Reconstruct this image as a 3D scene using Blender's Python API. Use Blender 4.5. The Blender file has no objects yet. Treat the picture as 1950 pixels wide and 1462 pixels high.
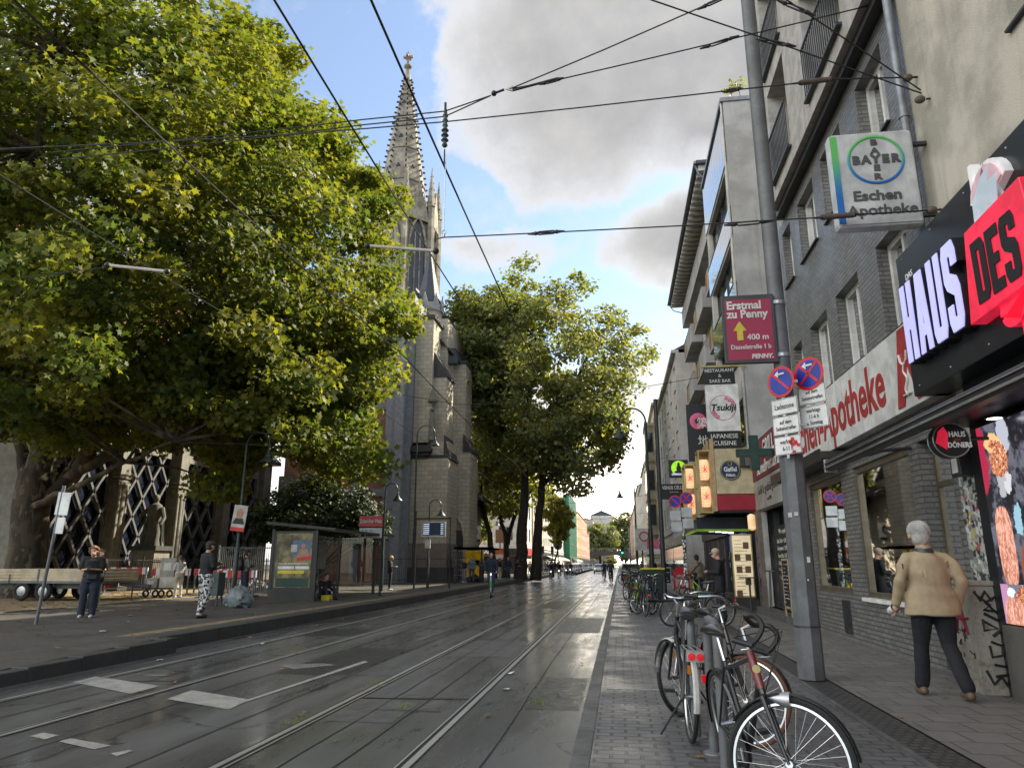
import bpy, bmesh, math, random
import numpy as np
from mathutils import Vector, Matrix, Quaternion
R=math.radians; PI=math.pi; rnd=random.Random(7)
S=bpy.context.scene; COL=S.collection
# ---------------------------------------------------------------- camera
F_PX=1365.; HZ=(1180.,1073.); CAM_H=1.5
PITCH=math.atan((HZ[1]-731)/F_PX); YAW=math.atan((HZ[0]-975)/math.hypot(F_PX,HZ[1]-731))
cam=bpy.data.cameras.new('camera'); co=bpy.data.objects.new('camera',cam); COL.objects.link(co)
cam.sensor_fit='HORIZONTAL'; cam.sensor_width=36; cam.lens=36*F_PX/1950; cam.clip_start=.05; cam.clip_end=4000
co.location=(0,0,CAM_H); co.rotation_euler=(PI/2+PITCH,0,YAW); S.camera=co
S.view_settings.view_transform='Standard'; S.view_settings.look='None'; S.view_settings.gamma=1; S.view_settings.exposure=1.3
# ---------------------------------------------------------------- sun and sky
SUN_EL=R(37); SUN_AZ=R(46)      # azimuth measured from the street direction (+y) towards +x
sd=Vector((math.cos(SUN_EL)*math.sin(SUN_AZ),math.cos(SUN_EL)*math.cos(SUN_AZ),math.sin(SUN_EL)))
sl=bpy.data.lights.new('sun','SUN'); sl.energy=5.0; sl.angle=R(.6); sl.color=(1,.90,.72)
so=bpy.data.objects.new('sun',sl); COL.objects.link(so); so.rotation_euler=(-sd).to_track_quat('-Z','Y').to_euler()
W=bpy.data.worlds.new('World'); S.world=W; W.use_nodes=True; nt=W.node_tree; nt.nodes.clear()
class NG:
    def __init__(s,t): s.t=t
    def n(s,ty,**k):
        x=s.t.nodes.new(ty)
        for a,b in k.items():
            if a.startswith('i_'): x.inputs[a[2:].replace('_',' ')].default_value=b
            else: setattr(x,a,b)
        return x
    def l(s,a,b): s.t.links.new(a,b)
    def m(s,op,a,b=None,c=None,clamp=False):
        x=s.t.nodes.new('ShaderNodeMath'); x.operation=op; x.use_clamp=clamp
        for i,v in enumerate((a,b,c)):
            if v is None: continue
            if isinstance(v,(int,float)): x.inputs[i].default_value=v
            else: s.l(v,x.inputs[i])
        return x.outputs[0]
    def mr(s,v,a,b,c=0.,d=1.,it='SMOOTHSTEP'):
        x=s.t.nodes.new('ShaderNodeMapRange'); x.interpolation_type=it
        s.l(v,x.inputs[0])
        for i,k in enumerate((a,b,c,d)): x.inputs[i+1].default_value=k
        return x.outputs[0]
    def mixc(s,f,a,b,bt='MIX'):
        x=s.t.nodes.new('ShaderNodeMix'); x.data_type='RGBA'; x.blend_type=bt
        for i,v in ((0,f),(6,a),(7,b)):
            if isinstance(v,(int,float)): x.inputs[i].default_value=v
            elif isinstance(v,tuple): x.inputs[i].default_value=(v+(1,))[:4]
            else: s.l(v,x.inputs[i])
        return x.outputs[2]
    def noise(s,vec,scale,det=4,rough=.55,out=0,dist=0.):
        x=s.t.nodes.new('ShaderNodeTexNoise'); x.inputs['Scale'].default_value=scale; x.inputs['Detail'].default_value=det
        x.inputs['Roughness'].default_value=rough; x.inputs['Distortion'].default_value=dist
        if vec is not None: s.l(vec,x.inputs['Vector'])
        return x.outputs[out]
    def comb(s,a,b,c=0.):
        x=s.t.nodes.new('ShaderNodeCombineXYZ')
        for i,v in enumerate((a,b,c)):
            if isinstance(v,(int,float)): x.inputs[i].default_value=v
            else: s.l(v,x.inputs[i])
        return x.outputs[0]
g=NG(nt)
tc=g.n('ShaderNodeTexCoord'); sep=g.n('ShaderNodeSeparateXYZ'); g.l(tc.outputs['Generated'],sep.inputs[0])
DEG=180/PI
az=g.m('MULTIPLY',g.m('ARCTAN2',sep.outputs[0],sep.outputs[1]),DEG); el=g.m('MULTIPLY',g.m('ARCSINE',sep.outputs[2]),DEG)
wv=g.noise(tc.outputs['Generated'],3.2,6,.62,out=1); ws=g.n('ShaderNodeSeparateXYZ'); g.l(wv,ws.inputs[0])
az0,el0=az,el
az=g.m('ADD',az,g.m('MULTIPLY',g.m('SUBTRACT',ws.outputs[0],.5),16.)); el=g.m('ADD',el,g.m('MULTIPLY',g.m('SUBTRACT',ws.outputs[1],.5),10.))
n1=g.noise(tc.outputs['Generated'],9,7,.62); n2=g.noise(tc.outputs['Generated'],28,6,.62)
nd=g.m('ADD',g.m('MULTIPLY',g.m('SUBTRACT',n1,.5),.55),g.m('MULTIPLY',g.m('SUBTRACT',n2,.5),.22))
dens=None
# (azimuth, elevation, half width, half height) of each cloud bank, in degrees round the street direction
for a,e,wa,we,am in ((8,52,31,20.5,1),(0,38,17,9.8,1),(14,35,14,9,1),(6.5,24.2,6.5,4.,.75),(-10,25.2,8,2.,.22),(-26,38,4,3,.10),(2,1,70,15,1),(34,30,14,20,.8),(70,30,28,20,1),(-60,50,50,26,.8),(-90,62,50,22,.9),(110,50,30,30,.8),(-62,20,24,9,.8),(-95,40,30,16,.8),(180,40,60,14,.8),(-140,25,40,12,.8)):  # banks far to the left, out of view, are added to brighten the right facades
    d=g.m('SQRT',g.m('ADD',g.m('POWER',g.m('DIVIDE',g.m('SUBTRACT',az,a),wa),2.),g.m('POWER',g.m('DIVIDE',g.m('SUBTRACT',el,e),we),2.)))
    v=g.m('MULTIPLY',g.m('SUBTRACT',1.,d),am); dens=v if dens is None else g.m('SMOOTH_MAX',dens,v,.12)
dens=g.m('ADD',dens,nd)
for a,e,wa,we in ((-26,35,11,11),(-13,28.5,6,2.6)):   # clear blue gaps
    d=g.m('SQRT',g.m('ADD',g.m('POWER',g.m('DIVIDE',g.m('SUBTRACT',az,a),wa),2.),g.m('POWER',g.m('DIVIDE',g.m('SUBTRACT',el,e),we),2.)))
    dens=g.m('SUBTRACT',dens,g.m('MULTIPLY',g.mr(d,.55,1.2,1.,0.),.37))
cover=g.m('MAXIMUM',g.mr(dens,-.10,.16),g.m('MULTIPLY',g.mr(n1,.42,.72),.45)); cover=g.m('MAXIMUM',cover,.10); thick=g.mr(dens,-.02,.50)
n3=g.noise(tc.outputs['Generated'],7,5,.6)
# clouds opposite the sun are front-lit, and brightened further to light the right facades, those towards the sun show their grey side
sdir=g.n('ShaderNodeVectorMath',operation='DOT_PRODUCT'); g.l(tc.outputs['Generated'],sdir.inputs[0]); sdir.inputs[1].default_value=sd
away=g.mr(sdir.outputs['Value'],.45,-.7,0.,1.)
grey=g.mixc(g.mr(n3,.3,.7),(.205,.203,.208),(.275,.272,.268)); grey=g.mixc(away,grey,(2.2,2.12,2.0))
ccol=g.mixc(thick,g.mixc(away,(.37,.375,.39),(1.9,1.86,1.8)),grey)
low=g.mr(el0,3.,26.,1.,0.)
ccol=g.mixc(g.m('MULTIPLY',low,.9),ccol,(.56,.55,.52))
gl=g.mr(g.m('SQRT',g.m('ADD',g.m('POWER',g.m('DIVIDE',g.m('SUBTRACT',az0,3.),22.),2.),g.m('POWER',g.m('DIVIDE',el0,13.),2.))),.0,1.,1.,0.)
ccol=g.mixc(gl,ccol,(2.8,2.55,2.1))   # bright thin cloud low over the end of the street
sky=g.n('ShaderNodeTexSky'); sky.sky_type='NISHITA'; sky.sun_disc=False; sky.sun_elevation=SUN_EL; sky.sun_rotation=SUN_AZ; sky.altitude=60; sky.air_density=1.1; sky.dust_density=.8; sky.ozone_density=1.6
bs=g.n('ShaderNodeBackground'); bs.inputs[1].default_value=.105; g.l(sky.outputs[0],bs.inputs[0])
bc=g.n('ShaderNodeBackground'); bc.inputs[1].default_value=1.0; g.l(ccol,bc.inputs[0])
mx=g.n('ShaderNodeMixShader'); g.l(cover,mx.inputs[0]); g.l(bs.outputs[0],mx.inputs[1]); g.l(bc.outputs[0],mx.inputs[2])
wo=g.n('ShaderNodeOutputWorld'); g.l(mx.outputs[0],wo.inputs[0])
S.cycles.max_bounces=6; S.cycles.transparent_max_bounces=12; S.cycles.caustics_reflective=False; S.cycles.caustics_refractive=False; S.cycles.sample_clamp_indirect=6
# ---------------------------------------------------------------- placing helpers (camera pixel -> point on a real plane)
_cp,_sp,_cy,_sy=math.cos(PITCH),math.sin(PITCH),math.cos(YAW),math.sin(YAW)
def ray(px,py):
    a=(px-975)/F_PX; b=(731-py)/F_PX; f=_cp-b*_sp
    return Vector((a*_cy-f*_sy,a*_sy+f*_cy,_sp+b*_cp))
def AG(px,py,z=0.):
    r=ray(px,py); t=(z-CAM_H)/r.z; return Vector((r.x*t,r.y*t,z))
def AX(px,py,x):
    r=ray(px,py); t=x/r.x; return Vector((x,r.y*t,CAM_H+r.z*t))
def AY(px,py,y):
    r=ray(px,py); t=y/r.y; return Vector((r.x*t,y,CAM_H+r.z*t))
def proj(p):
    x,y,z=p[0],p[1],p[2]-CAM_H; r=x*_cy+y*_sy; h=-x*_sy+y*_cy; f=h*_cp+z*_sp; u=-h*_sp+z*_cp
    return (975+F_PX*r/f,731-F_PX*u/f) if f>.1 else (-9999,-9999)
# ---------------------------------------------------------------- materials
MATS={}
def coords(g,mode='obj'):
    t=g.n('ShaderNodeTexCoord'); v=t.outputs['Object']
    if mode=='wall':
        s=g.n('ShaderNodeSeparateXYZ'); g.l(v,s.inputs[0]); v=g.comb(g.m('ADD',s.outputs[0],s.outputs[1]),s.outputs[2])
    return v
def mat(name,col,rough=.7,metal=0.,var=.18,vs=3.,bump=.0,bs=60.,col2=None,spec=.5,streak=0.,emit=0.,rvar=0.,coat=0.,dirt=0.,trans=0.):
    if name in MATS: return MATS[name]
    m=bpy.data.materials.new(name); m.use_nodes=True; g=NG(m.node_tree); b=m.node_tree.nodes['Principled BSDF']
    v=coords(g); n=g.noise(v,vs,5,.6)
    c2=col2 if col2 else tuple(max(0,c*(1-var)) for c in col); c1=col if col2 else tuple(min(1,c*(1+var*.6)) for c in col)
    c=g.mixc(g.mr(n,.36,.64),c1,c2)
    if streak:
        s=g.n('ShaderNodeMapping'); g.l(v,s.inputs[0]); s.inputs['Scale'].default_value=(3,3,.16)
        c=g.mixc(g.m('MULTIPLY',g.mr(g.noise(s.outputs[0],1.6,6,.65),.5,.75),streak),c,tuple(x*.45 for x in col))
    if dirt:
        c=g.mixc(g.m('MULTIPLY',g.mr(g.noise(v,vs*5,6,.7),.52,.66),dirt),c,tuple(x*.4 for x in col))
    g.l(c,b.inputs['Base Color']); b.inputs['Metallic'].default_value=metal; b.inputs['Specular IOR Level'].default_value=spec
    if rvar: g.l(g.mr(g.noise(v,vs*2.3,5,.6),.3,.7,max(.02,rough-rvar),min(1,rough+rvar)),b.inputs['Roughness'])
    else: b.inputs['Roughness'].default_value=rough
    if coat: b.inputs['Coat Weight'].default_value=coat
    if bump:
        bn=g.n('ShaderNodeBump'); bn.inputs['Strength'].default_value=bump; bn.inputs['Distance'].default_value=.02; g.l(g.noise(v,bs,4,.7),bn.inputs['Height']); g.l(bn.outputs[0],b.inputs['Normal'])
    if emit: g.l(c,b.inputs['Emission Color']); b.inputs['Emission Strength'].default_value=emit*.42
    if trans: b.inputs['Transmission Weight'].default_value=trans
    MATS[name]=m; return m
def brick(name,c1,c2,mortar,bw=.24,bh=.075,ms=.01,rough=.85,bump=.5,mode='wall',off=.5,dirt=.3,spec=.4,rvar=0.):
    if name in MATS: return MATS[name]
    m=bpy.data.materials.new(name); m.use_nodes=True; g=NG(m.node_tree); b=m.node_tree.nodes['Principled BSDF']
    v0=coords(g); v=coords(g,mode); t=g.n('ShaderNodeTexBrick'); g.l(v,t.inputs['Vector']); t.offset=off
    t.inputs['Color1'].default_value=c1+(1,); t.inputs['Color2'].default_value=c2+(1,); t.inputs['Mortar'].default_value=mortar+(1,)
    t.inputs['Scale'].default_value=1; t.inputs['Brick Width'].default_value=bw; t.inputs['Row Height'].default_value=bh; t.inputs['Mortar Size'].default_value=ms; t.inputs['Mortar Smooth'].default_value=.3; t.inputs['Bias'].default_value=0
    n=g.noise(v0,1.3,6,.65); c=g.mixc(g.m('MULTIPLY',g.mr(n,.45,.7),dirt),t.outputs[0],tuple(x*.45 for x in c1))
    n2=g.noise(v0,30,4,.6); c=g.mixc(.35,c,g.mixc(n2,tuple(x*.4 for x in c1),tuple(min(1,x*1.7) for x in c2)))
    g.l(c,b.inputs['Base Color']); b.inputs['Specular IOR Level'].default_value=spec
    if rvar: g.l(g.mr(g.noise(v0,.9,6,.65),.35,.65,max(.05,rough-rvar),min(1,rough+rvar)),b.inputs['Roughness'])
    else: b.inputs['Roughness'].default_value=rough
    h=g.m('ADD',g.m('MULTIPLY',g.m('SUBTRACT',1.,t.outputs['Fac']),1.),g.m('MULTIPLY',n2,.35))
    bn=g.n('ShaderNodeBump'); bn.inputs['Strength'].default_value=bump; bn.inputs['Distance'].default_value=.012; g.l(h,bn.inputs['Height']); g.l(bn.outputs[0],b.inputs['Normal'])
    MATS[name]=m; return m
def leafmat(name,dark,light,yellow,tl=.45):
    m=bpy.data.materials.new(name); m.use_nodes=True; t=m.node_tree; t.nodes.clear(); g=NG(t)
    a=g.n('ShaderNodeAttribute',attribute_name='tint'); s=g.n('ShaderNodeSeparateColor'); g.l(a.outputs['Color'],s.inputs[0])
    c=g.mixc(s.outputs[0],dark,light); c=g.mixc(s.outputs[1],c,yellow)
    p=g.n('ShaderNodeBsdfPrincipled'); p.inputs['Roughness'].default_value=.55; p.inputs['Specular IOR Level'].default_value=.3; g.l(c,p.inputs['Base Color'])
    tr=g.n('ShaderNodeBsdfTranslucent'); g.l(g.mixc(1.,c,(1.5,1.45,.55),'MULTIPLY'),tr.inputs[0])
    x=g.n('ShaderNodeMixShader'); x.inputs[0].default_value=tl; g.l(p.outputs[0],x.inputs[1]); g.l(tr.outputs[0],x.inputs[2])
    o=g.n('ShaderNodeOutputMaterial'); g.l(x.outputs[0],o.inputs[0]); return m
def glassmat(name,tint=(.75,.8,.8),refl=.12):
    m=bpy.data.materials.new(name); m.use_nodes=True; t=m.node_tree; t.nodes.clear(); g=NG(t)
    tr=g.n('ShaderNodeBsdfTransparent'); tr.inputs[0].default_value=tint+(1,)
    gl=g.n('ShaderNodeBsdfGlossy'); gl.inputs[0].default_value=(1,1,1,1); gl.inputs[1].default_value=.02
    fr=g.n('ShaderNodeFresnel'); fr.inputs[0].default_value=1.45
    x=g.n('ShaderNodeMixShader'); g.l(g.m('ADD',fr.outputs[0],refl,clamp=True),x.inputs[0]); g.l(tr.outputs[0],x.inputs[1]); g.l(gl.outputs[0],x.inputs[2])
    o=g.n('ShaderNodeOutputMaterial'); g.l(x.outputs[0],o.inputs[0]); return m
M={}
def mm(k,*a,**kw): M[k]=mat(k,*a,**kw); return M[k]
mm('steel_dark',(.055,.058,.062),.45,.3,dirt=.3); mm('pole_grey',(.13,.135,.14),.5,.1,bump=.05,dirt=.35); mm('black',(.012,.012,.013),.5); mm('rubber',(.018,.018,.018),.8)
mm('chrome',(.55,.55,.56),.22,1.,rvar=.1); mm('alu',(.45,.46,.47),.4,.8); mm('white',(.72,.72,.70),.6,dirt=.15); mm('offwhite',(.55,.54,.50),.7,dirt=.25)
mm('red',(.55,.03,.03),.5); mm('panelblack',(.016,.018,.023),.3); mm('glassdark',(.02,.026,.03),.07,spec=.8,var=.5,vs=.5); mm('dark',(.01,.01,.011),.9)
mm('lampgreen',(.03,.045,.042),.45,.3); mm('wood',(.42,.30,.17),.7,vs=8); mm('green',(.05,.28,.08),.5); mm('bluesign',(.01,.03,.30),.35); mm('redsign',(.55,.015,.02),.35)
mm('skin',(.50,.29,.21),.55,var=.1); mm('skin2',(.36,.20,.14),.55,var=.1); mm('hairgrey',(.50,.49,.46),.8,bump=.8,bs=90); mm('hairdark',(.03,.022,.018),.7,bump=.6,bs=90); mm('hairblond',(.42,.28,.12),.7,bump=.6,bs=90); mm('hairbrown',(.17,.085,.045),.7,bump=.6,bs=90)
M['glass']=glassmat('window_glass',(.9,.92,.92),.04); M['shopglass']=glassmat('shop_glass',(.9,.92,.9),.03)
# ---------------------------------------------------------------- mesh builder
class MB:
    def __init__(s): s.v=[]; s.f=[]; s.m=[]; s.k=0
    def add(s,vs,fs):
        o=len(s.v); s.v+=[tuple(p) for p in vs]
        for f in fs: s.f.append(tuple(i+o for i in f)); s.m.append(s.k)
        return s
    def quad(s,a,b,c,d): return s.add((a,b,c,d),((0,1,2,3),))
    def poly(s,ps): return s.add(ps,(tuple(range(len(ps))),))
    def box(s,x0,x1,y0,y1,z0,z1):
        return s.add([(x,y,z) for x in (x0,x1) for y in (y0,y1) for z in (z0,z1)],((0,1,3,2),(4,6,7,5),(0,4,5,1),(2,3,7,6),(0,2,6,4),(1,5,7,3)))
    def ob(s,c,sz,rz=0.,mat3=None):
        m=mat3 if mat3 is not None else Matrix.Rotation(rz,3,'Z'); c=Vector(c); h=Vector(sz)/2
        return s.add([c+m@Vector((x*h.x,y*h.y,z*h.z)) for x in (-1,1) for y in (-1,1) for z in (-1,1)],((0,1,3,2),(4,6,7,5),(0,4,5,1),(2,3,7,6),(0,2,6,4),(1,5,7,3)))
    def tube(s,pts,r,n=8,cap=True,closed=False):
        pts=[Vector(p) for p in pts]; N=len(pts); rs=r if isinstance(r,(list,tuple)) else [r]*N
        o=len(s.v); up=None
        for i,p in enumerate(pts):
            if closed: t=pts[(i+1)%N]-pts[i-1]
            else: t=pts[min(i+1,N-1)]-pts[max(i-1,0)]
            t.normalize()
            if up is None:
                up=Vector((0,0,1)) if abs(t.z)<.9 else Vector((1,0,0))
            up=(up-t*up.dot(t)); up.normalize(); b=t.cross(up)
            for k in range(n):
                a=2*PI*k/n; s.v.append(tuple(p+(up*math.cos(a)+b*math.sin(a))*rs[i]))
        for i in range(N if closed else N-1):
            j=(i+1)%N
            for k in range(n):
                l=(k+1)%n; s.f.append((o+i*n+k,o+i*n+l,o+j*n+l,o+j*n+k)); s.m.append(s.k)
        if cap and not closed:
            s.f.append(tuple(o+k for k in range(n))[::-1]); s.m.append(s.k); s.f.append(tuple(o+(N-1)*n+k for k in range(n))); s.m.append(s.k)
        return s
    def cyl(s,a,b,r,r2=None,n=12): return s.tube([a,b],[r,r if r2 is None else r2],n)
    def ring(s,c,ax,Rr,r,n=32,m=8,flat=1.):
        c=Vector(c); q=Vector(ax).normalized().to_track_quat('Z','Y'); o=len(s.v)
        for i in range(n):
            a=2*PI*i/n; d=Vector((math.cos(a),math.sin(a),0))
            for k in range(m):
                b=2*PI*k/m; s.v.append(tuple(c+q@(d*(Rr+r*math.cos(b))+Vector((0,0,r*flat*math.sin(b))))))
        for i in range(n):
            j=(i+1)%n
            for k in range(m):
                l=(k+1)%m; s.f.append((o+i*m+k,o+j*m+k,o+j*m+l,o+i*m+l)); s.m.append(s.k)
        return s
    def lathe(s,c,prof,n=16,ax=(0,0,1)):
        c=Vector(c); q=Vector(ax).normalized().to_track_quat('Z','Y'); o=len(s.v); N=len(prof)
        for r,z in prof:
            for k in range(n):
                a=2*PI*k/n; s.v.append(tuple(c+q@Vector((r*math.cos(a),r*math.sin(a),z))))
        for i in range(N-1):
            for k in range(n):
                l=(k+1)%n; s.f.append((o+i*n+k,o+i*n+l,o+(i+1)*n+l,o+(i+1)*n+k)); s.m.append(s.k)
        s.f.append(tuple(o+k for k in range(n))[::-1]); s.m.append(s.k); s.f.append(tuple(o+(N-1)*n+k for k in range(n))); s.m.append(s.k)
        return s
    def ball(s,c,r,nu=12,nv=8):
        r=r if isinstance(r,(tuple,list)) else (r,r,r); o=len(s.v)
        for i in range(nv+1):
            t=PI*i/nv
            for k in range(nu):
                a=2*PI*k/nu; s.v.append((c[0]+r[0]*math.sin(t)*math.cos(a),c[1]+r[1]*math.sin(t)*math.sin(a),c[2]+r[2]*math.cos(t)))
        for i in range(nv):
            for k in range(nu):
                l=(k+1)%nu; s.f.append((o+i*nu+k,o+(i+1)*nu+k,o+(i+1)*nu+l,o+i*nu+l)); s.m.append(s.k)
        return s
    def prism(s,pts,vec):
        vec=Vector(vec); n=len(pts); a=[Vector(p) for p in pts]; b=[p+vec for p in a]
        return s.add(a+b,[tuple(range(n))[::-1],tuple(range(n,2*n))]+[(i,(i+1)%n,(i+1)%n+n,i+n) for i in range(n)])
    def wall(s,o,u,n,Wd,Ht,ops,dep=.25,rk=None):
        """wall sheet from o along u (width Wd) and up, facing n, with real openings (u0,u1,z0,z1) and their reveals"""
        o=Vector(o); u=Vector(u); n=Vector(n); z=Vector((0,0,1))
        us=sorted({0.,Wd}|{q for p in ops for q in p[:2]}); zs=sorted({0.,Ht}|{q for p in ops for q in p[2:4]})
        for i in range(len(us)-1):
            for j in range(len(zs)-1):
                a,b,c,d=us[i],us[i+1],zs[j],zs[j+1]; mu,mz=(a+b)/2,(c+d)/2
                if any(p[0]<mu<p[1] and p[2]<mz<p[3] for p in ops): continue
                s.quad(o+u*a+z*c,o+u*b+z*c,o+u*b+z*d,o+u*a+z*d)
        k0=s.k
        if rk is not None: s.k=rk
        for a,b,c,d in ops:
            P=[o+u*a+z*c,o+u*b+z*c,o+u*b+z*d,o+u*a+z*d]; Q=[p-n*dep for p in P]
            for i in range(4): j=(i+1)%4; s.quad(P[i],P[j],Q[j],Q[i])
        s.k=k0; return s
    def build(s,name,m,parent=None,smooth=False,loc=None,bevel=0.,fixn=False):
        me=bpy.data.meshes.new(name); me.from_pydata(s.v,[],s.f)
        ms=m if isinstance(m,(list,tuple)) else [m]
        for q in ms: me.materials.append(M[q] if isinstance(q,str) else q)
        if len(ms)>1: me.polygons.foreach_set('material_index',s.m)
        if smooth: me.shade_smooth(); me.set_sharp_from_angle(angle=R(38))
        if fixn:
            bm=bmesh.new(); bm.from_mesh(me); bmesh.ops.recalc_face_normals(bm,faces=bm.faces); bm.to_mesh(me); bm.free()
        me.update(); o=bpy.data.objects.new(name,me); COL.objects.link(o)
        if parent is not None: o.parent=parent
        if loc is not None: o.location=loc
        if bevel:
            b=o.modifiers.new('bevel','BEVEL'); b.width=bevel; b.segments=2; b.limit_method='ANGLE'; b.angle_limit=R(40)
        return o
def tag(o,label=None,cat=None,group=None,kind=None):
    if label: o['label']=label
    if cat: o['category']=cat
    if group: o['group']=group
    if kind: o['kind']=kind
    return o
def thing(name,label,cat,loc=(0,0,0),rz=0.,group=None):
    o=bpy.data.objects.new(name,None); COL.objects.link(o); o.location=loc; o.rotation_euler=(0,0,rz); o.empty_display_size=.2
    return tag(o,label,cat,group)
def kids(o): return [c for c in bpy.data.objects if c.parent==o]
KID={}
def copy_tree(o,loc=None,rz=None,label=None,parent=None,group=None):
    c=o.copy(); COL.objects.link(c)
    if parent is not None: c.parent=parent
    if loc is not None: c.location=loc
    if rz is not None: c.rotation_euler=(0,0,rz)
    if label: c['label']=label
    if group: c['group']=group
    if o.name not in KID: KID[o.name]=[q.name for q in kids(o)]
    for q in KID[o.name]: copy_tree(bpy.data.objects[q],parent=c)
    return c
def struct(o): o['kind']='structure'; return o
CJK={}
def text(s,size,m,parent,loc,u=(1,0,0),up=(0,0,1),ext=.003,name='lettering',align='CENTER',bold=0.,sx=1.,shear=0.,space=1.):
    """real letters, extruded, running along u with up as their vertical"""
    c=bpy.data.curves.new(name,'FONT'); c.body=s; c.size=size; c.extrude=ext; c.align_x=align; c.align_y='CENTER'; c.offset=bold; c.resolution_u=3; c.shear=shear; c.space_character=space
    o=bpy.data.objects.new(name,c); me=bpy.data.meshes.new_from_object(o); bpy.data.objects.remove(o); bpy.data.curves.remove(c)
    u=Vector(u).normalized(); up=Vector(up).normalized(); n=u.cross(up)
    me.materials.clear(); me.materials.append(M[m] if isinstance(m,str) else m)
    me.transform(Matrix.Diagonal((sx,1,1,1)))
    Rm=Matrix((u,up,n)).transposed().to_4x4(); me.transform(Matrix.Translation(Vector(loc))@Rm)
    q=bpy.data.objects.new(name,me); COL.objects.link(q)
    if parent is not None: q.parent=parent
    return q
# ================================================================ GROUND
def asphalt():
    m=bpy.data.materials.new('wet_asphalt'); m.use_nodes=True; g=NG(m.node_tree); b=m.node_tree.nodes['Principled BSDF']; v=coords(g)
    def mp(sx,sy):
        s=g.n('ShaderNodeMapping'); g.l(v,s.inputs[0]); s.inputs['Scale'].default_value=(sx,sy,1); return s.outputs[0]
    grain=g.noise(v,70,3,.7); big=g.noise(mp(1,.25),.8,6,.65); streak=g.noise(mp(2.2,.22),1.,6,.7); blot=g.noise(mp(1.,.22),2.2,7,.72)
    c=g.mixc(g.mr(big,.35,.65),(.062,.064,.064),(.108,.110,.109)); c=g.mixc(g.m('MULTIPLY',g.mr(streak,.5,.7),.5),c,(.038,.039,.038))
    c=g.mixc(g.mr(blot,.60,.68),c,(.020,.020,.021)); c=g.mixc(g.m('MULTIPLY',g.m('SUBTRACT',grain,.38),1.6,clamp=True),c,(.17,.17,.17))
    moss=g.noise(mp(1,.2),.55,4,.6); c=g.mixc(g.m('MULTIPLY',g.mr(moss,.52,.68),.35),c,(.045,.048,.012))  # green tint put into the colour for trees mirrored in the wet road
    vo=g.n('ShaderNodeTexVoronoi'); vo.feature='DISTANCE_TO_EDGE'; vo.inputs['Scale'].default_value=.32
    w=g.n('ShaderNodeVectorMath',operation='ADD'); g.l(v,w.inputs[0]); nn=g.noise(v,1.4,5,.6,out=1); g.l(nn,w.inputs[1]); g.l(w.outputs[0],vo.inputs['Vector'])
    cr=g.mr(vo.outputs[0],.0,.012,1.,0.); c=g.mixc(g.m('MULTIPLY',cr,.8),c,(.008,.008,.008))
    g.l(c,b.inputs['Base Color'])
    r=g.m('ADD',g.mr(streak,.35,.68,.33,.19),g.m('MULTIPLY',g.mr(big,.4,.62),.14)); r=g.m('SUBTRACT',r,g.m('MULTIPLY',g.mr(blot,.60,.68),.16)); g.l(r,b.inputs['Roughness'])
    b.inputs['Specular IOR Level'].default_value=1.
    bn=g.n('ShaderNodeBump'); b.inputs['Coat Weight'].default_value=.0; g.l(g.mr(g.noise(mp(1.4,.3),.7,6,.65),.38,.62,.12,.62),b.inputs['Coat Weight']); g.l(g.mr(streak,.35,.68,.24,.12),b.inputs['Coat Roughness']); b.inputs['Coat IOR'].default_value=1.45
    bn.inputs['Strength'].default_value=.30; bn.inputs['Distance'].default_value=.008; g.l(g.m('SUBTRACT',g.noise(v,130,3,.7),g.m('MULTIPLY',cr,1.2)),bn.inputs['Height']); g.l(bn.outputs[0],b.inputs['Normal'])
    return m
M['asphalt']=asphalt()
M['strip']=brick('parking_brick',(.155,.155,.156),(.10,.10,.102),(.016,.016,.016),.235,.125,.013,.45,1.,'obj',dirt=.6,spec=.8,rvar=.16)
M['slab']=brick('pavement_slab',(.19,.18,.165),(.15,.145,.135),(.03,.03,.027),.40,.40,.010,.5,.8,'obj',dirt=.65,spec=.5,rvar=.14)
M['cobble']=brick('edge_cobble',(.085,.083,.08),(.055,.055,.053),(.015,.014,.012),.10,.095,.014,.6,1.,'obj',dirt=.6)
M['pave_l']=brick('platform_paving',(.10,.093,.08),(.075,.07,.062),(.02,.02,.018),.2,.1,.006,.6,.6,'obj',dirt=.7,rvar=.15)
mm('kerbstone',(.12,.12,.118),.55,bump=.5,bs=90,dirt=.5,var=.3,vs=2); mm('kerbdark',(.05,.05,.05),.6,bump=.4,bs=70,dirt=.5)
mm('tactile',(.22,.17,.10),.7,dirt=.5,var=.3,bump=.2); mm('marking',(.36,.35,.32),.55,dirt=.6,bump=.3,bs=80,vs=5); mm('marking_old',(.20,.195,.18),.5,dirt=.9,bump=.3,bs=80,vs=6)
mm('gravel',(.36,.27,.15),.95,col2=(.20,.145,.08),bump=1.,bs=38,dirt=.5,vs=4); mm('bitumen',(.014,.014,.015),.4)
mm('railsteel',(.72,.71,.69),.34,.75,var=.04); mm('soil',(.10,.085,.06),.95,bump=.6,bs=20)
def sheet(name,x0,x1,y0,y1,z,m,z1=None,ny=1):
    b=MB()
    for i in range(ny):
        a,c=y0+(y1-y0)*i/ny,y0+(y1-y0)*(i+1)/ny; za=z if z1 is None else z+(z1-z)*i/ny; zc=z if z1 is None else z+(z1-z)*(i+1)/ny
        b.quad((x0,a,za),(x1,a,za),(x1,c,zc),(x0,c,zc))
    return struct(b.build(name,m))
sheet('ground',-900,900,-60,1500,-.06,'soil')
sheet('road',-8.3,-.42,-12,420,0,'asphalt')
struct(MB().quad((-8.3,92,-.004),(-8.3,420,-.004),(-11.5,420,-.004),(-11.5,92,-.004)).build('road_parking_lane','asphalt'))
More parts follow.
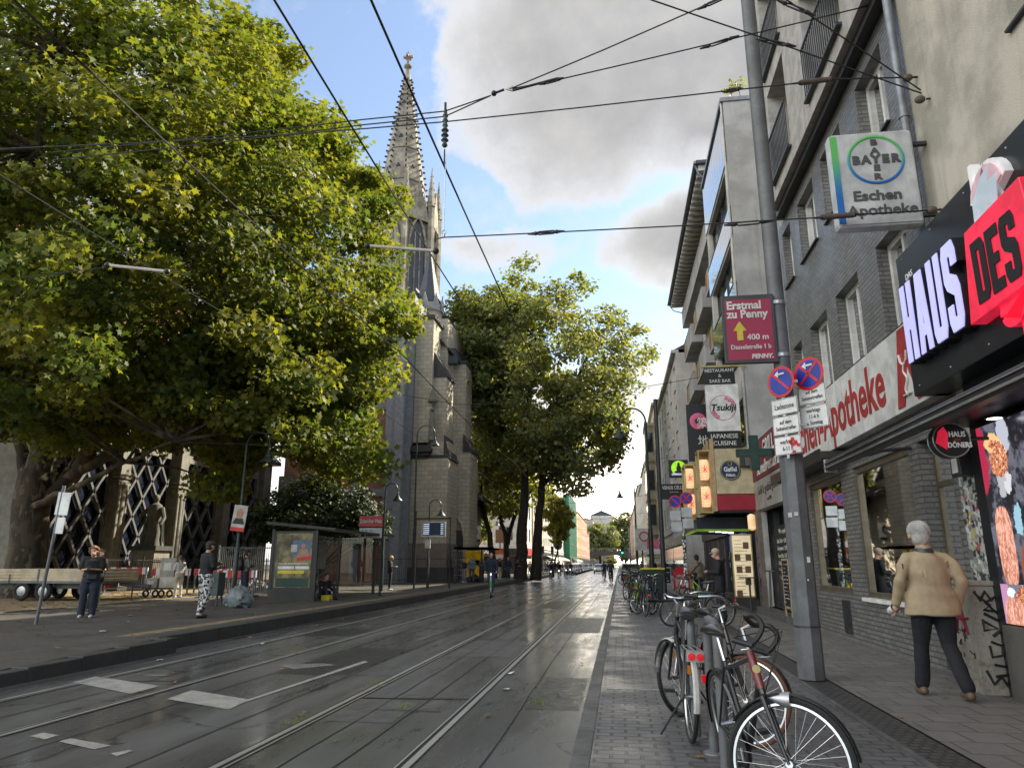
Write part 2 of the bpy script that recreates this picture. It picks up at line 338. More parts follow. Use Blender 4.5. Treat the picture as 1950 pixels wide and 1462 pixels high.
# right side: kerb, brick strip, cobble band, slabs
b=MB()
y=-3.
while y<330: b.box(-.42,-.27,y+.004,y+.996,-.05,.075); y+=1.
struct(b.build('kerb_right','kerbstone',bevel=.008))
sheet('parking_strip',-.27,2.2,-12,330,.07,'strip'); sheet('cobble_band',2.2,2.52,-12,330,.088,'cobble'); sheet('pavement_right',2.52,4.5,-12,330,.10,'slab')
struct(MB().box(2.15,2.2,-12,330,-.05,.092).build('kerb_inner','kerbstone'))
# the strip is crossed by a row of pale stones
b=MB()
for i in range(9): b.box(-.2+i*.105,-.11+i*.105,9.12,9.2,.07,.0755)
struct(b.build('road_marking_stones','marking'))
# left side: kerb, raised platform, tactile strip, gravel square
b=MB(); y=12.3
while y<92: b.box(-8.38,-8.08,y+.006,y+.994,-.05,.245); y+=1.
struct(b.build('platform_kerb','kerbdark',bevel=.012))
b=MB(); y=-8.
while y<12.2:
    z=.150 if y<8 else .150+(y+.5-8)*.022; b.box(-7.98,-7.72,y+.005,min(y+.995,12.3),-.05,z); y+=1.
struct(b.build('kerb_left','kerbdark',bevel=.012))
sheet('platform',-16.2,-8.38,12.2,95,.24,'pave_l'); sheet('pavement_left',-16.2,-7.98,-12,8,.149,'pave_l'); sheet('pavement_left',-16.2,-7.98,8,12.2,.149,'pave_l',.24,4)
struct(MB().quad((-8.38,12.2,.238),(-7.98,12.2,.238),(-7.98,12.3,.02),(-8.38,12.3,.02)).build('pavement_left_end','kerbdark'))
sheet('pavement_far_left',-16.2,-11.5,95,420,.12,'pave_l')
b=MB(); y=12.4
while y<90:
    b.box(-8.98,-8.62,y+.01,y+.29,.24,.2455)
    y+=.3
struct(b.build('tactile_strip','tactile'))
sheet('gravel_square',-60,-16.2,-12,95,.235,'gravel')
struct(MB().box(-16.28,-16.14,-12,40,.1,.262).build('square_edging','kerbstone'))
# tram rails: bright railhead, dark groove, steel lip and the sealed joint beside them
M['groove']=mat('rail_groove',(.006,.006,.006),.5)
for i,x in enumerate((-1.66,-3.095,-5.555,-6.99)):
    sg=1 if i in (1,3) else -1     # groove lies on the inner side
    t=thing('tram_rail',('tram rail nearest the right kerb','second tram rail from the right kerb','tram rail just left of the lane dashes','tram rail nearest the platform kerb')[i]+', shiny steel set in asphalt','rail',(x,0,0))
    a=MB().box(-.028,.028,-10,350,-.02,.009); a.box(sg*.068,sg*.068+sg*.018,-10,350,-.02,.008); a.build('railhead','railsteel',t,bevel=.0)
    MB().box(min(sg*.029,sg*.067),max(sg*.029,sg*.067),-10,350,-.02,.0035).build('groove','groove',t)
    for s in (-1,1):
        c=s*.13 if s*sg>0 else s*.07
        n=MB(); ys=np.concatenate([np.arange(-2,40,.28),np.arange(40,350,3.)]); r2=random.Random(i*7+s); wv=.02; w=[]; x0=s*(.029 if s*sg<0 else .087)
        for _ in ys: wv+=r2.uniform(-.003,.003); wv=min(max(wv,.010),.035); w.append(wv)
        for k in range(len(ys)-1): n.quad(*[(x0,ys[k],.0045),(x0+s*w[k],ys[k],.0045),(x0+s*w[k+1],ys[k+1],.0045),(x0,ys[k+1],.0045)][::s])
        n.build('sealed_joint','bitumen',t)
# paving seams beside and between the tracks, cross joints
b=MB(); r2=random.Random(4)
def seam(x,y0,y1,w=.014):
    ys=list(np.arange(y0,y1,.8)); px=[x+r2.uniform(-.012,.012) for _ in ys]
    for k in range(len(ys)-1): b.quad((px[k]-w/2,ys[k],.004),(px[k]+w/2,ys[k],.004),(px[k+1]+w/2,ys[k+1],.004),(px[k+1]-w/2,ys[k+1],.004))
for x in (-1.1,-2.2,-2.62,-3.75,-4.9,-6.2,-7.5): seam(x,2,90)
def seamx(x0,x1,y,sl=0.,w=.02):
    n=max(2,int(abs(x1-x0)/.25)); P=[(x0+(x1-x0)*k/n,y+sl*k/n+r2.uniform(-.015,.015)) for k in range(n+1)]
    for k in range(n): b.quad((P[k][0],P[k][1]-w/2,.0045),(P[k+1][0],P[k+1][1]-w/2,.0045),(P[k+1][0],P[k+1][1]+w/2,.0045),(P[k][0],P[k][1]+w/2,.0045))
for a in ((-2.98,-1.75,8.55,.1,.06),(-2.98,-1.75,15.2),(-2.6,-1.9,7.9),(-3.7,-3.2,10.2),(-5.4,-3.2,17.5),(-5.4,-4.1,24),(-3,-1.8,21.5),(-6.9,-5.6,9.2,.2,.03),(-6.9,-5.6,12.3,-.2),(-3,-1.8,33),(-1.5,-.5,14),(-1.5,-.5,26)): seamx(*a)
struct(b.build('asphalt_seams','groove'))
# squares of newer and older repair asphalt
mm('patch_new',(.045,.046,.046),.34,bump=.3,bs=90,rvar=.08,dirt=.3); mm('patch_old',(.11,.11,.105),.42,bump=.35,bs=80,rvar=.1,dirt=.4)
def patch(x0,x1,y0,y1,m,z=.0030):
    r3=random.Random(int(x0*91+y0*17)); P=[]
    for (a,c),(d,e) in (((x0,y0),(x1,y0)),((x1,y0),(x1,y1)),((x1,y1),(x0,y1)),((x0,y1),(x0,y0))):
        for k in range(6): P.append((a+(d-a)*k/6+r3.uniform(-.012,.012),c+(e-c)*k/6+r3.uniform(-.012,.012),z))
    struct(MB().poly(P).build('asphalt_patch',m))
patch(-2.95,-2.25,7.3,8.45,'patch_old'); patch(-1.05,-.48,8.2,10.4,'patch_new'); patch(-4.85,-3.8,10.2,13.4,'patch_new'); patch(-1.5,-.5,17,21.5,'patch_old'); patch(-6.85,-5.75,15.5,17.2,'patch_new'); patch(-2.9,-1.85,12.4,15.1,'patch_old'); patch(-5.3,-4.95,18,24,'patch_old'); patch(-7.9,-7.1,19,23,'patch_new'); patch(-2.9,-1.9,26,31,'patch_new')
# painted markings
def mark(pts,m='marking',z=.0055):
    P=[AG(*q) for q in pts]; c=sum(P,Vector())/len(P); P=sorted(P,key=lambda p:math.atan2(p.y-c.y,p.x-c.x)); return struct(MB().poly([(p.x,p.y,z) for p in P]).build('road_marking',m))
mark([(138,1299),(182,1288),(305,1306),(249,1321)]); mark([(318,1331),(365,1314),(475,1332),(436,1351)])
mark([(452,1342),(475,1331),(692,1258.6),(702,1260)],z=.0062)
for q in ([(57,1402),(81,1395),(113,1400),(85,1408)],[(111,1412),(134,1406),(213,1420),(178,1427)],[(210,1435),(245,1428),(253,1430),(222,1440)],[(74,1286),(76,1288),(143,1279),(143,1277)]): mark(q)
mark([(272,1284),(318,1284),(316,1287),(285,1288)],'marking_old'); mark([(520,1266),(615,1263),(640,1266),(560,1274)],'marking_old')
for q in ([(790,1219.5),(795,1220.5),(862,1196.5),(856,1197)],[(906,1178.5),(911,1179),(943,1167.2),(938,1167.5)],[(967,1154),(971,1154.4),(988,1149),(984,1149)],[(1000,1144),(1004,1144.3),(1016,1140.5),(1012,1140.5)],[(1030,1133.5),(1034,1133.8),(1046,1130),(1042,1130)],[(1060,1124),(1063,1124.2),(1073,1121),(1070,1121)]): mark(q,'marking_old')
b=MB()
for k in range(26): b.box(-4.38,-4.26,46+k*6,49+k*6,.004,.006)
struct(b.build('road_marking','marking_old')); 
# fallen leaves on the ground: litter nobody could count
mm('litter',(.30,.17,.05),.8,col2=(.16,.10,.035),vs=.9); 
b=MB(); r2=random.Random(11)
def fleaf(x,y,z,s,k=0):
    a=r2.random()*6.3; n=6; pts=[]
    for i in range(10):
        rr=s*(1 if i%2==0 else .45)*r2.uniform(.8,1.1); t=a+i*PI/5; pts.append((x+rr*math.cos(t),y+rr*math.sin(t),z+r2.uniform(.002,s*.35)))
    b.poly(pts)
for _ in range(520): fleaf(r2.uniform(-16,-8.6),r2.uniform(8,50),.243,r2.uniform(.03,.07))
for _ in range(160): fleaf(-7.95+abs(r2.gauss(0,.35)),r2.uniform(12,60),.004,r2.uniform(.03,.07))
for _ in range(110): fleaf(r2.uniform(-7.6,-.6),r2.uniform(6,40),.007,r2.uniform(.02,.05))
for _ in range(900): fleaf(r2.uniform(-27,-16.3),r2.uniform(17,36),.24,r2.uniform(.04,.09))
for _ in range(90): fleaf(4.25-abs(r2.gauss(0,.3)),r2.uniform(7,26),.104,r2.uniform(.02,.045))
for _ in range(40): fleaf(r2.uniform(0,4),r2.uniform(4,20),.104,r2.uniform(.02,.05))
for x,y in ((.55,6.1),(1.05,4.9),(1.25,4.6),(1.5,4.75),(-3.03,9.3),(-3.15,9.0),(-.75,9.0)): fleaf(x,y,.075 if x>0 else .01,.05)
tag(b.build('fallen_leaves','litter'),'brown fallen leaves scattered over pavements and gravel','leaves',kind='stuff')
b=MB()
for x,y in ((-7.3,11.2),(-1.55,10.6),(-1.42,9.3),(-6.8,13.6),(-5,22),(-12,17),(-9.7,13),(-10.8,15.2)):
    z=.25 if x<-8.1 else .01; b.poly([(x+.06*math.cos(t)*rnd.uniform(.5,1.2),y+.07*math.sin(t),z+rnd.uniform(.003,.03)) for t in np.arange(0,6.2,.9)])
tag(b.build('paper_scraps','white'),'scraps of white paper littering the wet road','litter',kind='stuff')
# low moss tufts beside the rail joint
b=MB()
for cx,cy in ((-.95,8.6),(-3.25,7.3),(-3.2,9.6),(-2.35,8.1)):
    for _ in range(90):
        x=cx+rnd.gauss(0,.05); y=cy+rnd.gauss(0,.16); h=rnd.uniform(.01,.035); a=rnd.random()*6.3
        b.poly([(x,y,.004),(x+.008*math.cos(a),y+.008*math.sin(a),.004),(x+rnd.uniform(-.015,.015),y+rnd.uniform(-.015,.015),h)])
mm('moss',(.16,.20,.03),.9); tag(b.build('moss_tufts','moss'),'green moss tufts growing in the asphalt joints','moss',kind='stuff')
# ================================================================ RIGHT SIDE OF THE STREET
mm('roughcast',(.55,.51,.43),.95,bump=.9,bs=55,var=.25,vs=1.2,streak=.45); mm('concrete_grey',(.46,.445,.42),.95,bump=.6,bs=60,var=.2,streak=.4); mm('concrete_pale',(.40,.40,.395),.9,bump=.35,bs=50,streak=.45,var=.2,vs=1)
mm('render_pale',(.54,.53,.50),.9,bump=.2,streak=.4,vs=1); mm('render_cream',(.45,.40,.32),.9,bump=.2,streak=.4,vs=1); mm('stone_ornate',(.46,.41,.33),.9,bump=.4,streak=.5,vs=1.4); mm('render_pink',(.45,.30,.24),.9,streak=.4); mm('render_orange',(.46,.29,.17),.9,streak=.3); mm('render_grey',(.42,.42,.41),.9,streak=.4)
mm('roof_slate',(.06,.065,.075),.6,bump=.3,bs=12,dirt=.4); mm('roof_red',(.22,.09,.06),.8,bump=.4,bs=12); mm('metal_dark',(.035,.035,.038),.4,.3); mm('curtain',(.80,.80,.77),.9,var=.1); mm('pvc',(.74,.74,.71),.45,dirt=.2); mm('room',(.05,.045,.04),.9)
M['darkbrick']=brick('dark_klinker',(.105,.105,.104),(.21,.205,.195),(.022,.021,.020),.245,.078,.012,.42,1.,'wall',dirt=.25,spec=.8,rvar=.12)
def zbox(b,xf,s,d,y0,y1,z0,z1):
    "box whose street side is at xf, reaching d away from the street (s=+1 right side, -1 left side)"
    x=xf+s*d; b.box(min(xf,x),max(xf,x),y0,y1,z0,z1)
def window_part(par,xf,s,y0,y1,z0,z1,rec=.22,frame='pvc',curt=True,mull=1,sill='metal_dark',sub=True,glass='glass',name='window'):
    """a real window in an opening of a street facade at x=xf: frame, pane, sill, curtain, room behind"""
    x=xf+s*rec; b=MB(); t=.10; w=.06
    zbox(b,x-s*w,s,w,y0,y1,z0,z0+t); zbox(b,x-s*w,s,w,y0,y1,z1-t,z1); zbox(b,x-s*w,s,w,y0,y0+t,z0+t,z1-t); zbox(b,x-s*w,s,w,y1-t,y1,z0+t,z1-t)
    for k in range(mull):
        yc=y0+(y1-y0)*(k+1)/(mull+1); zbox(b,x-s*w,s,w,yc-.04,yc+.04,z0+t,z1-t)
    f=b.build(name,frame,par)
    MB().quad((x-s*.01,y0+t,z0+t),(x-s*.01,y1-t,z0+t),(x-s*.01,y1-t,z1-t),(x-s*.01,y0+t,z1-t)).build('pane',glass,f)
    if sill:
        b=MB(); zbox(b,xf-s*.06,s,rec+.02,y0-.03,y1+.03,z0-.035,z0-.005); b.build('sill',sill,f)
    if curt:
        b=MB(); xx=x+s*.05; r=random.Random(int(y0*37+z0*91)); segs=[(y0,y0+(y1-y0)*r.uniform(.25,.48)),(y1-(y1-y0)*r.uniform(.2,.45),y1)]
        for a,c in segs:
            n=14; P=[(xx+s*.02*math.sin(k*2.1),a+(c-a)*k/n) for k in range(n+1)]
            for k in range(n): b.quad((P[k][0],P[k][1],z0),(P[k+1][0],P[k+1][1],z0),(P[k+1][0],P[k+1][1],z1),(P[k][0],P[k][1],z1))
        b.build('curtain','curtain',f)
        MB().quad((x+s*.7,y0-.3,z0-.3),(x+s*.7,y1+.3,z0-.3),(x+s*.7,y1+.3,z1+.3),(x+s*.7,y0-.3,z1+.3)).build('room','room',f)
    return f
def simple_window(par,xf,s,y0,y1,z0,z1,rec=.2,frame='pvc',mull=1,ledge=None):
    x=xf+s*rec; b=MB(); b.k=1
    b.quad((x,y0,z0),(x,y1,z0),(x,y1,z1),(x,y0,z1)); b.k=0; t=.07
    zbox(b,x-s*.05,s,.045,y0,y1,z0,z0+t); zbox(b,x-s*.05,s,.045,y0,y1,z1-t,z1); zbox(b,x-s*.05,s,.045,y0,y0+t,z0+t,z1-t); zbox(b,x-s*.05,s,.045,y1-t,y1,z0+t,z1-t)
    if mull: yc=(y0+y1)/2; zbox(b,x-s*.05,s,.045,yc-.04,yc+.04,z0+t,z1-t)
    if ledge: zbox(b,xf-s*.08,s,.1,y0-.06,y1+.06,z0-.08,z0-.01)
    return b.build('window',[frame,'glassdark'],par)
def shell(b,xf,s,y0,y1,z0,z1,dep=10,front=None):
    "the other walls and the roof slab of a building"
    xb=xf+s*dep
    for y in (y0,y1): b.quad((xf,y,z0),(xb,y,z0),(xb,y,z1),(xf,y,z1))
    b.quad((xb,y0,z0),(xb,y1,z0),(xb,y1,z1),(xb,y0,z1)); b.quad((xf,y0,z1),(xb,y0,z1),(xb,y1,z1),(xf,y1,z1))
def front(b,xf,s,y0,y1,z0,z1,ops,dep=.25,rk=None):
    b.wall((xf,y0,z0),(0,1,0),(-s,0,0),y1-y0,z1-z0,[(a-y0,c-y0,d-z0,e-z0) for a,c,d,e in ops],dep,rk)
# ---- building A: beige roughcast, nearest
t=bA=thing('residential_building','beige roughcast house at the right edge with black shop cladding and an upper window','building',(0,0,0))
XF=4.31
opsA=[(5.1,7.15,7.0,8.75),(5.1,7.15,9.95,11.6),(1.5,3.6,7.0,8.75)]
b=MB(); front(b,XF,1,-3,9.6,0,15,opsA,.28); shell(b,XF,1,-3,9.6,0,15); b.build('wall','roughcast',t)
for o in opsA: window_part(t,XF,1,*o,rec=.26,mull=2)
b=MB(); b.box(4.22,4.31,2,9.2,2.95,3.62); b.box(4.15,4.31,2,7.6,.1,2.95); b.box(4.16,4.31,8.83,9.14,.1,2.95); b.build('shop_cladding','panelblack',t)
MB().box(4.05,4.31,2,8.8,.1,.86).build('plinth',mat('grey_plinth',(.09,.085,.075),.8,bump=.5),t)
# downpipe
t=thing('downpipe','tall grey zinc downpipe on the joint between beige house and brick house','downpipe',(4.2,9.62,0))
mm('zinc',(.22,.235,.26),.45,.4,dirt=.3); b=MB(); b.cyl((0,0,4.6),(0,0,15),.06,n=14); b.build('pipe','zinc',t,True)
for z in (5.2,7.6,10): MB().lathe((0,0,z),[(.063,0),(.074,.005),(.074,.05),(.063,.055)],14).build('bracket','zinc',t,True)
# ---- building B: dark brick with pharmacy
t=bB=thing('brick_building','dark grey brick house with deep windows above the pharmacy, concrete upper floors','building')
up1=[(10.35,11.55,4.95,6.5),(12.5,13.8,4.95,6.5),(14.45,15.75,4.95,6.5),(16.5,17.3,4.95,6.5)]; up2=[(a,c,8.05,9.45) for a,c,_,_ in up1]
shopw=[(14.75,17.1,.95,3.2),(11.35,14.0,.92,3.2),(10.05,11.0,.12,3.2)]
b=MB(); front(b,XF,1,9.6,17.6,0,9.75,up1+up2+shopw,.26); shell(b,XF,1,9.6,17.6,0,9.75); b.build('wall','darkbrick',t)
for o in up1+up2: window_part(t,XF,1,*o,rec=.24,mull=1)
mm('bronze',(.20,.17,.12),.4,.6,dirt=.3)
for o in shopw[:2]: window_part(t,XF,1,*o,rec=.10,mull=0,curt=False,frame='bronze',sill=None,glass='shopglass',name='shop_window')
MB().box(4.24,4.4,11.3,14.05,.86,.925).build('window_ledge','white',t)
b=MB(); x=4.5; b.box(x,x+.05,10.05,10.12,.12,3.2); b.box(x,x+.05,10.93,11.0,.12,3.2); b.box(x,x+.05,10.12,10.93,3.13,3.2); b.box(x,x+.05,10.12,10.93,2.55,2.62); b.box(x,x+.05,10.12,10.93,.12,.2); d=b.build('door','bronze',t)
MB().quad((x+.03,10.12,.2),(x+.03,10.93,.2),(x+.03,10.93,3.13),(x+.03,10.12,3.13)).build('pane','shopglass',d); MB().cyl((4.47,10.2,.95),(4.47,10.2,1.25),.012).build('handle','chrome',d,True)
# vent grille in the parapet
b=MB(); b.box(4.285,4.31,15.0,15.45,.2,.82)
for k in range(14): b.box(4.27,4.285,15.03,15.42,.24+k*.041,.262+k*.041)
b.build('vent_grille','steel_dark',t)
# ledge band and gutter below the concrete floors
MB().box(4.12,4.5,9.6,17.0,9.751,9.92).build('gutter','metal_dark',t,bevel=.01)
# upper concrete floors with balconies
log=[(14.55,16.2,z,z+2.2) for z in (10.45,13.3,16.2)]+[(10.9,13.0,z,z+2.2) for z in (10.45,13.3,16.2)]
b=MB(); front(b,4.0,1,9.7,16.9,9.93,19.5,log,1.2); shell(b,4.0,1,9.7,16.9,9.93,19.5,9); b.quad((4.0,9.7,9.93),(4.35,9.7,9.93),(4.35,16.9,9.93),(4.0,16.9,9.93)); b.build('upper_wall','concrete_grey',t)
for a,c,d,e in log:
    bl=MB(); 
    n=int((c-a)/.11)
    for k in range(n+1): yy=a+(c-a)*k/n; bl.box(3.93,3.95,yy-.008,yy+.008,d-.1,d+.95)
    bl.box(3.92,3.96,a,c,d+.95,d+.99); bl.box(3.92,3.96,a,c,d-.13,d-.1); bl.box(3.9,4.02,a-.04,c+.04,d-.2,d-.15); bl.build('balcony_railing','steel_dark',t)
    simple_window(t,4.0,1,a+.2,c-.2,d,d+2.,rec=1.15)
# pharmacy fascia with letters
mm('fascia',(.66,.66,.64),.5,streak=.5,dirt=.1); mm('sign_red',(.38,.035,.035),.5)
t=thing('pharmacy_fascia_sign','long pale fascia board reading Eschen-Apotheke in red letters above the shop windows','sign',(0,0,0))
MB().box(4.12,4.31,9.66,17.9,3.62,4.82).build('board','fascia',t,bevel=.01)
text('Eschen-Apotheke',1.08,'sign_red',t,(4.113,14.45,4.2),u=(0,-1,0),bold=.022,sx=.80)
# the pharmacy emblem: red angular A with a white cup and snake
def wallpts(b,P,x,d): b.prism([(x,y,z) for y,z in P],(d,0,0))
b=MB(); y0=10.6; wallpts(b,[(y0+.35,3.68),(y0+.05,4.78),(y0-.2,4.78),(y0-.25,4.55),(y0-.02,3.95),(y0+.1,3.68)][::-1],4.105,.012); wallpts(b,[(y0+.05,4.78),(y0-.2,4.78),(y0-.62,3.68),(y0-.36,3.68),(y0-.26,4.0),(y0-.1,4.3)],4.103,.012); b.build('emblem','sign_red',t)
b=MB(); b.tube([(4.095,y0+.06,4.42),(4.095,y0+.02,4.3),(4.095,y0-.08,4.24),(4.095,y0-.18,4.3),(4.095,y0-.22,4.42)],.018,6); b.tube([(4.095,y0-.08+.05*math.sin(k*.9),4.24-.04*k) for k in range(12)],.014,6); b.tube([(4.095,y0-.2,3.82),(4.095,y0+.05,3.82)],.016,6); b.build('cup','white',t,True)
# dark soffit canopy below the fascia, and the long awning cassette
t=thing('shop_canopy','dark brown flat canopy under the pharmacy fascia','canopy',(0,0,0)); MB().box(3.82,4.31,14.1,18.6,3.42,3.56).build('slab',mat('canopy_brown',(.035,.03,.028),.5),t,bevel=.01); MB().box(3.78,3.82,14.1,18.6,3.38,3.6).build('edge','metal_dark',t)
t=thing('awning_cassette','long grey rolled up awning cassette running over the sidewalk in front of the shops','awning',(0,0,0))
b=MB(); b.box(3.28,3.44,3.6,11.95,2.93,3.09); b.build('cassette','metal_dark',t,bevel=.03); b=MB(); b.box(3.262,3.278,3.6,11.97,2.955,2.98); b.box(3.262,3.278,3.6,11.97,3.03,3.045); b.build('trim','alu',t); MB().box(3.27,3.46,11.95,11.99,2.9,3.11).build('end_cap','alu',t,bevel=.01)
b=MB()
for y in (11.2,8.9,6.2): b.tube([(3.44,y,3.),(3.9,y,3.12),(4.3,y,3.15)],.025,6)
b.build('bracket','metal_dark',t); MB().box(3.44,4.3,3.6,9.2,3.085,3.11).build('cover','metal_dark',t)
# ---- interior of the pharmacy seen through the panes
M['lamp_on_']=mat('cabinet_lamp',(1,.8,.5),.3,emit=12,var=0)
t=thing('pharmacy_interior','pharmacy shelves with packs and a yellow cabinet behind the shop windows','shelving',(0,0,0))
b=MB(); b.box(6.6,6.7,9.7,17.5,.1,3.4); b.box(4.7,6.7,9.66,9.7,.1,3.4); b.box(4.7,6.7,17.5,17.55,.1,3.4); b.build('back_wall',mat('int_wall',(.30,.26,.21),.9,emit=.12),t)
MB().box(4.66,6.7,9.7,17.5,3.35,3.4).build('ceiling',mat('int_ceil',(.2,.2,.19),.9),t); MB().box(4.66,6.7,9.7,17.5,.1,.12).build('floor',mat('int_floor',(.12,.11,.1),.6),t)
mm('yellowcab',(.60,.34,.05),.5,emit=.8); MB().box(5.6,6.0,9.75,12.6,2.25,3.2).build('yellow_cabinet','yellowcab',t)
b=MB()
for z in (.5,.95,1.35,1.75,2.1): b.box(5.5,5.85,9.9,14.3,z,z+.03)
b.build('shelf','white',t)
pk=[mat('pack%d'%i,c,.6) for i,c in enumerate(((.6,.58,.55),(.35,.1,.08),(.1,.25,.3),(.5,.42,.2),(.12,.12,.13)))]
for i,pm in enumerate(pk):
    b=MB(); r=random.Random(i)
    for z in (.53,.98,1.38,1.78):
        for _ in range(14): y=r.uniform(9.95,14.2); b.box(5.5,5.7,y,y+r.uniform(.05,.13),z,z+r.uniform(.12,.3))
    tag(b.build('packs',pm,t),kind='stuff')
MB().box(4.55,4.6,12.1,12.6,1.0,2.0).build('display_poster','white',t); MB().box(4.6,4.9,13.2,13.6,1.0,2.2).build('display_figure','steel_dark',t); MB().lathe((5.4,10.6,2.9),[(0,0),(.05,0),(.05,.03)],10).build('cabinet_spot','lamp_on_',t)
t=thing('window_poster','white poster with a red round badge and red upper field behind the left pharmacy window','poster',(0,0,0))
MB().box(4.46,4.47,15.0,15.95,.97,2.0).build('paper','white',t); MB().box(4.455,4.475,15.15,15.95,2.0,2.95).build('red_field','red',t); MB().cyl((4.453,15.35,1.35),(4.459,15.35,1.35),.12,n=20).build('badge','sign_red',t)
for k in range(5): MB().box(4.454,4.459,15.6,15.9,1.5+k*.08,1.53+k*.08).build('printed_line','steel_dark',t)
b=MB(); b.ball((4.45,15.1,1.1),(.06,.1,.08)); b.ball((4.45,15.3,1.07),(.06,.09,.06)); tag(b.build('sunflowers',mat('sunflower',(.6,.4,.03),.7),None),'yellow sunflowers at the foot of the pharmacy window poster','flowers')
for q,(y,h) in enumerate(((11.9,.22),(12.2,.3),(12.7,.18))):
    o=MB().box(4.5,4.62,y,y+.16,.93,.93+h).build('product_box','white',None,bevel=.006); tag(o,('small white carton lowest and nearest on the pharmacy window ledge','tallest white carton on the pharmacy window ledge','flat white carton farthest along the pharmacy window ledge')[q],'box','cartons in the pharmacy window')
# wall strip with stickers
t=thing('sticker_column','narrow grey pillar plastered with torn stickers between pharmacy and kebab shop','pillar',(0,0,0))
MB().box(4.2,4.31,9.16,9.66,.1,2.85).build('pillar',mat('pillar_grey',(.16,.16,.155),.8,dirt=.6),t)
r=random.Random(5)
for i,c in enumerate(((.6,.6,.58),(.42,.42,.40),(.5,.12,.12),(.55,.45,.1),(.05,.05,.05),(.25,.28,.25))):
    b=MB()
    for _ in range((190,120,14,12,50,40)[i]):
        y,z=r.uniform(9.18,9.6),r.uniform(.9,2.75); w,h,a=r.uniform(.015,.045),r.uniform(.015,.05),r.uniform(-.4,.4); x=4.2-.001*(i+1)-r.random()*.004
        P=[(x,y+w*math.cos(a)*p-h*math.sin(a)*q,z+w*math.sin(a)*p+h*math.cos(a)*q) for p,q in ((-1,-1),(1,-.8),(.9,1),(-1,.9))]; b.poly(P)
    tag(b.build('stickers',mat('sticker%d'%i,c,.6),t),kind='stuff')
t=thing('grey_cable_box','small grey cable box with a white note high on the sticker pillar','box',(0,0,0)); MB().box(4.05,4.2,9.2,9.45,2.52,2.86).build('case','steel_dark',t,bevel=.01); MB().box(4.044,4.05,9.25,9.4,2.56,2.82).build('note','white',t)
# ---- kebab shop fascia
mm('letter_lilac',(.40,.40,.82),.3,emit=.9,var=.05); mm('sign_white',(.8,.8,.8),.4,emit=.15); mm('panel_red',(.75,.02,.06),.22,emit=.55,spec=.7); 
t=thing('kebab_shop_sign','big black fascia box with glowing lilac block letters and a red panel','sign',(0,0,0))
b=MB(); b.box(3.9,4.31,2.,9.82,3.62,5.55); b.build('box','panelblack',t,bevel=.01)
b=MB()
for y in np.arange(2.4,9.8,.9):
    for z in (3.72,5.46): b.ball((3.897,y,z),.012,6,4)
b.build('screws','alu',t)
BL={'H':(1.,[[(0,0),(.38,0),(.38,.40),(.62,.40),(.62,0),(1,0),(1,1),(.62,1),(.62,.56),(.38,.56),(.38,1),(0,1)]]),
'A':(1.05,[[(0,0),(.32,0),(.37,.2),(.63,.2),(.68,0),(1,0),(.78,1),(.5,1),(.5,.78),(.57,.34),(.43,.34),(.5,.78),(.5,1),(.22,1)]]),
'U':(1.,[[(0,.12),(.14,0),(.86,0),(1,.12),(1,1),(.63,1),(.63,.16),(.37,.16),(.37,1),(0,1)]]),
'S':(1.,[[(0,.12),(.14,0),(.86,0),(1,.12),(1,.46),(.86,.58),(.40,.66),(.40,.84),(.62,.84),(.62,.72),(1,.72),(1,.88),(.86,1),(.14,1),(0,.88),(0,.58),(.14,.48),(.60,.38),(.60,.15),(.38,.15),(.38,.30),(0,.30)]]),
'D':(1.,[[(0,0),(.80,0),(1,.14),(1,.86),(.80,1),(0,1),(0,.02),(.36,.16),(.36,.84),(.62,.84),(.62,.16),(.36,.16)]]),
'E':(.9,[[(0,0),(1,0),(1,.17),(.42,.17),(.42,.42),(.86,.42),(.86,.58),(.42,.58),(.42,.83),(1,.83),(1,1),(0,1)]])}
def block(word,y0,w,h,z,x,d,m,gap=.1,nm='letter'):
    "heavy condensed capitals standing off the fascia; runs from y0 towards smaller y"
    y=y0
    for ch in word:
        k,Ps=BL[ch]; b=MB()
        for P in Ps: b.prism([(x,y-p[0]*w*k,z+p[1]*h) for p in P],(d,0,0))
        o=b.build(nm,m,t); y-=w*k+gap*w
block('HAUS',9.46,.345,1.04,3.96,3.76,.13,'black',.17); block('HAUS',9.452,.325,1.01,3.975,3.745,.014,'letter_lilac',.243,'lit_face')
text('DAS',.12,'sign_white',t,(3.88,9.42,5.16),u=(0,-1,0))
b=MB(); wallpts(b,[(7.78,3.93),(7.62,4.90),(6.52,4.94),(6.42,3.97)],3.74,.16); b.build('red_panel','panel_red',t,bevel=.008)
block('DES',7.52,.255,.66,4.06,3.725,.014,'black',.16)

# cut-out above and below the red panel: pale pink rounded shape with white rim, red tail
def arcp(cy,cz,ry,rz,a0,a1,n=10): return [(cy+ry*math.cos(R(a0+(a1-a0)*k/n)),cz+rz*math.sin(R(a0+(a1-a0)*k/n))) for k in range(n+1)]
mm('pinkpanel',(.75,.5,.55),.3,emit=.15); mm('icepanel',(.6,.7,.8),.3,emit=.15)
b=MB(); wallpts(b,[(7.58,4.88)]+arcp(7.2,5.12,.36,.36,170,10)+[(6.86,4.9)],3.82,.1); b.build('cutout_rim','sign_white',t)
b=MB(); wallpts(b,[(7.53,4.9)]+arcp(7.2,5.12,.31,.31,170,10)+[(6.92,4.9)],3.80,.02); b.build('cutout_field','pinkpanel',t)
b=MB(); wallpts(b,[(7.48,4.92),(7.46,5.15),(7.26,5.33),(7.08,5.38),(7.12,5.24),(6.95,5.22),(7.02,4.92)],3.79,.012); b.build('cutout_inset','icepanel',t)
MB().box(3.8,3.9,7.4,7.46,5.3,5.58).build('cutout_stalk','sign_white',t)
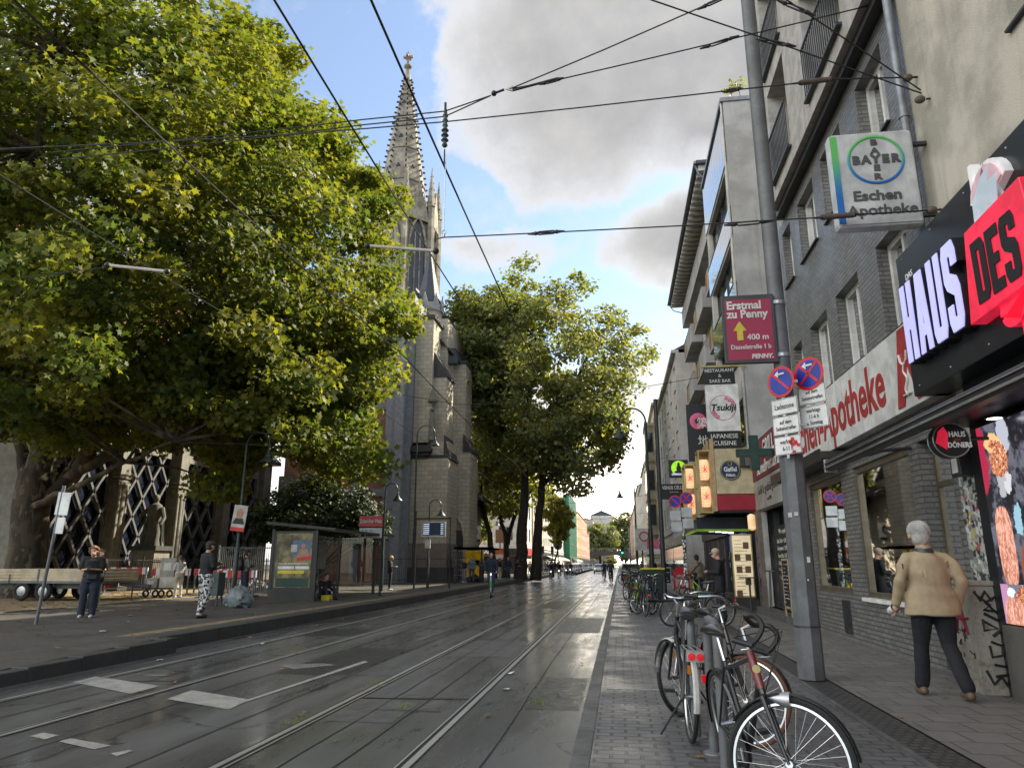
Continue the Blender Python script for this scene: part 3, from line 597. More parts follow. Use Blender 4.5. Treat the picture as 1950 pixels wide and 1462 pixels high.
b=MB(); wallpts(b,[(7.25,3.98),(7.28,3.84)]+arcp(7.06,3.82,.2,.14,180,350)+[(6.78,3.98)],3.78,.1); b.build('tail','panel_red',t); MB().box(3.8,3.85,6.94,6.98,3.56,3.7).build('tail_tip','panel_red',t)
t=thing('ceiling_spotlight','lit round spotlight under the kebab shop canopy','light',(3.95,8.05,2.98)); MB().lathe((0,0,0),[(.0,.02),(.09,.02),(.09,0)],16).build('housing','black',t); MB().lathe((0,0,-.004),[(0,0),(.07,0),(.07,.003)],16).build('lens',mat('lamp_on',(1,.95,.9),.3,emit=6,var=0),t)
# LED screen: food photographs built as a generic flat display
def screenmat():
    m=bpy.data.materials.new('led_screen'); m.use_nodes=True; t_=m.node_tree; g=NG(t_); b=t_.nodes['Principled BSDF']; v=coords(g); s=g.n('ShaderNodeSeparateXYZ'); g.l(v,s.inputs[0]); Y_,Z_=s.outputs[1],s.outputs[2]
    wn=g.noise(v,6,4,.6,out=1); wsn=g.n('ShaderNodeSeparateXYZ'); g.l(wn,wsn.inputs[0]); Yw=g.m('ADD',Y_,g.m('MULTIPLY',g.m('SUBTRACT',wsn.outputs[0],.5),.22)); Zw=g.m('ADD',Z_,g.m('MULTIPLY',g.m('SUBTRACT',wsn.outputs[1],.5),.22))
    def ell(y,z,ry,rz,soft=.06,w=1,p=2.):
        A,B=(Yw,Zw) if w else (Y_,Z_); d=g.m('POWER',g.m('ADD',g.m('POWER',g.m('ABSOLUTE',g.m('DIVIDE',g.m('SUBTRACT',A,y),ry)),p),g.m('POWER',g.m('ABSOLUTE',g.m('DIVIDE',g.m('SUBTRACT',B,z),rz)),p)),1/p); return g.mr(d,1-soft,1+soft,1.,0.)
    meat=g.mixc(g.mr(g.noise(v,17,5,.7,dist=2.5),.38,.58),(.95,.42,.22),(.22,.03,.015)); meat=g.mixc(g.mr(g.noise(v,26,3,.6),.60,.66),meat,(.95,.85,.55))
    st=g.n('ShaderNodeMapping'); g.l(v,st.inputs[0]); st.inputs['Scale'].default_value=(1,1,.35); meat2=g.mixc(g.mr(g.noise(st.outputs[0],30,5,.7,dist=1.),.40,.60),(.90,.48,.36),(.42,.13,.08))
    c=g.mixc(g.mr(g.noise(v,5,5,.7),.44,.60),(.012,.012,.018),(.13,.13,.17))
    c=g.mixc(ell(8.78,2.7,.12,.45),c,(.40,.02,.06)); c=g.mixc(ell(8.25,2.85,.10,.2),c,(.45,.47,.55)); c=g.mixc(ell(8.42,2.36,.10,.16),c,(.42,.42,.46)); c=g.mixc(ell(8.30,2.36,.06,.14),c,(.60,.60,.64))
    c=g.mixc(ell(8.42,2.60,.20,.19),c,meat); c=g.mixc(ell(8.50,2.80,.17,.09),c,(.85,.50,.22)); c=g.mixc(ell(8.44,2.77,.13,.05),c,meat)
    c=g.mixc(g.mr(Z_,2.02,2.03),c,c); c=g.mixc(ell(8.53,1.68,.17,.42,.03,0,3.),c,meat2); c=g.mixc(ell(8.22,1.95,.07,.16),c,(.30,.50,.62)); c=g.mixc(ell(8.12,1.55,.16,.09),c,(.62,.28,.2)); c=g.mixc(ell(8.0,1.45,.12,.14),c,(.50,.02,.07)); c=g.mixc(ell(8.10,1.80,.05,.05),c,(.10,.55,.12)); c=g.mixc(ell(8.25,1.45,.04,.22),c,(.30,.07,.03))
    low=g.mixc(ell(8.72,1.1,.10,.3),(.16,.17,.22),(.50,.25,.42)); low=g.mixc(ell(8.6,1.2,.08,.06),low,(.75,.80,.82)); low=g.mixc(ell(8.12,1.07,.42,.26,.04,0),low,meat); low=g.mixc(ell(8.58,.98,.20,.17,.04),low,meat2)
    c=g.mixc(g.mr(Z_,1.285,1.29,1.,0.,'LINEAR'),c,low)
    ln=g.m('FRACT',g.m('MULTIPLY',Z_,55.)); px=g.mr(ln,.0,.3,.6,1.); c=g.mixc(1.,c,g.comb(px,px,px),'MULTIPLY')
    b.inputs['Base Color'].default_value=(.01,.01,.01,1); b.inputs['Roughness'].default_value=.3; g.l(c,b.inputs['Emission Color']); b.inputs['Emission Strength'].default_value=.55; return m
M['screen']=screenmat()
t=thing('advertising_screen','tall glowing screen showing kebab and meat pictures beside the shop door','screen',(0,0,0))
MB().box(4.1,4.15,7.2,8.8,.88,3.0).build('display','screen',t); MB().box(4.115,4.16,7.16,8.83,.84,3.03).build('frame','black',t)
# round blade sign
t=thing('round_blade_sign','small round black blade sign reading HAUS DES DÖNERS hanging over the sidewalk','sign',(0,0,0))
MB().cyl((3.69,8.62,2.83),(3.69,8.48,2.83),.19,n=40).build('disc','black',t,True); MB().ring((3.69,8.62,2.83),(0,1,0),.19,.008,40,6).build('rim','alu',t)
MB().ring((3.69,8.48,2.83),(0,1,0),.19,.008,40,6).build('rim','alu',t)
text('HAUS',.085,'sign_white',t,(3.75,8.474,2.89),bold=.002,sx=.8); text('DÖNERS',.08,'sign_white',t,(3.765,8.474,2.77),bold=.002,sx=.8); MB().box(3.71,3.78,8.471,8.48,2.815,2.845).build('red_plate','sign_red',t)
b=MB(); b.prism([(3.69-.17,8.472,2.80),(3.69-.13,8.472,2.93),(3.62,8.472,2.98),(3.66,8.472,2.9),(3.63,8.472,2.72)],(0,.006,0)); b.build('red_shape','panel_red',t); MB().cyl((3.88,8.55,2.85),(4.3,8.55,2.85),.02).build('arm','black',t)
# CCTV
t=thing('security_camera','small dark security camera under the black fascia','camera',(3.9,9.35,3.35)); MB().cyl((0,0,0),(-.16,-.1,-.06),.04).build('body','black',t,True); MB().cyl((0,0,0),(.3,.05,.1),.012).build('arm','black',t)
# ---- illuminated pharmacy sign (double sided box)
mm('bayerbox',(.48,.49,.50),.35,streak=.5,emit=.04,dirt=.12); mm('letter_grey',(.07,.07,.075),.5)
def gradmat(name,z0,z1,a,b_):
    m=bpy.data.materials.new(name); m.use_nodes=True; g=NG(m.node_tree); v=coords(g); s=g.n('ShaderNodeSeparateXYZ'); g.l(v,s.inputs[0]); g.l(g.mixc(g.mr(s.outputs[2],z0,z1),a,b_),m.node_tree.nodes['Principled BSDF'].inputs['Base Color']); return m
M['bg']=gradmat('blue_to_green',6.2,6.95,(.0,.12,.42),(.10,.45,.10)); M['bgr']=gradmat('blue_to_green_ring',6.45,7.1,(.0,.12,.42),(.10,.45,.10))
t=thing('pharmacy_lightbox','large square white light box with a blue green ring of letters and Eschen Apotheke below','sign',(0,0,0))
SY=9.25
MB().box(3.03,4.12,SY,SY+.22,5.80,7.22).build('case','bayerbox',t,bevel=.07); MB().box(3.075,4.075,SY-.006,SY+.02,5.845,7.175).build('face','bayerbox',t,bevel=.004)
MB().box(3.045,3.13,SY-.012,SY-.004,5.86,7.16).build('stripe','bg',t)
MB().ring((3.6,SY-.012,6.77),(0,1,0),.345,.02,48,6,.5).build('ring','bgr',t)
for k,ch in enumerate('BAYER'):
    text(ch,.165,'letter_grey',t,(3.6+(k-2)*.125,SY-.013,6.77),sx=1.0,bold=.011,ext=.004)
    if k!=2: text(ch,.118,'letter_grey',t,(3.6,SY-.013,6.77-(k-2)*.128),sx=1.3,bold=.007,ext=.004)
text('Eschen',.20,'letter_grey',t,(3.56,SY-.013,6.24),bold=.006,sx=1.1,ext=.004); text('Apotheke',.20,'letter_grey',t,(3.6,SY-.013,6.03),bold=.004,sx=1.1,ext=.004)
b=MB(); b.box(4.1,4.31,SY+.08,SY+.14,5.95,6.0); b.box(4.1,4.31,SY+.08,SY+.14,7.0,7.05); b.build('bracket','steel_dark',t)
# ---- low building with the snack bar
mm('snackred',(.17,.022,.03),.6,dirt=.3,streak=.3); mm('snackpale',(.35,.33,.31),.6,streak=.4); mm('pilaster',(.16,.13,.11),.8,dirt=.5)
t=thing('snack_bar_building','low snack bar with dark red Schnellrestaurant sign and open shopfront','building',(0,0,0))
b=MB(); front(b,XF,1,17.62,23.68,0,5.2,[(18.4,22.9,.28,3.05)],.15); shell(b,XF,1,17.62,23.68,0,5.2,9); b.build('wall','concrete_grey',t)
MB().box(10.5,20,17.7,23.6,5.2,19).build('unseen_sun_block','concrete_pale',t)  # added unseen mass, keeps the sun from leaking through the gap
MB().box(4.22,4.31,17.95,23.6,3.96,5.1).build('red_signboard','snackred',t); text('GRILL',.62,'white',t,(4.21,20.7,4.72),u=(0,-1,0),bold=.012); text('Schnellrestaurant',.48,'white',t,(4.21,20.8,4.22),u=(0,-1,0),bold=.008,sx=1.05)
MB().box(4.24,4.31,17.95,23.6,3.08,3.95).build('pale_signboard','snackpale',t); text('Grill & gutbürgerliche Küche',.36,'steel_dark',t,(4.235,20.7,3.62),u=(0,-1,0)); text('seit 1980',.16,'steel_dark',t,(4.235,21.2,3.3),u=(0,-1,0))
MB().box(4.2,4.31,22.95,23.65,.1,3.06).build('pilaster','pilaster',t); MB().box(3.95,4.5,17.9,22.9,.1,.28).build('step','kerbstone',t)
mm('chalk',(.012,.013,.016),.7); b=MB(); b.box(4.7,4.75,18.5,22.8,.28,3.0); b.build('shopfront','glassdark',t); b=MB()
for y in (18.42,19.8,21.3,22.8): b.box(4.62,4.7,y-.04,y+.04,.28,3.03)
b.box(4.62,4.7,18.4,22.9,2.5,2.58); b.build('shopfront_frame','steel_dark',t)
mm('graffiti_v',(.10,.05,.16),.6)
b=MB(); r=random.Random(2); y=23.3
for k in range(7):
    z=.5+k*.22; b.tube([(4.195,y+r.uniform(-.22,.22),z+r.uniform(-.08,.14)) for _ in range(5)],.012,5)
b.tube([(4.195,y+r.uniform(-.2,.2),2.2+r.uniform(-.1,.2)) for _ in range(7)],.01,5); b.build('graffiti','graffiti_v',t)
# chalk boards
def chalkboard(par,c,w,h,rows,x,seed,sz=None):
    r=random.Random(seed); b=MB()
    for i in range(rows):
        z=c[2]+h/2-h*(i+1)/(rows+1); y=c[1]+w/2-.08*w
        if i==0: y-=.15*w
        while y>c[1]-w/2+.12*w:
            l=r.uniform(.02,.05)*w*1.4; b.tube([(x,y,z+r.uniform(-.2,.2)*h/rows*.6),(x,y-l*.3,z+r.uniform(-.3,.3)*h/rows*.6),(x,y-l*.6,z+r.uniform(-.3,.3)*h/rows*.6),(x,y-l,z)],.0045,4); y-=l*r.choice((1.3,1.3,2.2,4))
            if r.random()<.09: break
    return tag(b.build('chalk_writing','offwhite',par),kind='stuff')
t=thing('menu_blackboard','large chalk menu blackboard hung in the snack bar shopfront','blackboard',(0,0,0)); MB().box(4.5,4.54,19.7,22.2,.95,2.55).build('board','chalk',t); text('Wir empfehlen',.2,'offwhite',t,(4.493,21,2.38),u=(0,-1,0)); 
for i,s in enumerate(('Salat Teller','Currywurst','Gyros Pita','Schnitzel','Gyros Teller','Frikadelle')): text(s+'  %d,50'%(4+i),.17,'offwhite',t,(4.493,21.95,2.12-i*.2),u=(0,-1,0),align='LEFT')
t=thing('menu_a_board','wooden framed chalk A board standing on the snack bar step','blackboard',(3.98,18.75,.28),R(0))
b=MB(); 
for s in (-1,1): b.ob((0,s*.33,.66),(.03,.05,1.36)); 
b.ob((0,0,1.32),(.03,.66,.05)); b.ob((0,0,.2),(.03,.66,.05)); b.build('frame','wood',t); MB().box(-.008,.008,-.31,.31,.22,1.3).build('board','chalk',t); chalkboard(t,(0,0,.76),.6,1.06,11,-.011,3); b=MB()
for s in (-1,1): b.tube([(.02,s*.3,1.3),(.35,s*.3,0)],.018,5)
b.build('rear_leg','wood',t)
t=thing('bar_table','small dark bar table in front of the menu blackboard','table',(4.15,20.9,.28)); MB().lathe((0,0,1.02),[(.25,0),(.25,.03)],20).build('tabletop','steel_dark',t)
b=MB()
for a in range(4): b.tube([(.18*math.cos(a*PI/2+.7),.18*math.sin(a*PI/2+.7),1.02),(.24*math.cos(a*PI/2+.7),.24*math.sin(a*PI/2+.7),0)],.014,5)
b.build('leg','steel_dark',t)
# pharmacy cross blade sign
t=thing('pharmacy_cross','dark green pharmacy cross sign sticking out above the snack bar','sign',(0,0,0)); cx,cy,cz=3.72,20,4.42; a,c=.21,.47
P=[(-a/2*1.1,c),(a/2*1.1,c),(a/2*1.1,a/2),(c,a/2),(c,-a/2),(a/2*1.1,-a/2),(a/2*1.1,-c),(-a/2*1.1,-c),(-a/2*1.1,-a/2),(-c,-a/2),(-c,a/2),(-a/2*1.1,a/2)]
MB().prism([(cx+p[0],cy,cz+p[1]) for p in P][::-1],(0,.18,0)).build('cross',mat('crossgreen',(.012,.05,.04),.35),t); MB().prism([(cx+p[0]*.86,cy-.012,cz+p[1]*.9) for p in P][::-1],(0,.012,0)).build('lamp_face',mat('crossface',(.015,.06,.05),.5),t); MB().cyl((4.2,20.1,4.42),(4.31,20.1,4.42),.03).build('bracket','steel_dark',t)
# ---- building D1: grey stucco side wall, blue glass bands
mm('blueglass',(.20,.235,.26),.10,0,var=.1,spec=1.,coat=.6); MATS['blueglass'].node_tree.nodes['Principled BSDF'].inputs['Metallic'].default_value=.75
t=thing('stucco_side_building','tall house with grey stucco side wall and reflective blue glass bands','building',(0,0,0))
w1=[(24.5,29.6,z,z+1.55) for z in (5.4,8.2,11.0,13.85)]
b=MB(); front(b,XF,1,23.7,30,0,17.8,w1,.3); b.build('front_wall','render_pale',t)
b=MB(); shell(b,XF,1,23.7,30,0,17.8,13); b.build('side_wall','concrete_pale',t)
for o in w1:
    window_part(t,XF,1,*o,rec=.25,mull=3,frame='metal_dark',curt=True)
for z0,z1 in ((15.5,17.7),(12.65,13.75),(9.8,10.9)): 
    b=MB()
    for k in range(10): b.box(4.26,4.305,23.85+k*.615,23.85+k*.615+.60,z0,z1)
    b.build('glass_band','blueglass',t)
MB().cyl((4.24,23.78,.3),(4.24,23.78,17.8),.035,n=8).build('drainpipe','offwhite',t,True); MB().box(4.2,17.4,23.64,30.05,17.8,17.95).build('coping','zinc',t)
# roof terrace plants
def _bush(name,label,c,r,n,m,sz,parent=None,seed=1,cat='plant',group=None,squash=1.):
    q=np.random.default_rng(seed); b=leaves(np.array(c)+q.normal(0,1,(n,3))*np.array([r[0],r[1],r[2]])*.45,q,sz)
    o=b(name,m,parent)
    if parent is None: tag(o,label,cat,group)
    return o
# restaurant: cream panel bay, lanterns
mm('creampanel',(.52,.45,.28),.6,dirt=.15); mm('redband',(.32,.012,.03),.5); mm('lantern',(.85,.55,.30),.8,emit=.75,var=.15); mm('navy',(.012,.03,.09),.4); mm('goldtrim',(.45,.36,.15),.4,.4); mm('awngreen',(.30,.55,.03),.5,emit=.12)
t=thing('restaurant_bay','projecting cream and red restaurant bay over the sidewalk with an oval beer emblem','shopfront',(0,0,0))
MB().box(3.12,4.31,23.35,27.5,3.62,5.05).build('cream_panel','creampanel',t,bevel=.01); MB().box(3.11,4.31,23.34,27.5,3.12,3.6).build('red_band','redband',t); MB().box(3.15,4.31,23.4,27.5,3.06,3.12).build('soffit','steel_dark',t)
MB().lathe((3.55,23.34,4.36),[(.0,0),(.31,0),(.31,.03),(0,.03)],28,(0,-1,0)).build('emblem_disc','navy',t); b=MB(); b.ring((3.55,23.31,4.36),(0,1,0),.285,.012,28,6); b.ring((3.55,23.305,4.56),(0,1,0),.06,.012,14,5); b.build('emblem_ring','goldtrim',t)
text('Gaffel',.2,'white',t,(3.55,23.30,4.38),bold=.006,sx=.85); text('Kölsch',.12,'white',t,(3.55,23.30,4.2),bold=.004,sx=.85)
b=MB(); b.box(3.85,4.25,23.2,23.33,4.45,4.75); b.build('vent_unit','steel_dark',t,bevel=.01)
b=MB()
for k in range(6): b.box(4.02+k*.04,4.035+k*.04,23.18,23.2,4.48,4.72)
b.build('vent_slats','alu',t)
MB().box(2.98,3.11,23.5,27.4,3.1,5.4).build('timber_post','wood',t)
for q,(x0,x1,y0,y1,z0,z1) in enumerate(((2.6,3.0,23.55,24.3,3.1,5.0),(2.25,2.6,24.6,25.6,2.95,4.7))):
    c=thing('lantern_case',('taller glazed wooden case with two glowing paper lanterns beside the cream bay','lower glazed wooden case with two glowing paper lanterns at the street side')[q],'display case',(0,0,0),group='lantern cases of the restaurant')
    b=MB(); 
    for x in (x0,x1-.04):
        for y in (y0,y1-.04): b.box(x,x+.04,y,y+.04,z0,z1)
    b.box(x0,x1,y0,y1,z0-.05,z0); b.box(x0,x1,y0,y1,z1,z1+.05); b.build('frame','goldtrim',c); MB().box(x1-.038,x1-.03,y0+.04,y1-.04,z0,z1).build('back','wood',c)
    MB().box(x0,x1,y1-.03,y1-.02,z0,z1).build('back_panel','wood',c)
    for k in range(2):
        zz=z0+.48+k*.86; L=thing('paper_lantern',('lower','upper')[k]+' glowing paper lantern in the '+('taller','lower')[q]+' glazed case','lantern',((x0+x1)/2,y0+.25,zz),group='paper lanterns of the restaurant')
        MB().lathe((0,0,0),[(.07,-.33)]+[(.165+.012*math.cos(j*PI)-.04*abs((j-8)/8)**4,-.32+.04*j) for j in range(17)]+[(.07,.33)],18).build('shade','lantern',L,True)
        b=MB(); b.tube([(0,-.175,.12),(0,-.178,-.1)],.012,5); b.tube([(-.07,-.172,.05),(0,-.178,.0),(-.06,-.172,-.1)],.011,5); b.tube([(.07,-.172,.06),(.02,-.178,.0),(.07,-.172,-.09)],.011,5); b.build('brush_mark','panel_red',L)
        MB().lathe((0,0,.33),[(.07,0),(.07,.03)],12).build('cap','black',L)
# kiosk awning with green edge, tubes of light
t=thing('kiosk_canopy','dark kiosk canopy with bright green edge below the restaurant bay','canopy',(0,0,0)); b=MB(); b.box(2.55,4.31,24.6,29.5,2.6,2.98); b.build('box',mat('kioskdark',(.02,.03,.05),.4),t); b=MB(); b.box(2.52,4.31,24.56,24.6,2.52,2.6); b.box(2.52,2.56,24.6,29.5,2.52,2.6); b.build('green_edge','awngreen',t)
for k in range(4):
    o=MB().box(3.0+.28*k,3.18+.28*k,25.2+k*.5,25.28+k*.5,2.54,2.58).build('light_tube',mat('tube_on',(.9,.95,1),.3,emit=3.,var=0),t)
t=thing('ground_floor_shop','dark ground floor shopfront with glowing menu board under the restaurant bay','shopfront',(0,0,0))
MB().box(4.2,4.3,23.72,29.9,.1,3.05).build('front',mat('shopdark',(.02,.03,.055),.65,spec=.15),t)
MB().box(4.12,4.2,23.8,29.9,.1,.45).build('plinth','steel_dark',t); MB().box(4.1,4.2,25.2,28.4,1.9,2.5).build('blue_lightbox',mat('bluelit',(.02,.06,.25),.4,emit=1.2),t)
b=MB(); r=random.Random(4)
for k in range(26): y=r.uniform(24.6,29.6); z=r.uniform(.8,1.8); b.box(4.185,4.199,y,y+r.uniform(.06,.2),z,z+r.uniform(.05,.2))
tag(b.build('window_stickers','offwhite',t),kind='stuff')
b=MB()
for k in range(4): b.box(4.17,4.2,24.9+k*1.3,24.96+k*1.3,.3,2.5)
b.build('door_frames','steel_dark',t)
t=thing('lit_menu_board','tall glowing cream menu board with small food pictures','menu board',(0,0,0)); MB().box(3.5,4.05,23.62,23.7,.55,2.35).build('panel',mat('menu_lit',(.75,.62,.40),.6,emit=.45,var=.1),t); MB().box(3.46,4.09,23.65,23.72,.5,2.4).build('frame','goldtrim',t)
b=MB(); r=random.Random(8)
for k in range(5):
    for s in (0,1):
        x=3.56+s*.27+r.uniform(-.03,.03); z=2.15-k*.36; 
        if r.random()<.8: b.box(x,x+.17,23.612,23.62,z-.2,z)
b.build('food_picture',mat('foodpic',(.15,.09,.05),.6,dirt=.6,vs=14),t)
b=MB()
for k in range(16): b.box(3.55,3.75+.2*r.random(),23.613,23.62,.62+k*.105,.632+k*.105)
b.build('menu_lines','steel_dark',t)
t=thing('wall_lantern','orange paper wall lantern under the restaurant soffit','lantern',(4.1,23.45,2.75)); MB().lathe((0,0,0),[(.05,-.25),(.12,-.2),(.12,.2),(.05,.25)],14).build('shade','lantern',t,True); MB().cyl((0,0,.25),(0,0,.33),.01).build('cord','black',t)
t=thing('bistro_table','small dark round table in front of the lit menu board','table',(3.85,23.2,.1)); MB().lathe((0,0,.98),[(.3,0),(.3,.03)],20).build('tabletop','steel_dark',t); MB().lathe((0,0,0),[(.2,0),(.03,.03),(.03,.98)],12).build('stem','steel_dark',t)
# Japanese restaurant blade signs
mm('signblack',(.012,.012,.014),.4); mm('pinkprint',(.65,.12,.25),.5); 
t=thing('white_blade_sign','tall white Japanese restaurant blade sign with black head and foot boards','sign',(0,0,0)); y=23.55
MB().box(2.98,4.02,y,y+.14,5.65,7.2).build('white_panel','white',t); MB().box(2.98,3.95,y-.005,y+.145,7.2,7.78).build('head_board','signblack',t); MB().box(2.98,3.98,y-.005,y+.145,5.08,5.65).build('foot_board','signblack',t)
for i,s in enumerate(('RESTAURANT','&','SAKE BAR')): text(s,.155,'white',t,(3.47,y-.01,7.67-i*.18),bold=.001)
text('JAPANESE',.2,'white',t,(3.48,y-.01,5.48)); text('CUISINE',.2,'white',t,(3.48,y-.01,5.25))
MB().ring((3.5,y-.004,6.42),(0,1,0),.41,.008,40,6).build('circle','sign_red',t); text('Tsukiji',.3,'signblack',t,(3.5,y-.008,6.42),shear=.2,bold=.008)
b=MB(); r=random.Random(3)
for cx,cz in ((3.72,6.66),(3.82,6.58),(3.62,6.72),(3.25,6.2),(3.33,6.12),(3.2,6.28)):
    for k in range(5): a=k*1.257+cx; b.lathe((cx+.04*math.cos(a),y-.003-.0004*k,cz+.04*math.sin(a)),[(0,0),(.028,0),(.02,.003)],8,(0,-1,0))
b.build('blossom','pinkprint',t); b=MB(); b.box(2.9,4.31,y+.04,y+.1,7.8,7.86); b.box(3.98,4.31,y+.04,y+.1,5.02,5.08); b.build('bracket','goldtrim',t)
t=thing('black_blade_sign','black vertical blade sign with pink circle and white Japanese characters','sign',(0,0,0)); y=25.4
MB().box(2.52,3.55,y,y+.14,4.95,6.95).build('panel','signblack',t); MB().ring((2.9,y-.004,6.35),(0,1,0),.2,.09,30,6,.1).build('pink_circle','pinkprint',t)
text('築',.42,'white',t,(3.05,y-.012,6.25)); text('地',.42,'white',t,(3.05,y-.012,5.62)); text('TSUKIJI',.17,'white',t,(3.02,y-.012,5.2),bold=.003); MB().box(3.5,4.31,y+.04,y+.1,6.8,6.86).build('bracket','steel_dark',t)
t=thing('green_round_emblem_sign','small black blade sign with a bright green disc and a seated figure outline','sign',(0,0,0)); y=33
MB().box(2.35,3.2,y,y+.12,5.25,6.05).build('panel','signblack',t); MB().lathe((2.78,y-.005,5.68),[(0,0),(.33,0),(.33,.01)],28,(0,-1,0)).build('disc',mat('limelit',(.35,.75,.02),.4,emit=.7),t)
b=MB(); b.ball((2.78,y-.02,5.85),(.06,.01,.08)); b.ball((2.78,y-.02,5.66),(.11,.01,.16)); b.ball((2.78,y-.02,5.5),(.2,.01,.07)); b.build('figure','signblack',t); b=MB()
for k in range(9): b.ball((2.5+k*.07,y-.025,5.4),(.05,.008,.05),8,5)
b.build('lotus',mat('lotus',(.6,.62,.9),.5,emit=.4),t); MB().box(3.2,4.31,y+.04,y+.08,5.8,5.85).build('bracket','steel_dark',t)
t=thing('venue_blade_sign','black rectangular blade sign reading VENUS CELLER','sign',(0,0,0)); y=38
MB().box(2.2,3.62,y,y+.14,4.72,5.5).build('panel','signblack',t); text('VENUS CELLER',.25,'white',t,(2.91,y-.01,5.3),bold=.006,sx=.72); text('BAR MUSIK',.09,'white',t,(2.91,y-.01,5.08)); text('täglich',.08,'white',t,(2.91,y-.01,4.84)); MB().box(3.6,4.31,y+.04,y+.1,5.2,5.26).build('bracket','steel_dark',t)
# ---- building D2: balconies with colour panels, jutting eaves with rafters
t=thing('balcony_building','grey house with concrete balconies, coloured balcony panels and a jutting raftered eave','building',(1.15,0,0))
MB().box(4.22,4.31,30.2,48.3,.1,2.8).build('shopfront',mat('shopdark2',(.015,.02,.035),.5,spec=.3),t); MB().box(4.12,4.31,30.2,48.3,2.85,3.5).build('shop_fascia','steel_dark',t); MB().box(4.16,4.22,30.4,34.6,1.5,2.6).build('blue_window_print',mat('blueprint',(.02,.06,.16),.5,emit=.25),t)
b=MB()
for k in range(9): b.box(4.17,4.22,30.3+k*2.1,30.42+k*2.1,.1,2.85)
b.build('shop_pillars','pilaster',t)

w2=[(30.8+k*3.4,33.2+k*3.4,z,z+1.9) for k in range(5) for z in (6.,9.,12.,15.)]
b=MB(); front(b,XF,1,30.02,48.5,0,18.4,w2,.3); shell(b,XF,1,30.02,48.5,0,18.4,12); b.build('wall','render_pale',t)
for o in w2: simple_window(t,XF,1,*o)
for k in range(3):
    for z in (8.6,11.6,14.6):
        y0=30.4+k*6.1; bb=MB(); bb.box(3.62,4.3,y0,y0+4.6,z-.12,z+.02); bb.box(3.62,3.70,y0,y0+2.9,z+.02,z+1.05); bb.box(3.62,4.3,y0-.06,y0,z-.1,z+1.05); q=bb.build('balcony','concrete_pale',t)
        for j,c in enumerate(((.10,.20,.14),(.42,.32,.12),(.30,.10,.07))): MB().box(3.63,3.67,y0+2.9+j*.55,y0+3.4+j*.55,z+.03,z+1.0).build('colour_panel',mat('cpanel%d'%j,c,.6),q)
        MB().box(3.61,3.69,y0,y0+4.6,z+1.06,z+1.1).build('handrail','metal_dark',q)
MB().box(3.75,4.31,30.3,48.5,17.3,18.5).build('parapet','concrete_pale',t); b=MB(); b.box(2.9,4.5,29.9,48.6,19.05,19.2); b.build('eave','roof_slate',t)
b=MB()
for k in range(31): b.box(3.0,4.4,30.1+k*.6,30.34+k*.6,18.78,19.04)
b.build('rafters','offwhite',t); b=MB(); b.tube([(2.86,29.9,19.1),(2.86,48.6,19.1)],.07,8); b.tube([(2.86,48.4,19.1),(3.2,48.4,18.6),(4.1,48.4,18.3)],.04,6); b.tube([(2.86,30.1,19.1),(3.0,30.1,18.6),(3.4,30.1,18.2)],.045,6); b.build('gutter','zinc',t,True); MB().box(4.0,10,30.3,48,18.5,19.05).build('attic','concrete_pale',t)
# ---- the row that follows, each house its own thing
def house(label,s,xf,y0,y1,h,wallm,fl=4,bay=3.,ww=1.3,wh=1.7,g0=4.,rt='roof_slate',cornice=True,awn=None,dep=10,rh=2.6,name='town_house',band='steel_dark',group=None):
    t=thing(name,label,'building',(0,0,0),group=group); n=max(1,int((y1-y0)/bay)); ops=[]; p=(y1-y0)/n; fh=(h-g0)/fl
    for k in range(n):
        for f in range(fl): yc=y0+p*(k+.5); z=g0+f*fh+.6; ops.append((yc-ww/2,yc+ww/2,z,z+min(wh,fh-1)))
    b=MB(); front(b,xf,s,y0,y1,0,h,ops,.2); shell(b,xf,s,y0,y1,0,h,dep); b.build('wall',wallm,t)
    for o in ops[:90]: simple_window(t,xf,s,*o,rec=.18,ledge=1)
    b=MB(); zbox(b,xf-s*.04,s,.06,y0+.2,y1-.2,.1,2.7); b.build('shopfront','glassdark',t); b=MB(); zbox(b,xf-s*.14,s,.16,y0+.1,y1-.1,2.8,3.4); b.build('shop_sign',band,t)
    if cornice:
        b=MB(); zbox(b,xf-s*.28,s,.5,y0,y1,h,h+.22); zbox(b,xf-s*.12,s,.14,y0,y1,g0-.15,g0); b.build('cornice',wallm,t)
    b=MB(); x1,x2=xf-s*.1,xf+s*dep; xm=(x1+x2)/2; zz=h+.225
    b.add([(x1,y0,zz),(x1,y1,zz),(xm,y1,zz+rh),(xm,y0,zz+rh),(x2,y1,zz),(x2,y0,zz)],((0,1,2,3),(3,2,4,5),(0,3,5),(1,4,2))); r_=b.build('roof',rt,t)
    for yy in (y0+.5,): MB().box(xm-.5,xm+.1,yy,yy+1.,zz+rh*.6,zz+rh+1.1).build('chimney','roof_red',r_)
    if awn:
        b=MB(); x=xf-s*1.5; b.add([(xf,y0+1,2.9),(xf,y1-1,2.9),(x,y1-1,2.3),(x,y0+1,2.3),(x,y1-1,2.1),(x,y0+1,2.1)],((0,1,2,3),(3,2,4,5))); b.build('awning',awn,t)
    return t
mm('awnwhite',(.6,.58,.52),.8); mm('awnmint',(.35,.55,.45),.8)
G='houses along the right kerb'
house('plain pale house directly behind the balcony house, right side',1,4.31,48.55,60,15.6,'render_pale',4,2.9,g0=4.2,group=G)
house('grey rendered house with dark eave before the ornate stone house',1,4.31,60.05,74,15.8,'render_grey',4,2.8,group=G)
tO=house('ornate stone house with bay window on carved brackets, right side',1,4.1,74.05,92,17.5,'stone_ornate',4,3.,ww=1.2,rh=3.4,group=G)
b=MB(); b.box(3.2,4.1,77,82,4.4,16); 
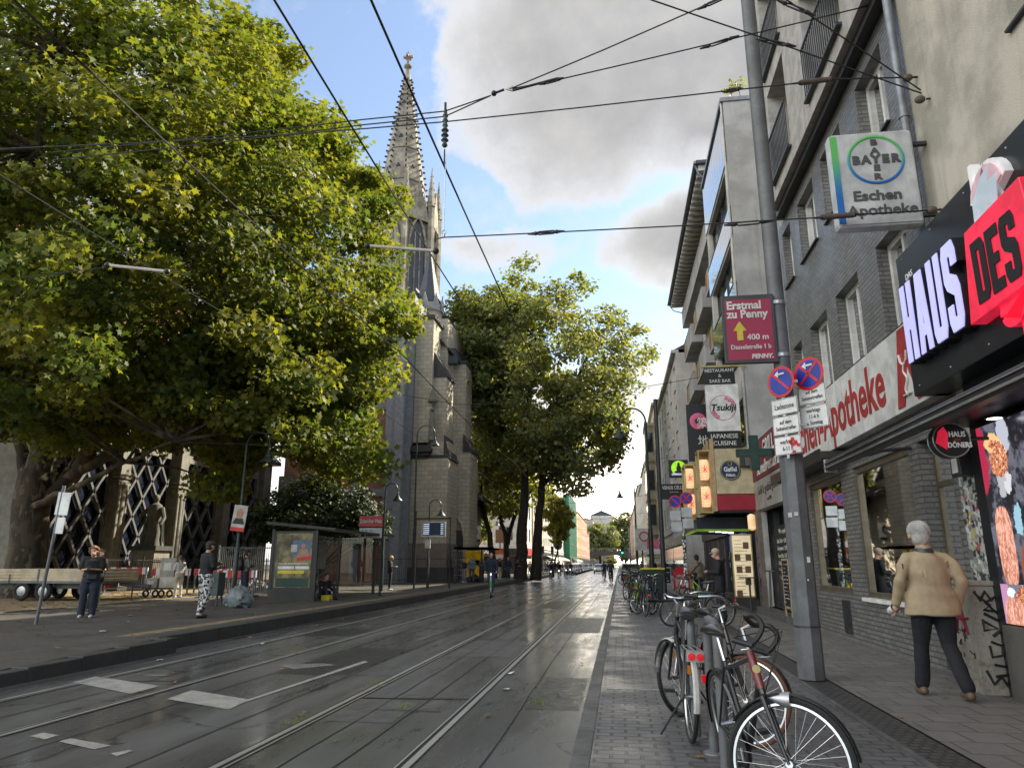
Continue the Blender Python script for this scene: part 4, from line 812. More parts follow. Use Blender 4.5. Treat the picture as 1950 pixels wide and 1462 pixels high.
for z in (4.4,8,12,15.8): b.box(3.1,4.1,76.85,82.15,z,z+.35)
for k in range(4): b.prism([(4.1,77.2+k*1.4,3.2),(3.25,77.2+k*1.4,4.4),(4.1,77.2+k*1.4,4.4)],(0,.35,0))
b.build('bay',"stone_ornate",tO); b=MB()
for z in (5.4,9,13):
    for k in range(2): b.box(3.17,3.2,77.7+k*2.1,79.1+k*2.1,z,z+2.1)
    b.box(3.3,3.95,76.97,77.0,z,z+2.1)
b.build('bay_glazing','glassdark',tO)
for i,(y0,y1,h,m,lab) in enumerate(((92.05,108,14.5,'render_pale','white house next beyond the ornate stone house'),(108.05,128,16,'render_cream','cream house on the far right row, second beyond the ornate one'),(128.05,150,15,'render_grey','grey house on the far right row beyond the cream one'),(150.05,178,17,'stone_ornate','sandstone house on the far right row'),(178.05,215,15.5,'render_pale','long pale house on the far right row'),(215.05,260,16,'render_pink','pinkish house near the end of the right row'),(260.05,318,15,'render_grey','last grey house of the right row before the railway bridge'))): house(lab,1,4.31,y0,y1,h,m,4,3.4 if i<3 else 5.,group=G,rt='roof_slate',awn='awnwhite' if i==1 else None)
t=thing('shop_awning','dark half open awning over a shopfront past the kiosk','awning',(0,0,0)); b=MB(); b.add([(4.3,41,3.1),(4.3,46,3.1),(2.9,46,2.55),(2.9,41,2.55)],((0,1,2,3),)); b.build('cloth','steel_dark',t); MB().box(2.86,2.92,41,46,2.5,2.58).build('bar','alu',t)
# ---- far left row
G='houses along the far left kerb'
lf=[(110,128,12.5,'render_cream','cream house behind the tree trunks, left row',None,4),(128.05,150,13.5,'render_grey','grey house right of the tree trunks, left row','awnwhite',4),(150.05,172,15.5,'render_pale','pale narrow house before the netted scaffold, left row','awnwhite',4),(200.05,232,17,'stone_ornate','tan house directly behind the green netted scaffold','awnmint',4),(232.05,262,17.5,'render_orange','orange house on the far left row',None,4),(262.05,300,17.5,'render_pink','pink house on the far left row',None,4),(300.05,322,14,'render_pink','small pink house last in the left row',None,4)]
for y0,y1,h,m,lab,aw,fl in lf: house(lab,-1,-12.8,y0,y1,h,m,fl,3.6 if y0<200 else 5.,group=G,awn=aw)
t=thing('netted_scaffold_building','house wrapped in green scaffold netting on the left row','building',(0,0,0)); mm('netting',(.03,.20,.11),.8,bump=.4,bs=6,streak=.4)
MB().box(-23,-12.8,172.1,200,0,17).build('wall','render_grey',t); b=MB(); n=40
for k in range(n):
    a,c=172.1+28*k/n,172.1+28*(k+1)/n; xa,xc=-11.4+.14*math.sin(k*1.7),-11.4+.14*math.sin((k+1)*1.7); b.quad((xa,a,2.8),(xc,c,2.8),(xc,c,17.6),(xa,a,17.6))
b.quad((-12.8,172.1,2.8),(-11.4,172.1,2.8),(-11.4,172.1,17.6),(-12.8,172.1,17.6)); b.build('netting','netting',t); b=MB()
for k in range(12): b.cyl((-11.3,172+k*2.5,0),(-11.3,172+k*2.5,18),.05,n=5)
for z in (3,6,9,12,15,17.6): b.cyl((-11.3,172,z),(-11.3,199.6,z),.05,n=5)
b.build('poles','alu',t)
# white house facing the square, behind the church and trees
t=thing('white_corner_house','white plastered corner house seen between the church and the tree trunks','building',(0,0,0)); ops=[(a,a+1.9,z,z+1.8) for a in (1.2,4.6,8.2,11.4) for z in (4.6,7.8,10.9)]
b=MB(); b.wall((-27.5,98,0),(1,0,0),(0,-1,0),14.5,14.2,ops,.25); b.wall((-13,98,0),(0,1,0),(1,0,0),12,14.2,[(a,a+1.6,z,z+1.8) for a in (1.5,5,8.5) for z in (4.6,7.8,10.9)],.25); b.quad((-27.5,98,14.2),(-13,98,14.2),(-13,110,14.2),(-27.5,110,14.2)); b.build('wall','render_pale',t)
for a,c,d,e in ops:
    bb=MB(); bb.quad((-27.5+a,98.2,d),(-27.5+c,98.2,d),(-27.5+c,98.2,e),(-27.5+a,98.2,e)); bb.k=1; bb.box(-27.5+a,-27.5+c,98.15,98.19,e-.08,e); bb.box(-27.5+(a+c)/2-.04,-27.5+(a+c)/2+.04,98.15,98.19,d,e); bb.build('window',['glassdark','pvc'],t)
for a in (1.5,5,8.5):
    for z in (4.6,7.8,10.9): MB().quad((-13.2,98+a,z),(-13.2,99.6+a,z),(-13.2,99.6+a,z+1.8),(-13.2,98+a,z+1.8)).build('window','glassdark',t)
MB().box(-27.4,-13.2,97.8,98.0,2.6,3.5).build('shop_fascia','signblack',t); text('KEBAB',.75,'white',t,(-18.2,97.78,3.05),bold=.03); b=MB(); b.box(-27,-13.4,97.9,97.98,.2,2.5); b.build('shopfront','glassdark',t); MB().box(-13.0,-12.6,98.2,109.6,2.6,3.6).build('side_fascia','sign_red',t)
MB().add([(-27.7,97.6,14.2),(-12.8,97.6,14.2),(-12.8,110.2,14.2),(-27.7,110.2,14.2),(-20,104,17.5)],((0,1,4),(1,2,4),(2,3,4),(3,0,4),(0,3,2,1))).build('roof','roof_slate',t)
# railway bridge and what stands behind it
mm('bridge_dark',(.06,.058,.055),.8); t=thing('railway_bridge','low dark railway bridge crossing the end of the street','bridge',(0,0,0))
b=MB(); b.box(-40,30,336,344,5.2,7.); b.build('deck','bridge_dark',t); b=MB(); b.box(-40,-14.5,334,346,0,5.2); b.box(5.5,30,334,346,0,5.2); b.build('abutment','render_grey',t)
b=MB(); P=[(-14.5+20*k/12,5.15-2.6*(abs(k-6)/6)**3) for k in range(13)]; b.prism([(x,335.4,z) for x,z in P]+[(5.5,335.4,5.3),(-14.5,335.4,5.3)],(0,.5,0)); b.build('arch','bridge_dark',t); b=MB()
for k in range(70): b.box(-40+k,-39.92+k,335.8,335.9,7,8.1)
b.box(-40,30,335.8,335.9,8.1,8.2); b.build('railing','render_grey',t)
house('cream block beyond the railway bridge, left of the far trees',-1,-12,352,395,22,'render_cream',6,4,dep=40,name='apartment_block'); house('pale high block beyond the railway bridge, behind the far trees',-1,-3,400,440,27,'render_pale',7,4,dep=12,name='apartment_block')
# ================================================================ FOLIAGE HELPERS
def inpoly(px,py,poly):
    c=np.zeros(len(px),bool); n=len(poly)
    for i in range(n):
        x1,y1=poly[i]; x2,y2=poly[i-1]
        m=((y1>py)!=(y2>py)); t=(x2-x1)*(py-y1)/((y2-y1) if y2!=y1 else 1e-9)+x1; c^=(m&(px<t))
    return c
def projn(P):
    z=P[:,2]-CAM_H; r=P[:,0]*_cy+P[:,1]*_sy; h=-P[:,0]*_sy+P[:,1]*_cy; f=h*_cp+z*_sp; u=-h*_sp+z*_cp; f=np.maximum(f,.5)
    return 975+F_PX*r/f,731-F_PX*u/f,f
T5=[(0.,-1.),(.22,-.42),(.75,-.62),(.52,-.10),(1.,.30),(.40,.36),(.0,1.05),(-.40,.36),(-1.,.30),(-.52,-.10),(-.75,-.62),(-.22,-.42)]
T4=[(0,-1),(.62,0),(0,1),(-.62,0)]
def leafobj(name,P,q,size,tint,m,parent,tmpl,centre=None,up=.7,outw=.6):
    n=len(P); nr=q.normal(0,1,(n,3)); nr/=np.linalg.norm(nr,axis=1)[:,None]; nr[:,2]=nr[:,2]*.8+up
    if centre is not None: o=P-centre; o/=np.linalg.norm(o,axis=1)[:,None]+1e-6; nr+=o*outw
    nr/=np.linalg.norm(nr,axis=1)[:,None]; a=q.normal(0,1,(n,3)); u=np.cross(nr,a); u/=np.linalg.norm(u,axis=1)[:,None]; v=np.cross(nr,u)
    s=(size*q.uniform(.5,1.4,n))[:,None,None]; T=np.array(tmpl); k=len(T)
    V=P[:,None,:]+s*(u[:,None,:]*T[None,:,0,None]+v[:,None,:]*T[None,:,1,None]); V-=nr[:,None,:]*s*(.22*(T[None,:,0,None]**2))
    me=bpy.data.meshes.new(name); me.vertices.add(n*k); me.loops.add(n*k); me.polygons.add(n)
    me.vertices.foreach_set('co',V.astype(np.float32).ravel()); me.loops.foreach_set('vertex_index',np.arange(n*k,dtype=np.int32)); me.polygons.foreach_set('loop_start',np.arange(0,n*k,k,dtype=np.int32))
    me.update(calc_edges=True); at=me.attributes.new('tint','FLOAT_COLOR','FACE'); c=np.ones((n,4),np.float32); c[:,0]=tint[:,0]; c[:,1]=tint[:,1]; c[:,2]=0; at.data.foreach_set('color',c.ravel())
    me.materials.append(m); o=bpy.data.objects.new(name,me); COL.objects.link(o)
    if parent is not None: o.parent=parent
    return o
def clumps(envs,n,rr,q,poly=None,mar=.8,thin=None):
    """clump centres spread through the crown's volume, kept where they lie inside the crown's outline"""
    out=[]; tot=sum(e[2] for e in envs)
    for c,r,w in envs:
        m=int(n*w/tot*6); d=q.normal(0,1,(m,3)); d/=np.linalg.norm(d,axis=1)[:,None]; P=np.array(c)+d*np.array(r)*(q.uniform(.12,1.,(m,1))**.45); R_=q.uniform(rr[0],rr[1],m)
        if poly is not None:
            x,y,f=projn(P); k=F_PX*R_*mar/f; ok=inpoly(x,y,poly)
            for dx,dy in ((1,0),(-1,0),(0,1),(0,-1),(.7,.7),(-.7,.7),(.7,-.7),(-.7,-.7)): ok&=inpoly(x+dx*k,y+dy*k,poly)
            if thin is not None: ok&=q.random(m)<thin(x,y)
            P,R_=P[ok],R_[ok]
        P,R_=P[:int(n*w/tot)],R_[:int(n*w/tot)]; out.append(np.c_[P,R_])
    return np.concatenate(out)
def crown(parent,C,per,size,m,q,tmpl,yel=.25,centre=None,flat=.62,name='crown'):
    n=len(C); tot=n*per; i=np.repeat(np.arange(n),per); d=q.normal(0,1,(tot,3)); d/=np.linalg.norm(d,axis=1)[:,None]
    rad=q.uniform(.15,1.,(tot,1))**.55; P=C[i,:3]+d*rad*C[i,3:4]*np.array([1.25,1.25,flat*1.2])*q.uniform(.8,1.25,(tot,1))
    base=q.uniform(.3,.7,n); yb=np.clip(q.normal(yel,.13,n),0,.8); t=np.c_[np.clip(base[i]+q.normal(0,.2,tot),0,1),np.clip(yb[i]+q.normal(0,.15,tot),0,1)]
    return leafobj(name,P,q,size,t,m,parent,tmpl,centre)
def limb(b,pts,r0,r1,n=9,wob=.0,q=None):
    pts=[Vector(p) for p in pts]; out=[]
    for i in range(len(pts)-1):
        for k in range(5): out.append(pts[i].lerp(pts[i+1],k/5))
    out.append(pts[-1])
    for _ in range(3): out=[out[0]]+[(out[i-1]+out[i]*2+out[i+1])/4 for i in range(1,len(out)-1)]+[out[-1]]
    N=len(out); rs=[r0+(r1-r0)*(i/(N-1))**.8 for i in range(N)]
    if q is not None: out=[p+Vector(q.normal(0,wob,3)) if 0<i<N-1 else p for i,p in enumerate(out)]
    b.tube(out,rs,n)
def barkmat(name,a,b_,c_,sc=1.4):
    m=bpy.data.materials.new(name); m.use_nodes=True; g=NG(m.node_tree); bs=m.node_tree.nodes['Principled BSDF']; v=coords(g)
    s=g.n('ShaderNodeMapping'); g.l(v,s.inputs[0]); s.inputs['Scale'].default_value=(1,1,.45)
    c=g.mixc(g.mr(g.noise(s.outputs[0],sc,6,.6,dist=.6),.47,.52),a,b_); c=g.mixc(g.mr(g.noise(s.outputs[0],sc*2.2,5,.6,dist=.5),.56,.6),c,c_); c=g.mixc(.5,c,g.mixc(g.noise(v,18,4,.7),(.02,.018,.014),(.3,.27,.22)),'OVERLAY')
    g.l(c,bs.inputs['Base Color']); bs.inputs['Roughness'].default_value=.9; bn=g.n('ShaderNodeBump'); bn.inputs['Strength'].default_value=.8; bn.inputs['Distance'].default_value=.04; g.l(g.noise(s.outputs[0],9,6,.7),bn.inputs['Height']); g.l(bn.outputs[0],bs.inputs['Normal']); return m
M['plane_bark']=barkmat('plane_bark',(.105,.082,.055),(.055,.042,.030),(.20,.165,.11)); M['dark_bark']=barkmat('dark_bark',(.055,.05,.04),(.035,.03,.025),(.085,.08,.065),2.5)
M['leaf_plane']=leafmat('plane_leaf',(.026,.056,.016),(.108,.160,.034),(.30,.28,.045),.5); M['leaf_far']=leafmat('far_leaf',(.090,.125,.058),(.19,.225,.095),(.30,.27,.08),.5); M['leaf_dark']=leafmat('shrub_leaf',(.012,.028,.010),(.03,.055,.016),(.06,.07,.02),.2)
# ---- the great plane tree on the square
q=np.random.default_rng(3)
t=thing('plane_tree','huge yellow green plane tree on the gravel square, its crown filling the upper left','tree',(-23.1,26,.2)); L0=Vector((-23.1,26,.2))
b=MB(); b.tube([Vector(p)-L0 for p in ((-23.1,26,.1),(-23.05,26,.8),(-23.1,26,2.2),(-23.3,26,3.8),(-23.3,26,5.2))],[1.0,.78,.68,.66,.6],18)
LB=[[(-23.3,26,4.6),(-22.9,26,7.5),(-22.4,25.6,10),(-21.5,25,14),(-20.5,24,19)],[(-23.4,26,4.4),(-24.3,26,6.4),(-25.8,26,9.2),(-27,25,13)],[(-23.2,26,3.4),AY(150,890,26.5),AY(260,840,26),AY(360,740,26),AY(470,650,27),AY(560,600,29)],[(-23.2,25.7,3.6),AY(140,930,25),AY(240,880,23),AY(330,840,21.5)],
 [(-22.4,25.6,10),(-19.5,26,14),(-17,28,18),(-15,30,22)],[AY(300,800,26),AY(420,560,28),AY(560,400,31),AY(650,350,33)],[AY(360,740,26),AY(480,760,28),AY(600,720,31),AY(700,640,33)],[(-22.6,25.8,9),(-21,22,12.5),(-19,19,15),(-17,17,17)],[AY(420,560,28),AY(440,300,28),AY(470,120,28)],[AY(150,890,26.5),AY(210,760,24),AY(230,600,22),AY(260,420,20)]]
rr=[(.52,.10),(.30,.08),(.32,.06),(.17,.04),(.28,.08),(.24,.06),(.2,.05),(.3,.07),(.2,.05),(.28,.06)]
for p,(a,c) in zip(LB,rr): limb(b,[Vector(v)-L0 for v in p],a,c,10,.04,q)
POLY=[(-500,-900),(545,-900),(548,0),(560,60),(585,95),(560,150),(585,205),(640,205),(652,250),(700,265),(690,300),(720,318),(760,322),(792,345),(788,400),(745,425),(742,455),(768,480),(775,545),(792,600),(786,650),(752,690),(770,735),(705,760),(690,800),(732,885),(705,930),(640,925),(600,895),(520,840),(500,880),(475,905),(440,960),(400,950),(330,900),(310,935),(270,880),(170,845),(120,870),(-500,900)]
def thin(x,y): return np.where(y>690,.75,np.where(y>600,.8,1.))*np.where((x<420)&(y>800),.5,1.)
ENV=[((-19.5,23,13.5),(10,8,11),1.1),((-17.5,17.5,14),(7.5,5,8),.75),((-14,32,14.5),(8.5,8,12),1.15),((-13,27,8),(6.5,6,4.2),.95),((-16.5,29.5,23.5),(5,4,5),.35),((-17.5,24,7.2),(5,5,2.6),.3),((-26,22,13),(9,8,10),.4)]
C=clumps(ENV,1050,(.55,1.25),q,POLY,.38,thin); C=C-np.array([*L0,0])
for i in range(0,len(C),5):
    c=Vector(C[i,:3]); a=min((v for p in LB for v in p[1:]),key=lambda v:(Vector(v)-L0-c).length); a=Vector(a)-L0; mid=a.lerp(c,.5)+Vector((0,0,.3)); limb(b,[a,mid,c],.07,.015,5)
b.build('trunk','plane_bark',t,True)
crown(t,C,270,.12,M['leaf_plane'],q,T5,.26,np.array((-19,25,12))-np.array(L0))
# ---- the tall trees in the middle distance
def tree(label,base,trunks,envs,n,per,size,poly,seed,m='leaf_far',bark='dark_bark',yel=.25,group=None,rr=(.7,1.5),mar=.75,name='broadleaf_tree',tm=T4):
    q=np.random.default_rng(seed); L=Vector(base); t=thing(name,label,'tree',base,group=group); b=MB()
    for pts,a,c in trunks: limb(b,[Vector(p)-L for p in pts],a,c,10,.05,q)
    C=clumps(envs,n,rr,q,poly,mar)-np.array([*L,0]); ends=[Vector(p)-L for pts,_,_ in trunks for p in pts[1:]]
    for i in range(0,len(C),6):
        c=Vector(C[i,:3]); a=min(ends,key=lambda v:(v-c).length); limb(b,[a,a.lerp(c,.5)+Vector((0,0,.4)),c],.09,.02,5)
    b.build('trunk',bark,t,True); crown(t,C,per,size,M[m],q,tm,yel,np.array(envs[0][0])-np.array(L)); return t
PC=[(846,560),(850,525),(880,515),(905,528),(935,535),(945,500),(975,482),(1010,484),(1025,505),(1045,520),(1085,508),(1130,508),(1135,540),(1150,575),(1180,572),(1215,575),(1235,598),(1258,602),(1263,680),(1235,700),(1225,740),(1200,765),(1205,800),(1190,830),(1200,860),(1175,900),(1160,930),(1120,950),(1100,985),(1060,960),(1030,930),(960,950),(900,900),(880,830),(868,740),(858,650)]
Gt='tall trees beside the church'
tree('tallest round crowned tree in the middle of the street view, on two thick dark trunks',(-8,62,.24),[([(-8.3,62,.2),(-8.2,62,3),(-7.9,62,8),(-7.6,62,14),(-7,62,22)],.62,.15),([(-7.1,62.5,.2),(-6.9,62.5,3.5),(-6.4,62.5,9),(-4.5,62,15),(-2,62,20)],.52,.12),([(-6.6,62.5,8),(-3.5,62,10.5),(-1,62,12.5)],.25,.08),([(-8,62,11),(-11,62,15),(-13,62,20)],.28,.08)],[((-5.5,62,19),(10,7,10.5),1.2),((-2.5,61,12),(6,5,5.5),.5),((-11,64,20),(5.5,6,9),.6),((-12.8,61,20),(3.6,4,7.5),.45)],540,125,.20,PC,5,group=Gt,yel=.22)
PL=[(868,700),(930,690),(1000,760),(1020,860),(1000,960),(960,985),(900,990),(885,960),(872,880)]
tree('slimmer dark trunked tree left of the tallest tree, leaning towards the church',(-12.2,66,.24),[([(-11.3,66,.2),(-11.5,66,3),(-12.6,66,8),(-13,66,14)],.38,.1),([(-12.4,66,6.5),(-14.3,66,9.5),(-15.5,66,14)],.15,.05)],[((-12.5,67,14),(5.5,4,8),1)],120,130,.20,PL,6,group=Gt,yel=.3)
tree('thin forked tree directly left of the two thick dark trunks',(-9.6,67,.24),[([(-10.4,67,.2),(-10.2,67,3.4),(-11.3,67,8)],.42,.1),([(-10.2,67,3.2),(-9.2,67,7),(-8.4,67,12)],.25,.08)],[((-10,68,11),(4.5,4,7),1)],70,130,.20,[(900,760),(1030,760),(1060,930),(1040,1010),(960,1000),(900,985)],7,group=Gt,yel=.35)
tree('young tree with bright yellow leaves low beside the thick trunks',(-6.5,74,.24),[([(-6.6,74,.2),(-6.2,74,3),(-5.3,74,6)],.12,.04)],[((-5.2,74,6.2),(2.4,2,2.8),1)],40,120,.18,[(1015,930),(1080,940),(1095,1000),(1070,1050),(1030,1055),(1015,1000)],8,group=Gt,yel=.7,rr=(.35,.8))
tree('low leafy street tree in front of the white corner house',(-17.5,84,.24),[([(-17.5,84,.2),(-17.4,84,3),(-17.3,84,6)],.2,.06)],[((-17.6,84,5.5),(2.6,2.5,3.2),1)],60,110,.2,[(880,930),(925,930),(945,1000),(935,1035),(900,1035),(875,1000)],9,group=Gt,yel=.12,rr=(.4,.9))
# bush against the church
t=thing('evergreen_bush','big dark green bush against the church wall behind the tram shelter','bush',(-19,43,.24)); q=np.random.default_rng(12); PB=[(440,930),(480,890),(520,870),(640,880),(700,905),(735,950),(740,1000),(735,1040),(480,1040)]
C=clumps([((-17.8,42,3.2),(5.2,3,3.4),1)],150,(.4,.9),q,PB,.6); C=C-np.array([-19,43,.24,0]); b=MB()
for i in range(0,len(C),8): limb(b,[(0,0,0),Vector(C[i,:3])*.5+Vector((0,0,.3)),C[i,:3]],.08,.02,5)
b.build('stems','dark_bark',t,True); crown(t,C,170,.11,M['leaf_dark'],q,T4,.1,np.array((1.2,-1,2.5)))
# trees round the bridge
Gb='trees beyond the railway bridge'
tree('round dark green tree standing left of the bridge end of the street',(-14,345,0),[([(-9,350,0),(-9,350,8),(-9,350,12)],.6,.2)],[((-9,350,12.5),(9,5,8),1)],70,70,.7,None,21,group=Gb,rr=(1.5,3),yel=.15)
tree('tall light green tree rising right of the bridge',(2,380,0),[([(3,380,0),(3,380,10),(3,380,18)],.6,.2)],[((2.5,380,16),(8,5,12),1)],80,70,.8,None,22,group=Gb,rr=(1.8,3.2),yel=.3)
tree('small tree under the bridge opening at the street end',(-4,332,0),[([(-3.5,332,0),(-3.5,332,2)],.2,.1)],[((-3.5,332,3),(2.5,2,1.8),1)],16,60,.35,None,23,group=Gb,rr=(.6,1.2),yel=.4)
# roof terrace plants
t=thing('roof_terrace_plants','straggly green plants on the roof terrace of the stucco sided house','plants',(6,25,19.05)); q=np.random.default_rng(4); C=np.c_[q.uniform(-1.3,2.2,14),q.uniform(-1,1,14),q.uniform(.2,1.1,14),q.uniform(.2,.4,14)]; b=MB()
for c in C: limb(b,[(c[0]*.8,c[1],0),c[:3]],.02,.01,4)
b.build('stems','dark_bark',t); crown(t,C,40,.09,M['leaf_far'],q,T4,.2)
# ================================================================ CHURCH
M['redbrick']=brick('church_brick',(.34,.15,.10),(.25,.11,.075),(.20,.18,.16),.25,.08,.012,.9,.5,'wall',dirt=.4); M['ashlar']=brick('church_ashlar',(.50,.44,.345),(.40,.355,.28),(.12,.105,.085),.6,.32,.018,.9,.4,'wall',dirt=.65); M['greyband']=mat('grey_banding',(.24,.255,.285),.85,bump=.3,streak=.3,var=.15); M['base_brick']=brick('tower_base_brick',(.24,.19,.16),(.15,.12,.10),(.25,.23,.2),.25,.08,.014,.9,.5,'wall',dirt=.4)
mm('darkstone',(.05,.05,.05),.85,bump=.4,dirt=.4); mm('spirestone',(.30,.27,.22),.9,bump=.6,bs=5,dirt=.75,streak=.5,var=.4,vs=1); mm('column_stone',(.20,.19,.16),.9,bump=.4,streak=.4,dirt=.3); mm('lattice',(.11,.11,.11),.8,bump=.3,dirt=.3); mm('leadglass',(.012,.016,.03),.15,spec=.8,var=.6,vs=2); M['slates']=brick('roof_slates',(.075,.085,.10),(.05,.058,.07),(.02,.02,.022),.3,.2,.012,.6,.6,'wall',dirt=.3,spec=.4)
t=thing('church','neo gothic stone church with latticed aisle windows, brick wall and tall pierced spire','church',(0,0,0)); CH=t
# aisle
x=-24.5; b=MB(); cols=[27.9+4.9*k for k in range(5)]
ops=[(c+.5,c+4.4,.5,7.2) for c in cols[:-1]]; front(b,x-.25,-1,27.3,49,0,8.6,ops,.5); b.quad((x-.25,27.3,0),(-38,27.3,0),(-38,27.3,8.6),(x-.25,27.3,8.6)); b.build('aisle_wall','column_stone',t)
for c in cols:
    b=MB(); b.box(x-.45,x+.12,c-.42,c+.42,.2,.9)
    for k in (-1,0,1): b.tube([(x+.08,c+k*.27,.9),(x+.08,c+k*.27,5.3)],.17 if k==0 else .12,10)
    b.box(x-.4,x+.05,c-.38,c+.38,.9,5.3)
    for j,(r,z) in enumerate(((.44,5.3),(.40,5.44),(.47,5.62),(.52,5.8))): b.box(x-.45,x+r-.25,c-r,c+r,z,z+.12+.01*j)
    b.box(x-.4,x+.16,c-.35,c+.35,5.95,8.5); b.build('column','column_stone',t,True)
for c in cols[:-1]:
    b=MB(); y0,y1=c+.5,c+4.4; xx=x-.32; st=1.3
    def dia(ya,za,yb,zb): b.ob(((xx,(ya+yb)/2,(za+zb)/2)),(.16,math.hypot(yb-ya,zb-za)+.05,.13),mat3=Matrix.Rotation(math.atan2(zb-za,yb-ya),3,'X'))
    for k in range(-4,8):
        for sg in (1,-1):
            P=[]
            ya=y0+k*st; 
            # clip the slanting bar to the opening
            f=lambda yy: .5+(yy-ya)*1.5 if sg>0 else 7.2-(yy-ya)*1.5
            lo,hi=y0,y1; z1_,z2_=f(lo),f(hi)
            zlo,zhi=.5,7.2
            def cl(yv): return min(max(yv,y0),y1)
            if sg>0: ya1=cl(ya+(zlo-.5)/1.5); yb1=cl(ya+(zhi-.5)/1.5)
            else: ya1=cl(ya+(7.2-zhi)/1.5); yb1=cl(ya+(7.2-zlo)/1.5)
            if yb1-ya1>.15: dia(ya1,f(ya1),yb1,f(yb1))
    w=b.build('window_lattice','lattice',t); bb=MB(); bb.quad((xx-.16,y0,.5),(xx-.16,y1,.5),(xx-.16,y1,7.2),(xx-.16,y0,7.2)); bb.build('leaded_glass','leadglass',w)
b=MB(); b.add([(x+.4,27,8.6),(x+.4,49,8.6),(x-5,49,13),(x-5,27,13)],((0,1,2,3),)); b.box(x-.3,x+.42,27,49,8.35,8.6); b.build('aisle_roof','slates',t)

b=MB(); b.box(-38,-29.4,27.6,56,0,19.5); b.build('nave_wall','redbrick',t); b=MB(); b.add([(-29,27.2,19.5),(-29,56,19.5),(-33.7,56,27),(-33.7,27.2,27),(-38.4,27.2,19.5),(-38.4,56,19.5)],((0,1,2,3),(3,2,5,4),(0,3,4))); b.build('nave_roof','slates',t)
b=MB(); b.box(-23.2,-22.3,47.,48.,.2,7.4); b.build('brick_pier','base_brick',t)
# brick cross wall with grey bands and the grey clad piers
b=MB(); b.box(-24.4,-15,50.2,56,0,19.6); b.build('cross_wall','redbrick',t); b=MB()
for z in (3.,6.2,9.4,12.6,15.8,19): b.box(-24,-16.3,50.1,50.2,z,z+.55)
b.box(-18.9,-18.3,49.95,50.3,.2,19.6); b.build('grey_band','greyband',t)
b=MB(); b.box(-16.45,-15.75,49.3,50.4,.2,20.5); b.box(-15.7,-15.05,48.95,50.4,.2,20.8); b.box(-15.04,-14.72,49.5,50.4,.2,20); b.build('clad_pier','greyband',t)
# stone tower: stepped buttresses
b=MB(); b.box(-14.7,-12.0,50.3,53.5,2.9,8.9); b.box(-13.34,-12.05,50.42,53.4,8.9,10.15); b.box(-14.7,-13.35,50.4,53.5,10.1,19.6); b.box(-13.35,-12.35,50.8,53,10.1,15.2); b.box(-17,-12.9,53,62,0,20.5); b.box(-13.2,-11.35,55.2,58.2,0,10.2); b.box(-13.1,-11.9,55.5,58,10.2,17.4); b.box(-13.4,-12.3,60,63,0,8.2); b.build('tower_masonry','ashlar',t)
b=MB(); b.box(-14.75,-11.95,50.25,53.5,1.25,2.9); b.build('tower_base','base_brick',t); MB().box(-14.85,-11.85,50.15,53.6,.2,1.25).build('plinth','darkstone',t)
b=MB()
for k,(o,z,h) in enumerate(((.10,8.9,.2),(.25,9.1,.25),(.42,9.35,.3),(.30,9.65,.2))): b.box(-14.9-o*.4,-13.6+o,50.3-o,53,z,z+h)
b.box(-13.9,-11.9,50.28,53.4,8.9,9.15)
for (x0,x1,ya,yb,z,h) in ((-12.35,-12.0,50.35,53.3,9.15,1.5),(-13.35,-12.3,50.75,53.1,15.2,1.9),(-11.95,-11.3,55.1,58.3,10.2,1.3),(-12.9,-12.3,60,63,8.2,1.2)): b.add([(x1+.05,ya,z),(x1+.05,yb,z),(x0,yb,z+h),(x0,ya,z+h),(x0,ya,z-.12),(x0,yb,z-.12),(x1+.05,yb,z-.12),(x1+.05,ya,z-.12)],((0,1,2,3),(0,3,4,7),(1,6,5,2),(0,7,6,1)))
b.box(-14.85,-13.2,50.25,53.6,19.6,19.9); b.box(-13.2,-11.8,55.4,58.1,17.4,17.65); b.build('weathered_cornice','darkstone',t)
# tall lancet window on the street side, niche, statue
b=MB(); x=-12.88
for k in range(3): b.box(x,x+.08,58.6+.0+k*.9,58.85+k*.9,9.5,15.5)
b.tube([(x+.05,58.5,9.4),(x+.05,58.5,14.6),(x+.05,59.2,16.4),(x+.05,59.9,17.4),(x+.05,60.6,16.4),(x+.05,61.3,14.6),(x+.05,61.3,9.4)],.14,6); b.build('window_tracery','ashlar',t,True); MB().box(-12.92,-12.86,58.6,61.2,9.4,16).build('lancet_glass','leadglass',t)
b=MB(); b.tube([(-13.25,50.28,10.2),(-13.25,50.28,12.3)],[.28,.16],8); b.ball((-13.25,50.28,12.5),.16); b.prism([(-13.6,50.1,13.1),(-12.9,50.1,13.1),(-13.25,50.1,14.1)],(0,.4,0)); b.build('niche_statue','column_stone',t,True)
b=MB(); b.add([(-14.7,49.6,20.2),(-12.3,54,17.4),(-12.3,62,17.4),(-14.7,62,23.5),(-16.5,56,24.5)],((0,1,2,3,4),)); b.box(-13.6,-12.2,53.4,54,16.9,17.5); b.build('tower_roof_slope','slates',t)
# porch
b=MB(); b.box(-14,-12.7,63,67,.2,7.4); b.build('porch_wall','ashlar',t); b=MB(); b.add([(-13,58.3,8.),(-13,67,8.),(-11.5,67,7.),(-11.5,58.3,7.),(-13,58.3,7.7),(-11.5,58.3,6.75),(-11.5,67,6.75)],((0,1,2,3),(0,3,5,4),(3,2,6,5))); b.build('porch_roof','darkstone',t)
b=MB(); b.tube([(x,58.35 if False else 54.95,z) for x,z in ((-12.9,.3),(-12.9,3.4),(-12.7,4.4),(-12.3,5.),(-11.9,4.4),(-11.7,3.4),(-11.7,.3))],.12,6); b.build('portal_arch','ashlar',t,True); MB().box(-12.8,-11.8,54.9,54.95,.3,4.).build('portal_door','darkstone',t)
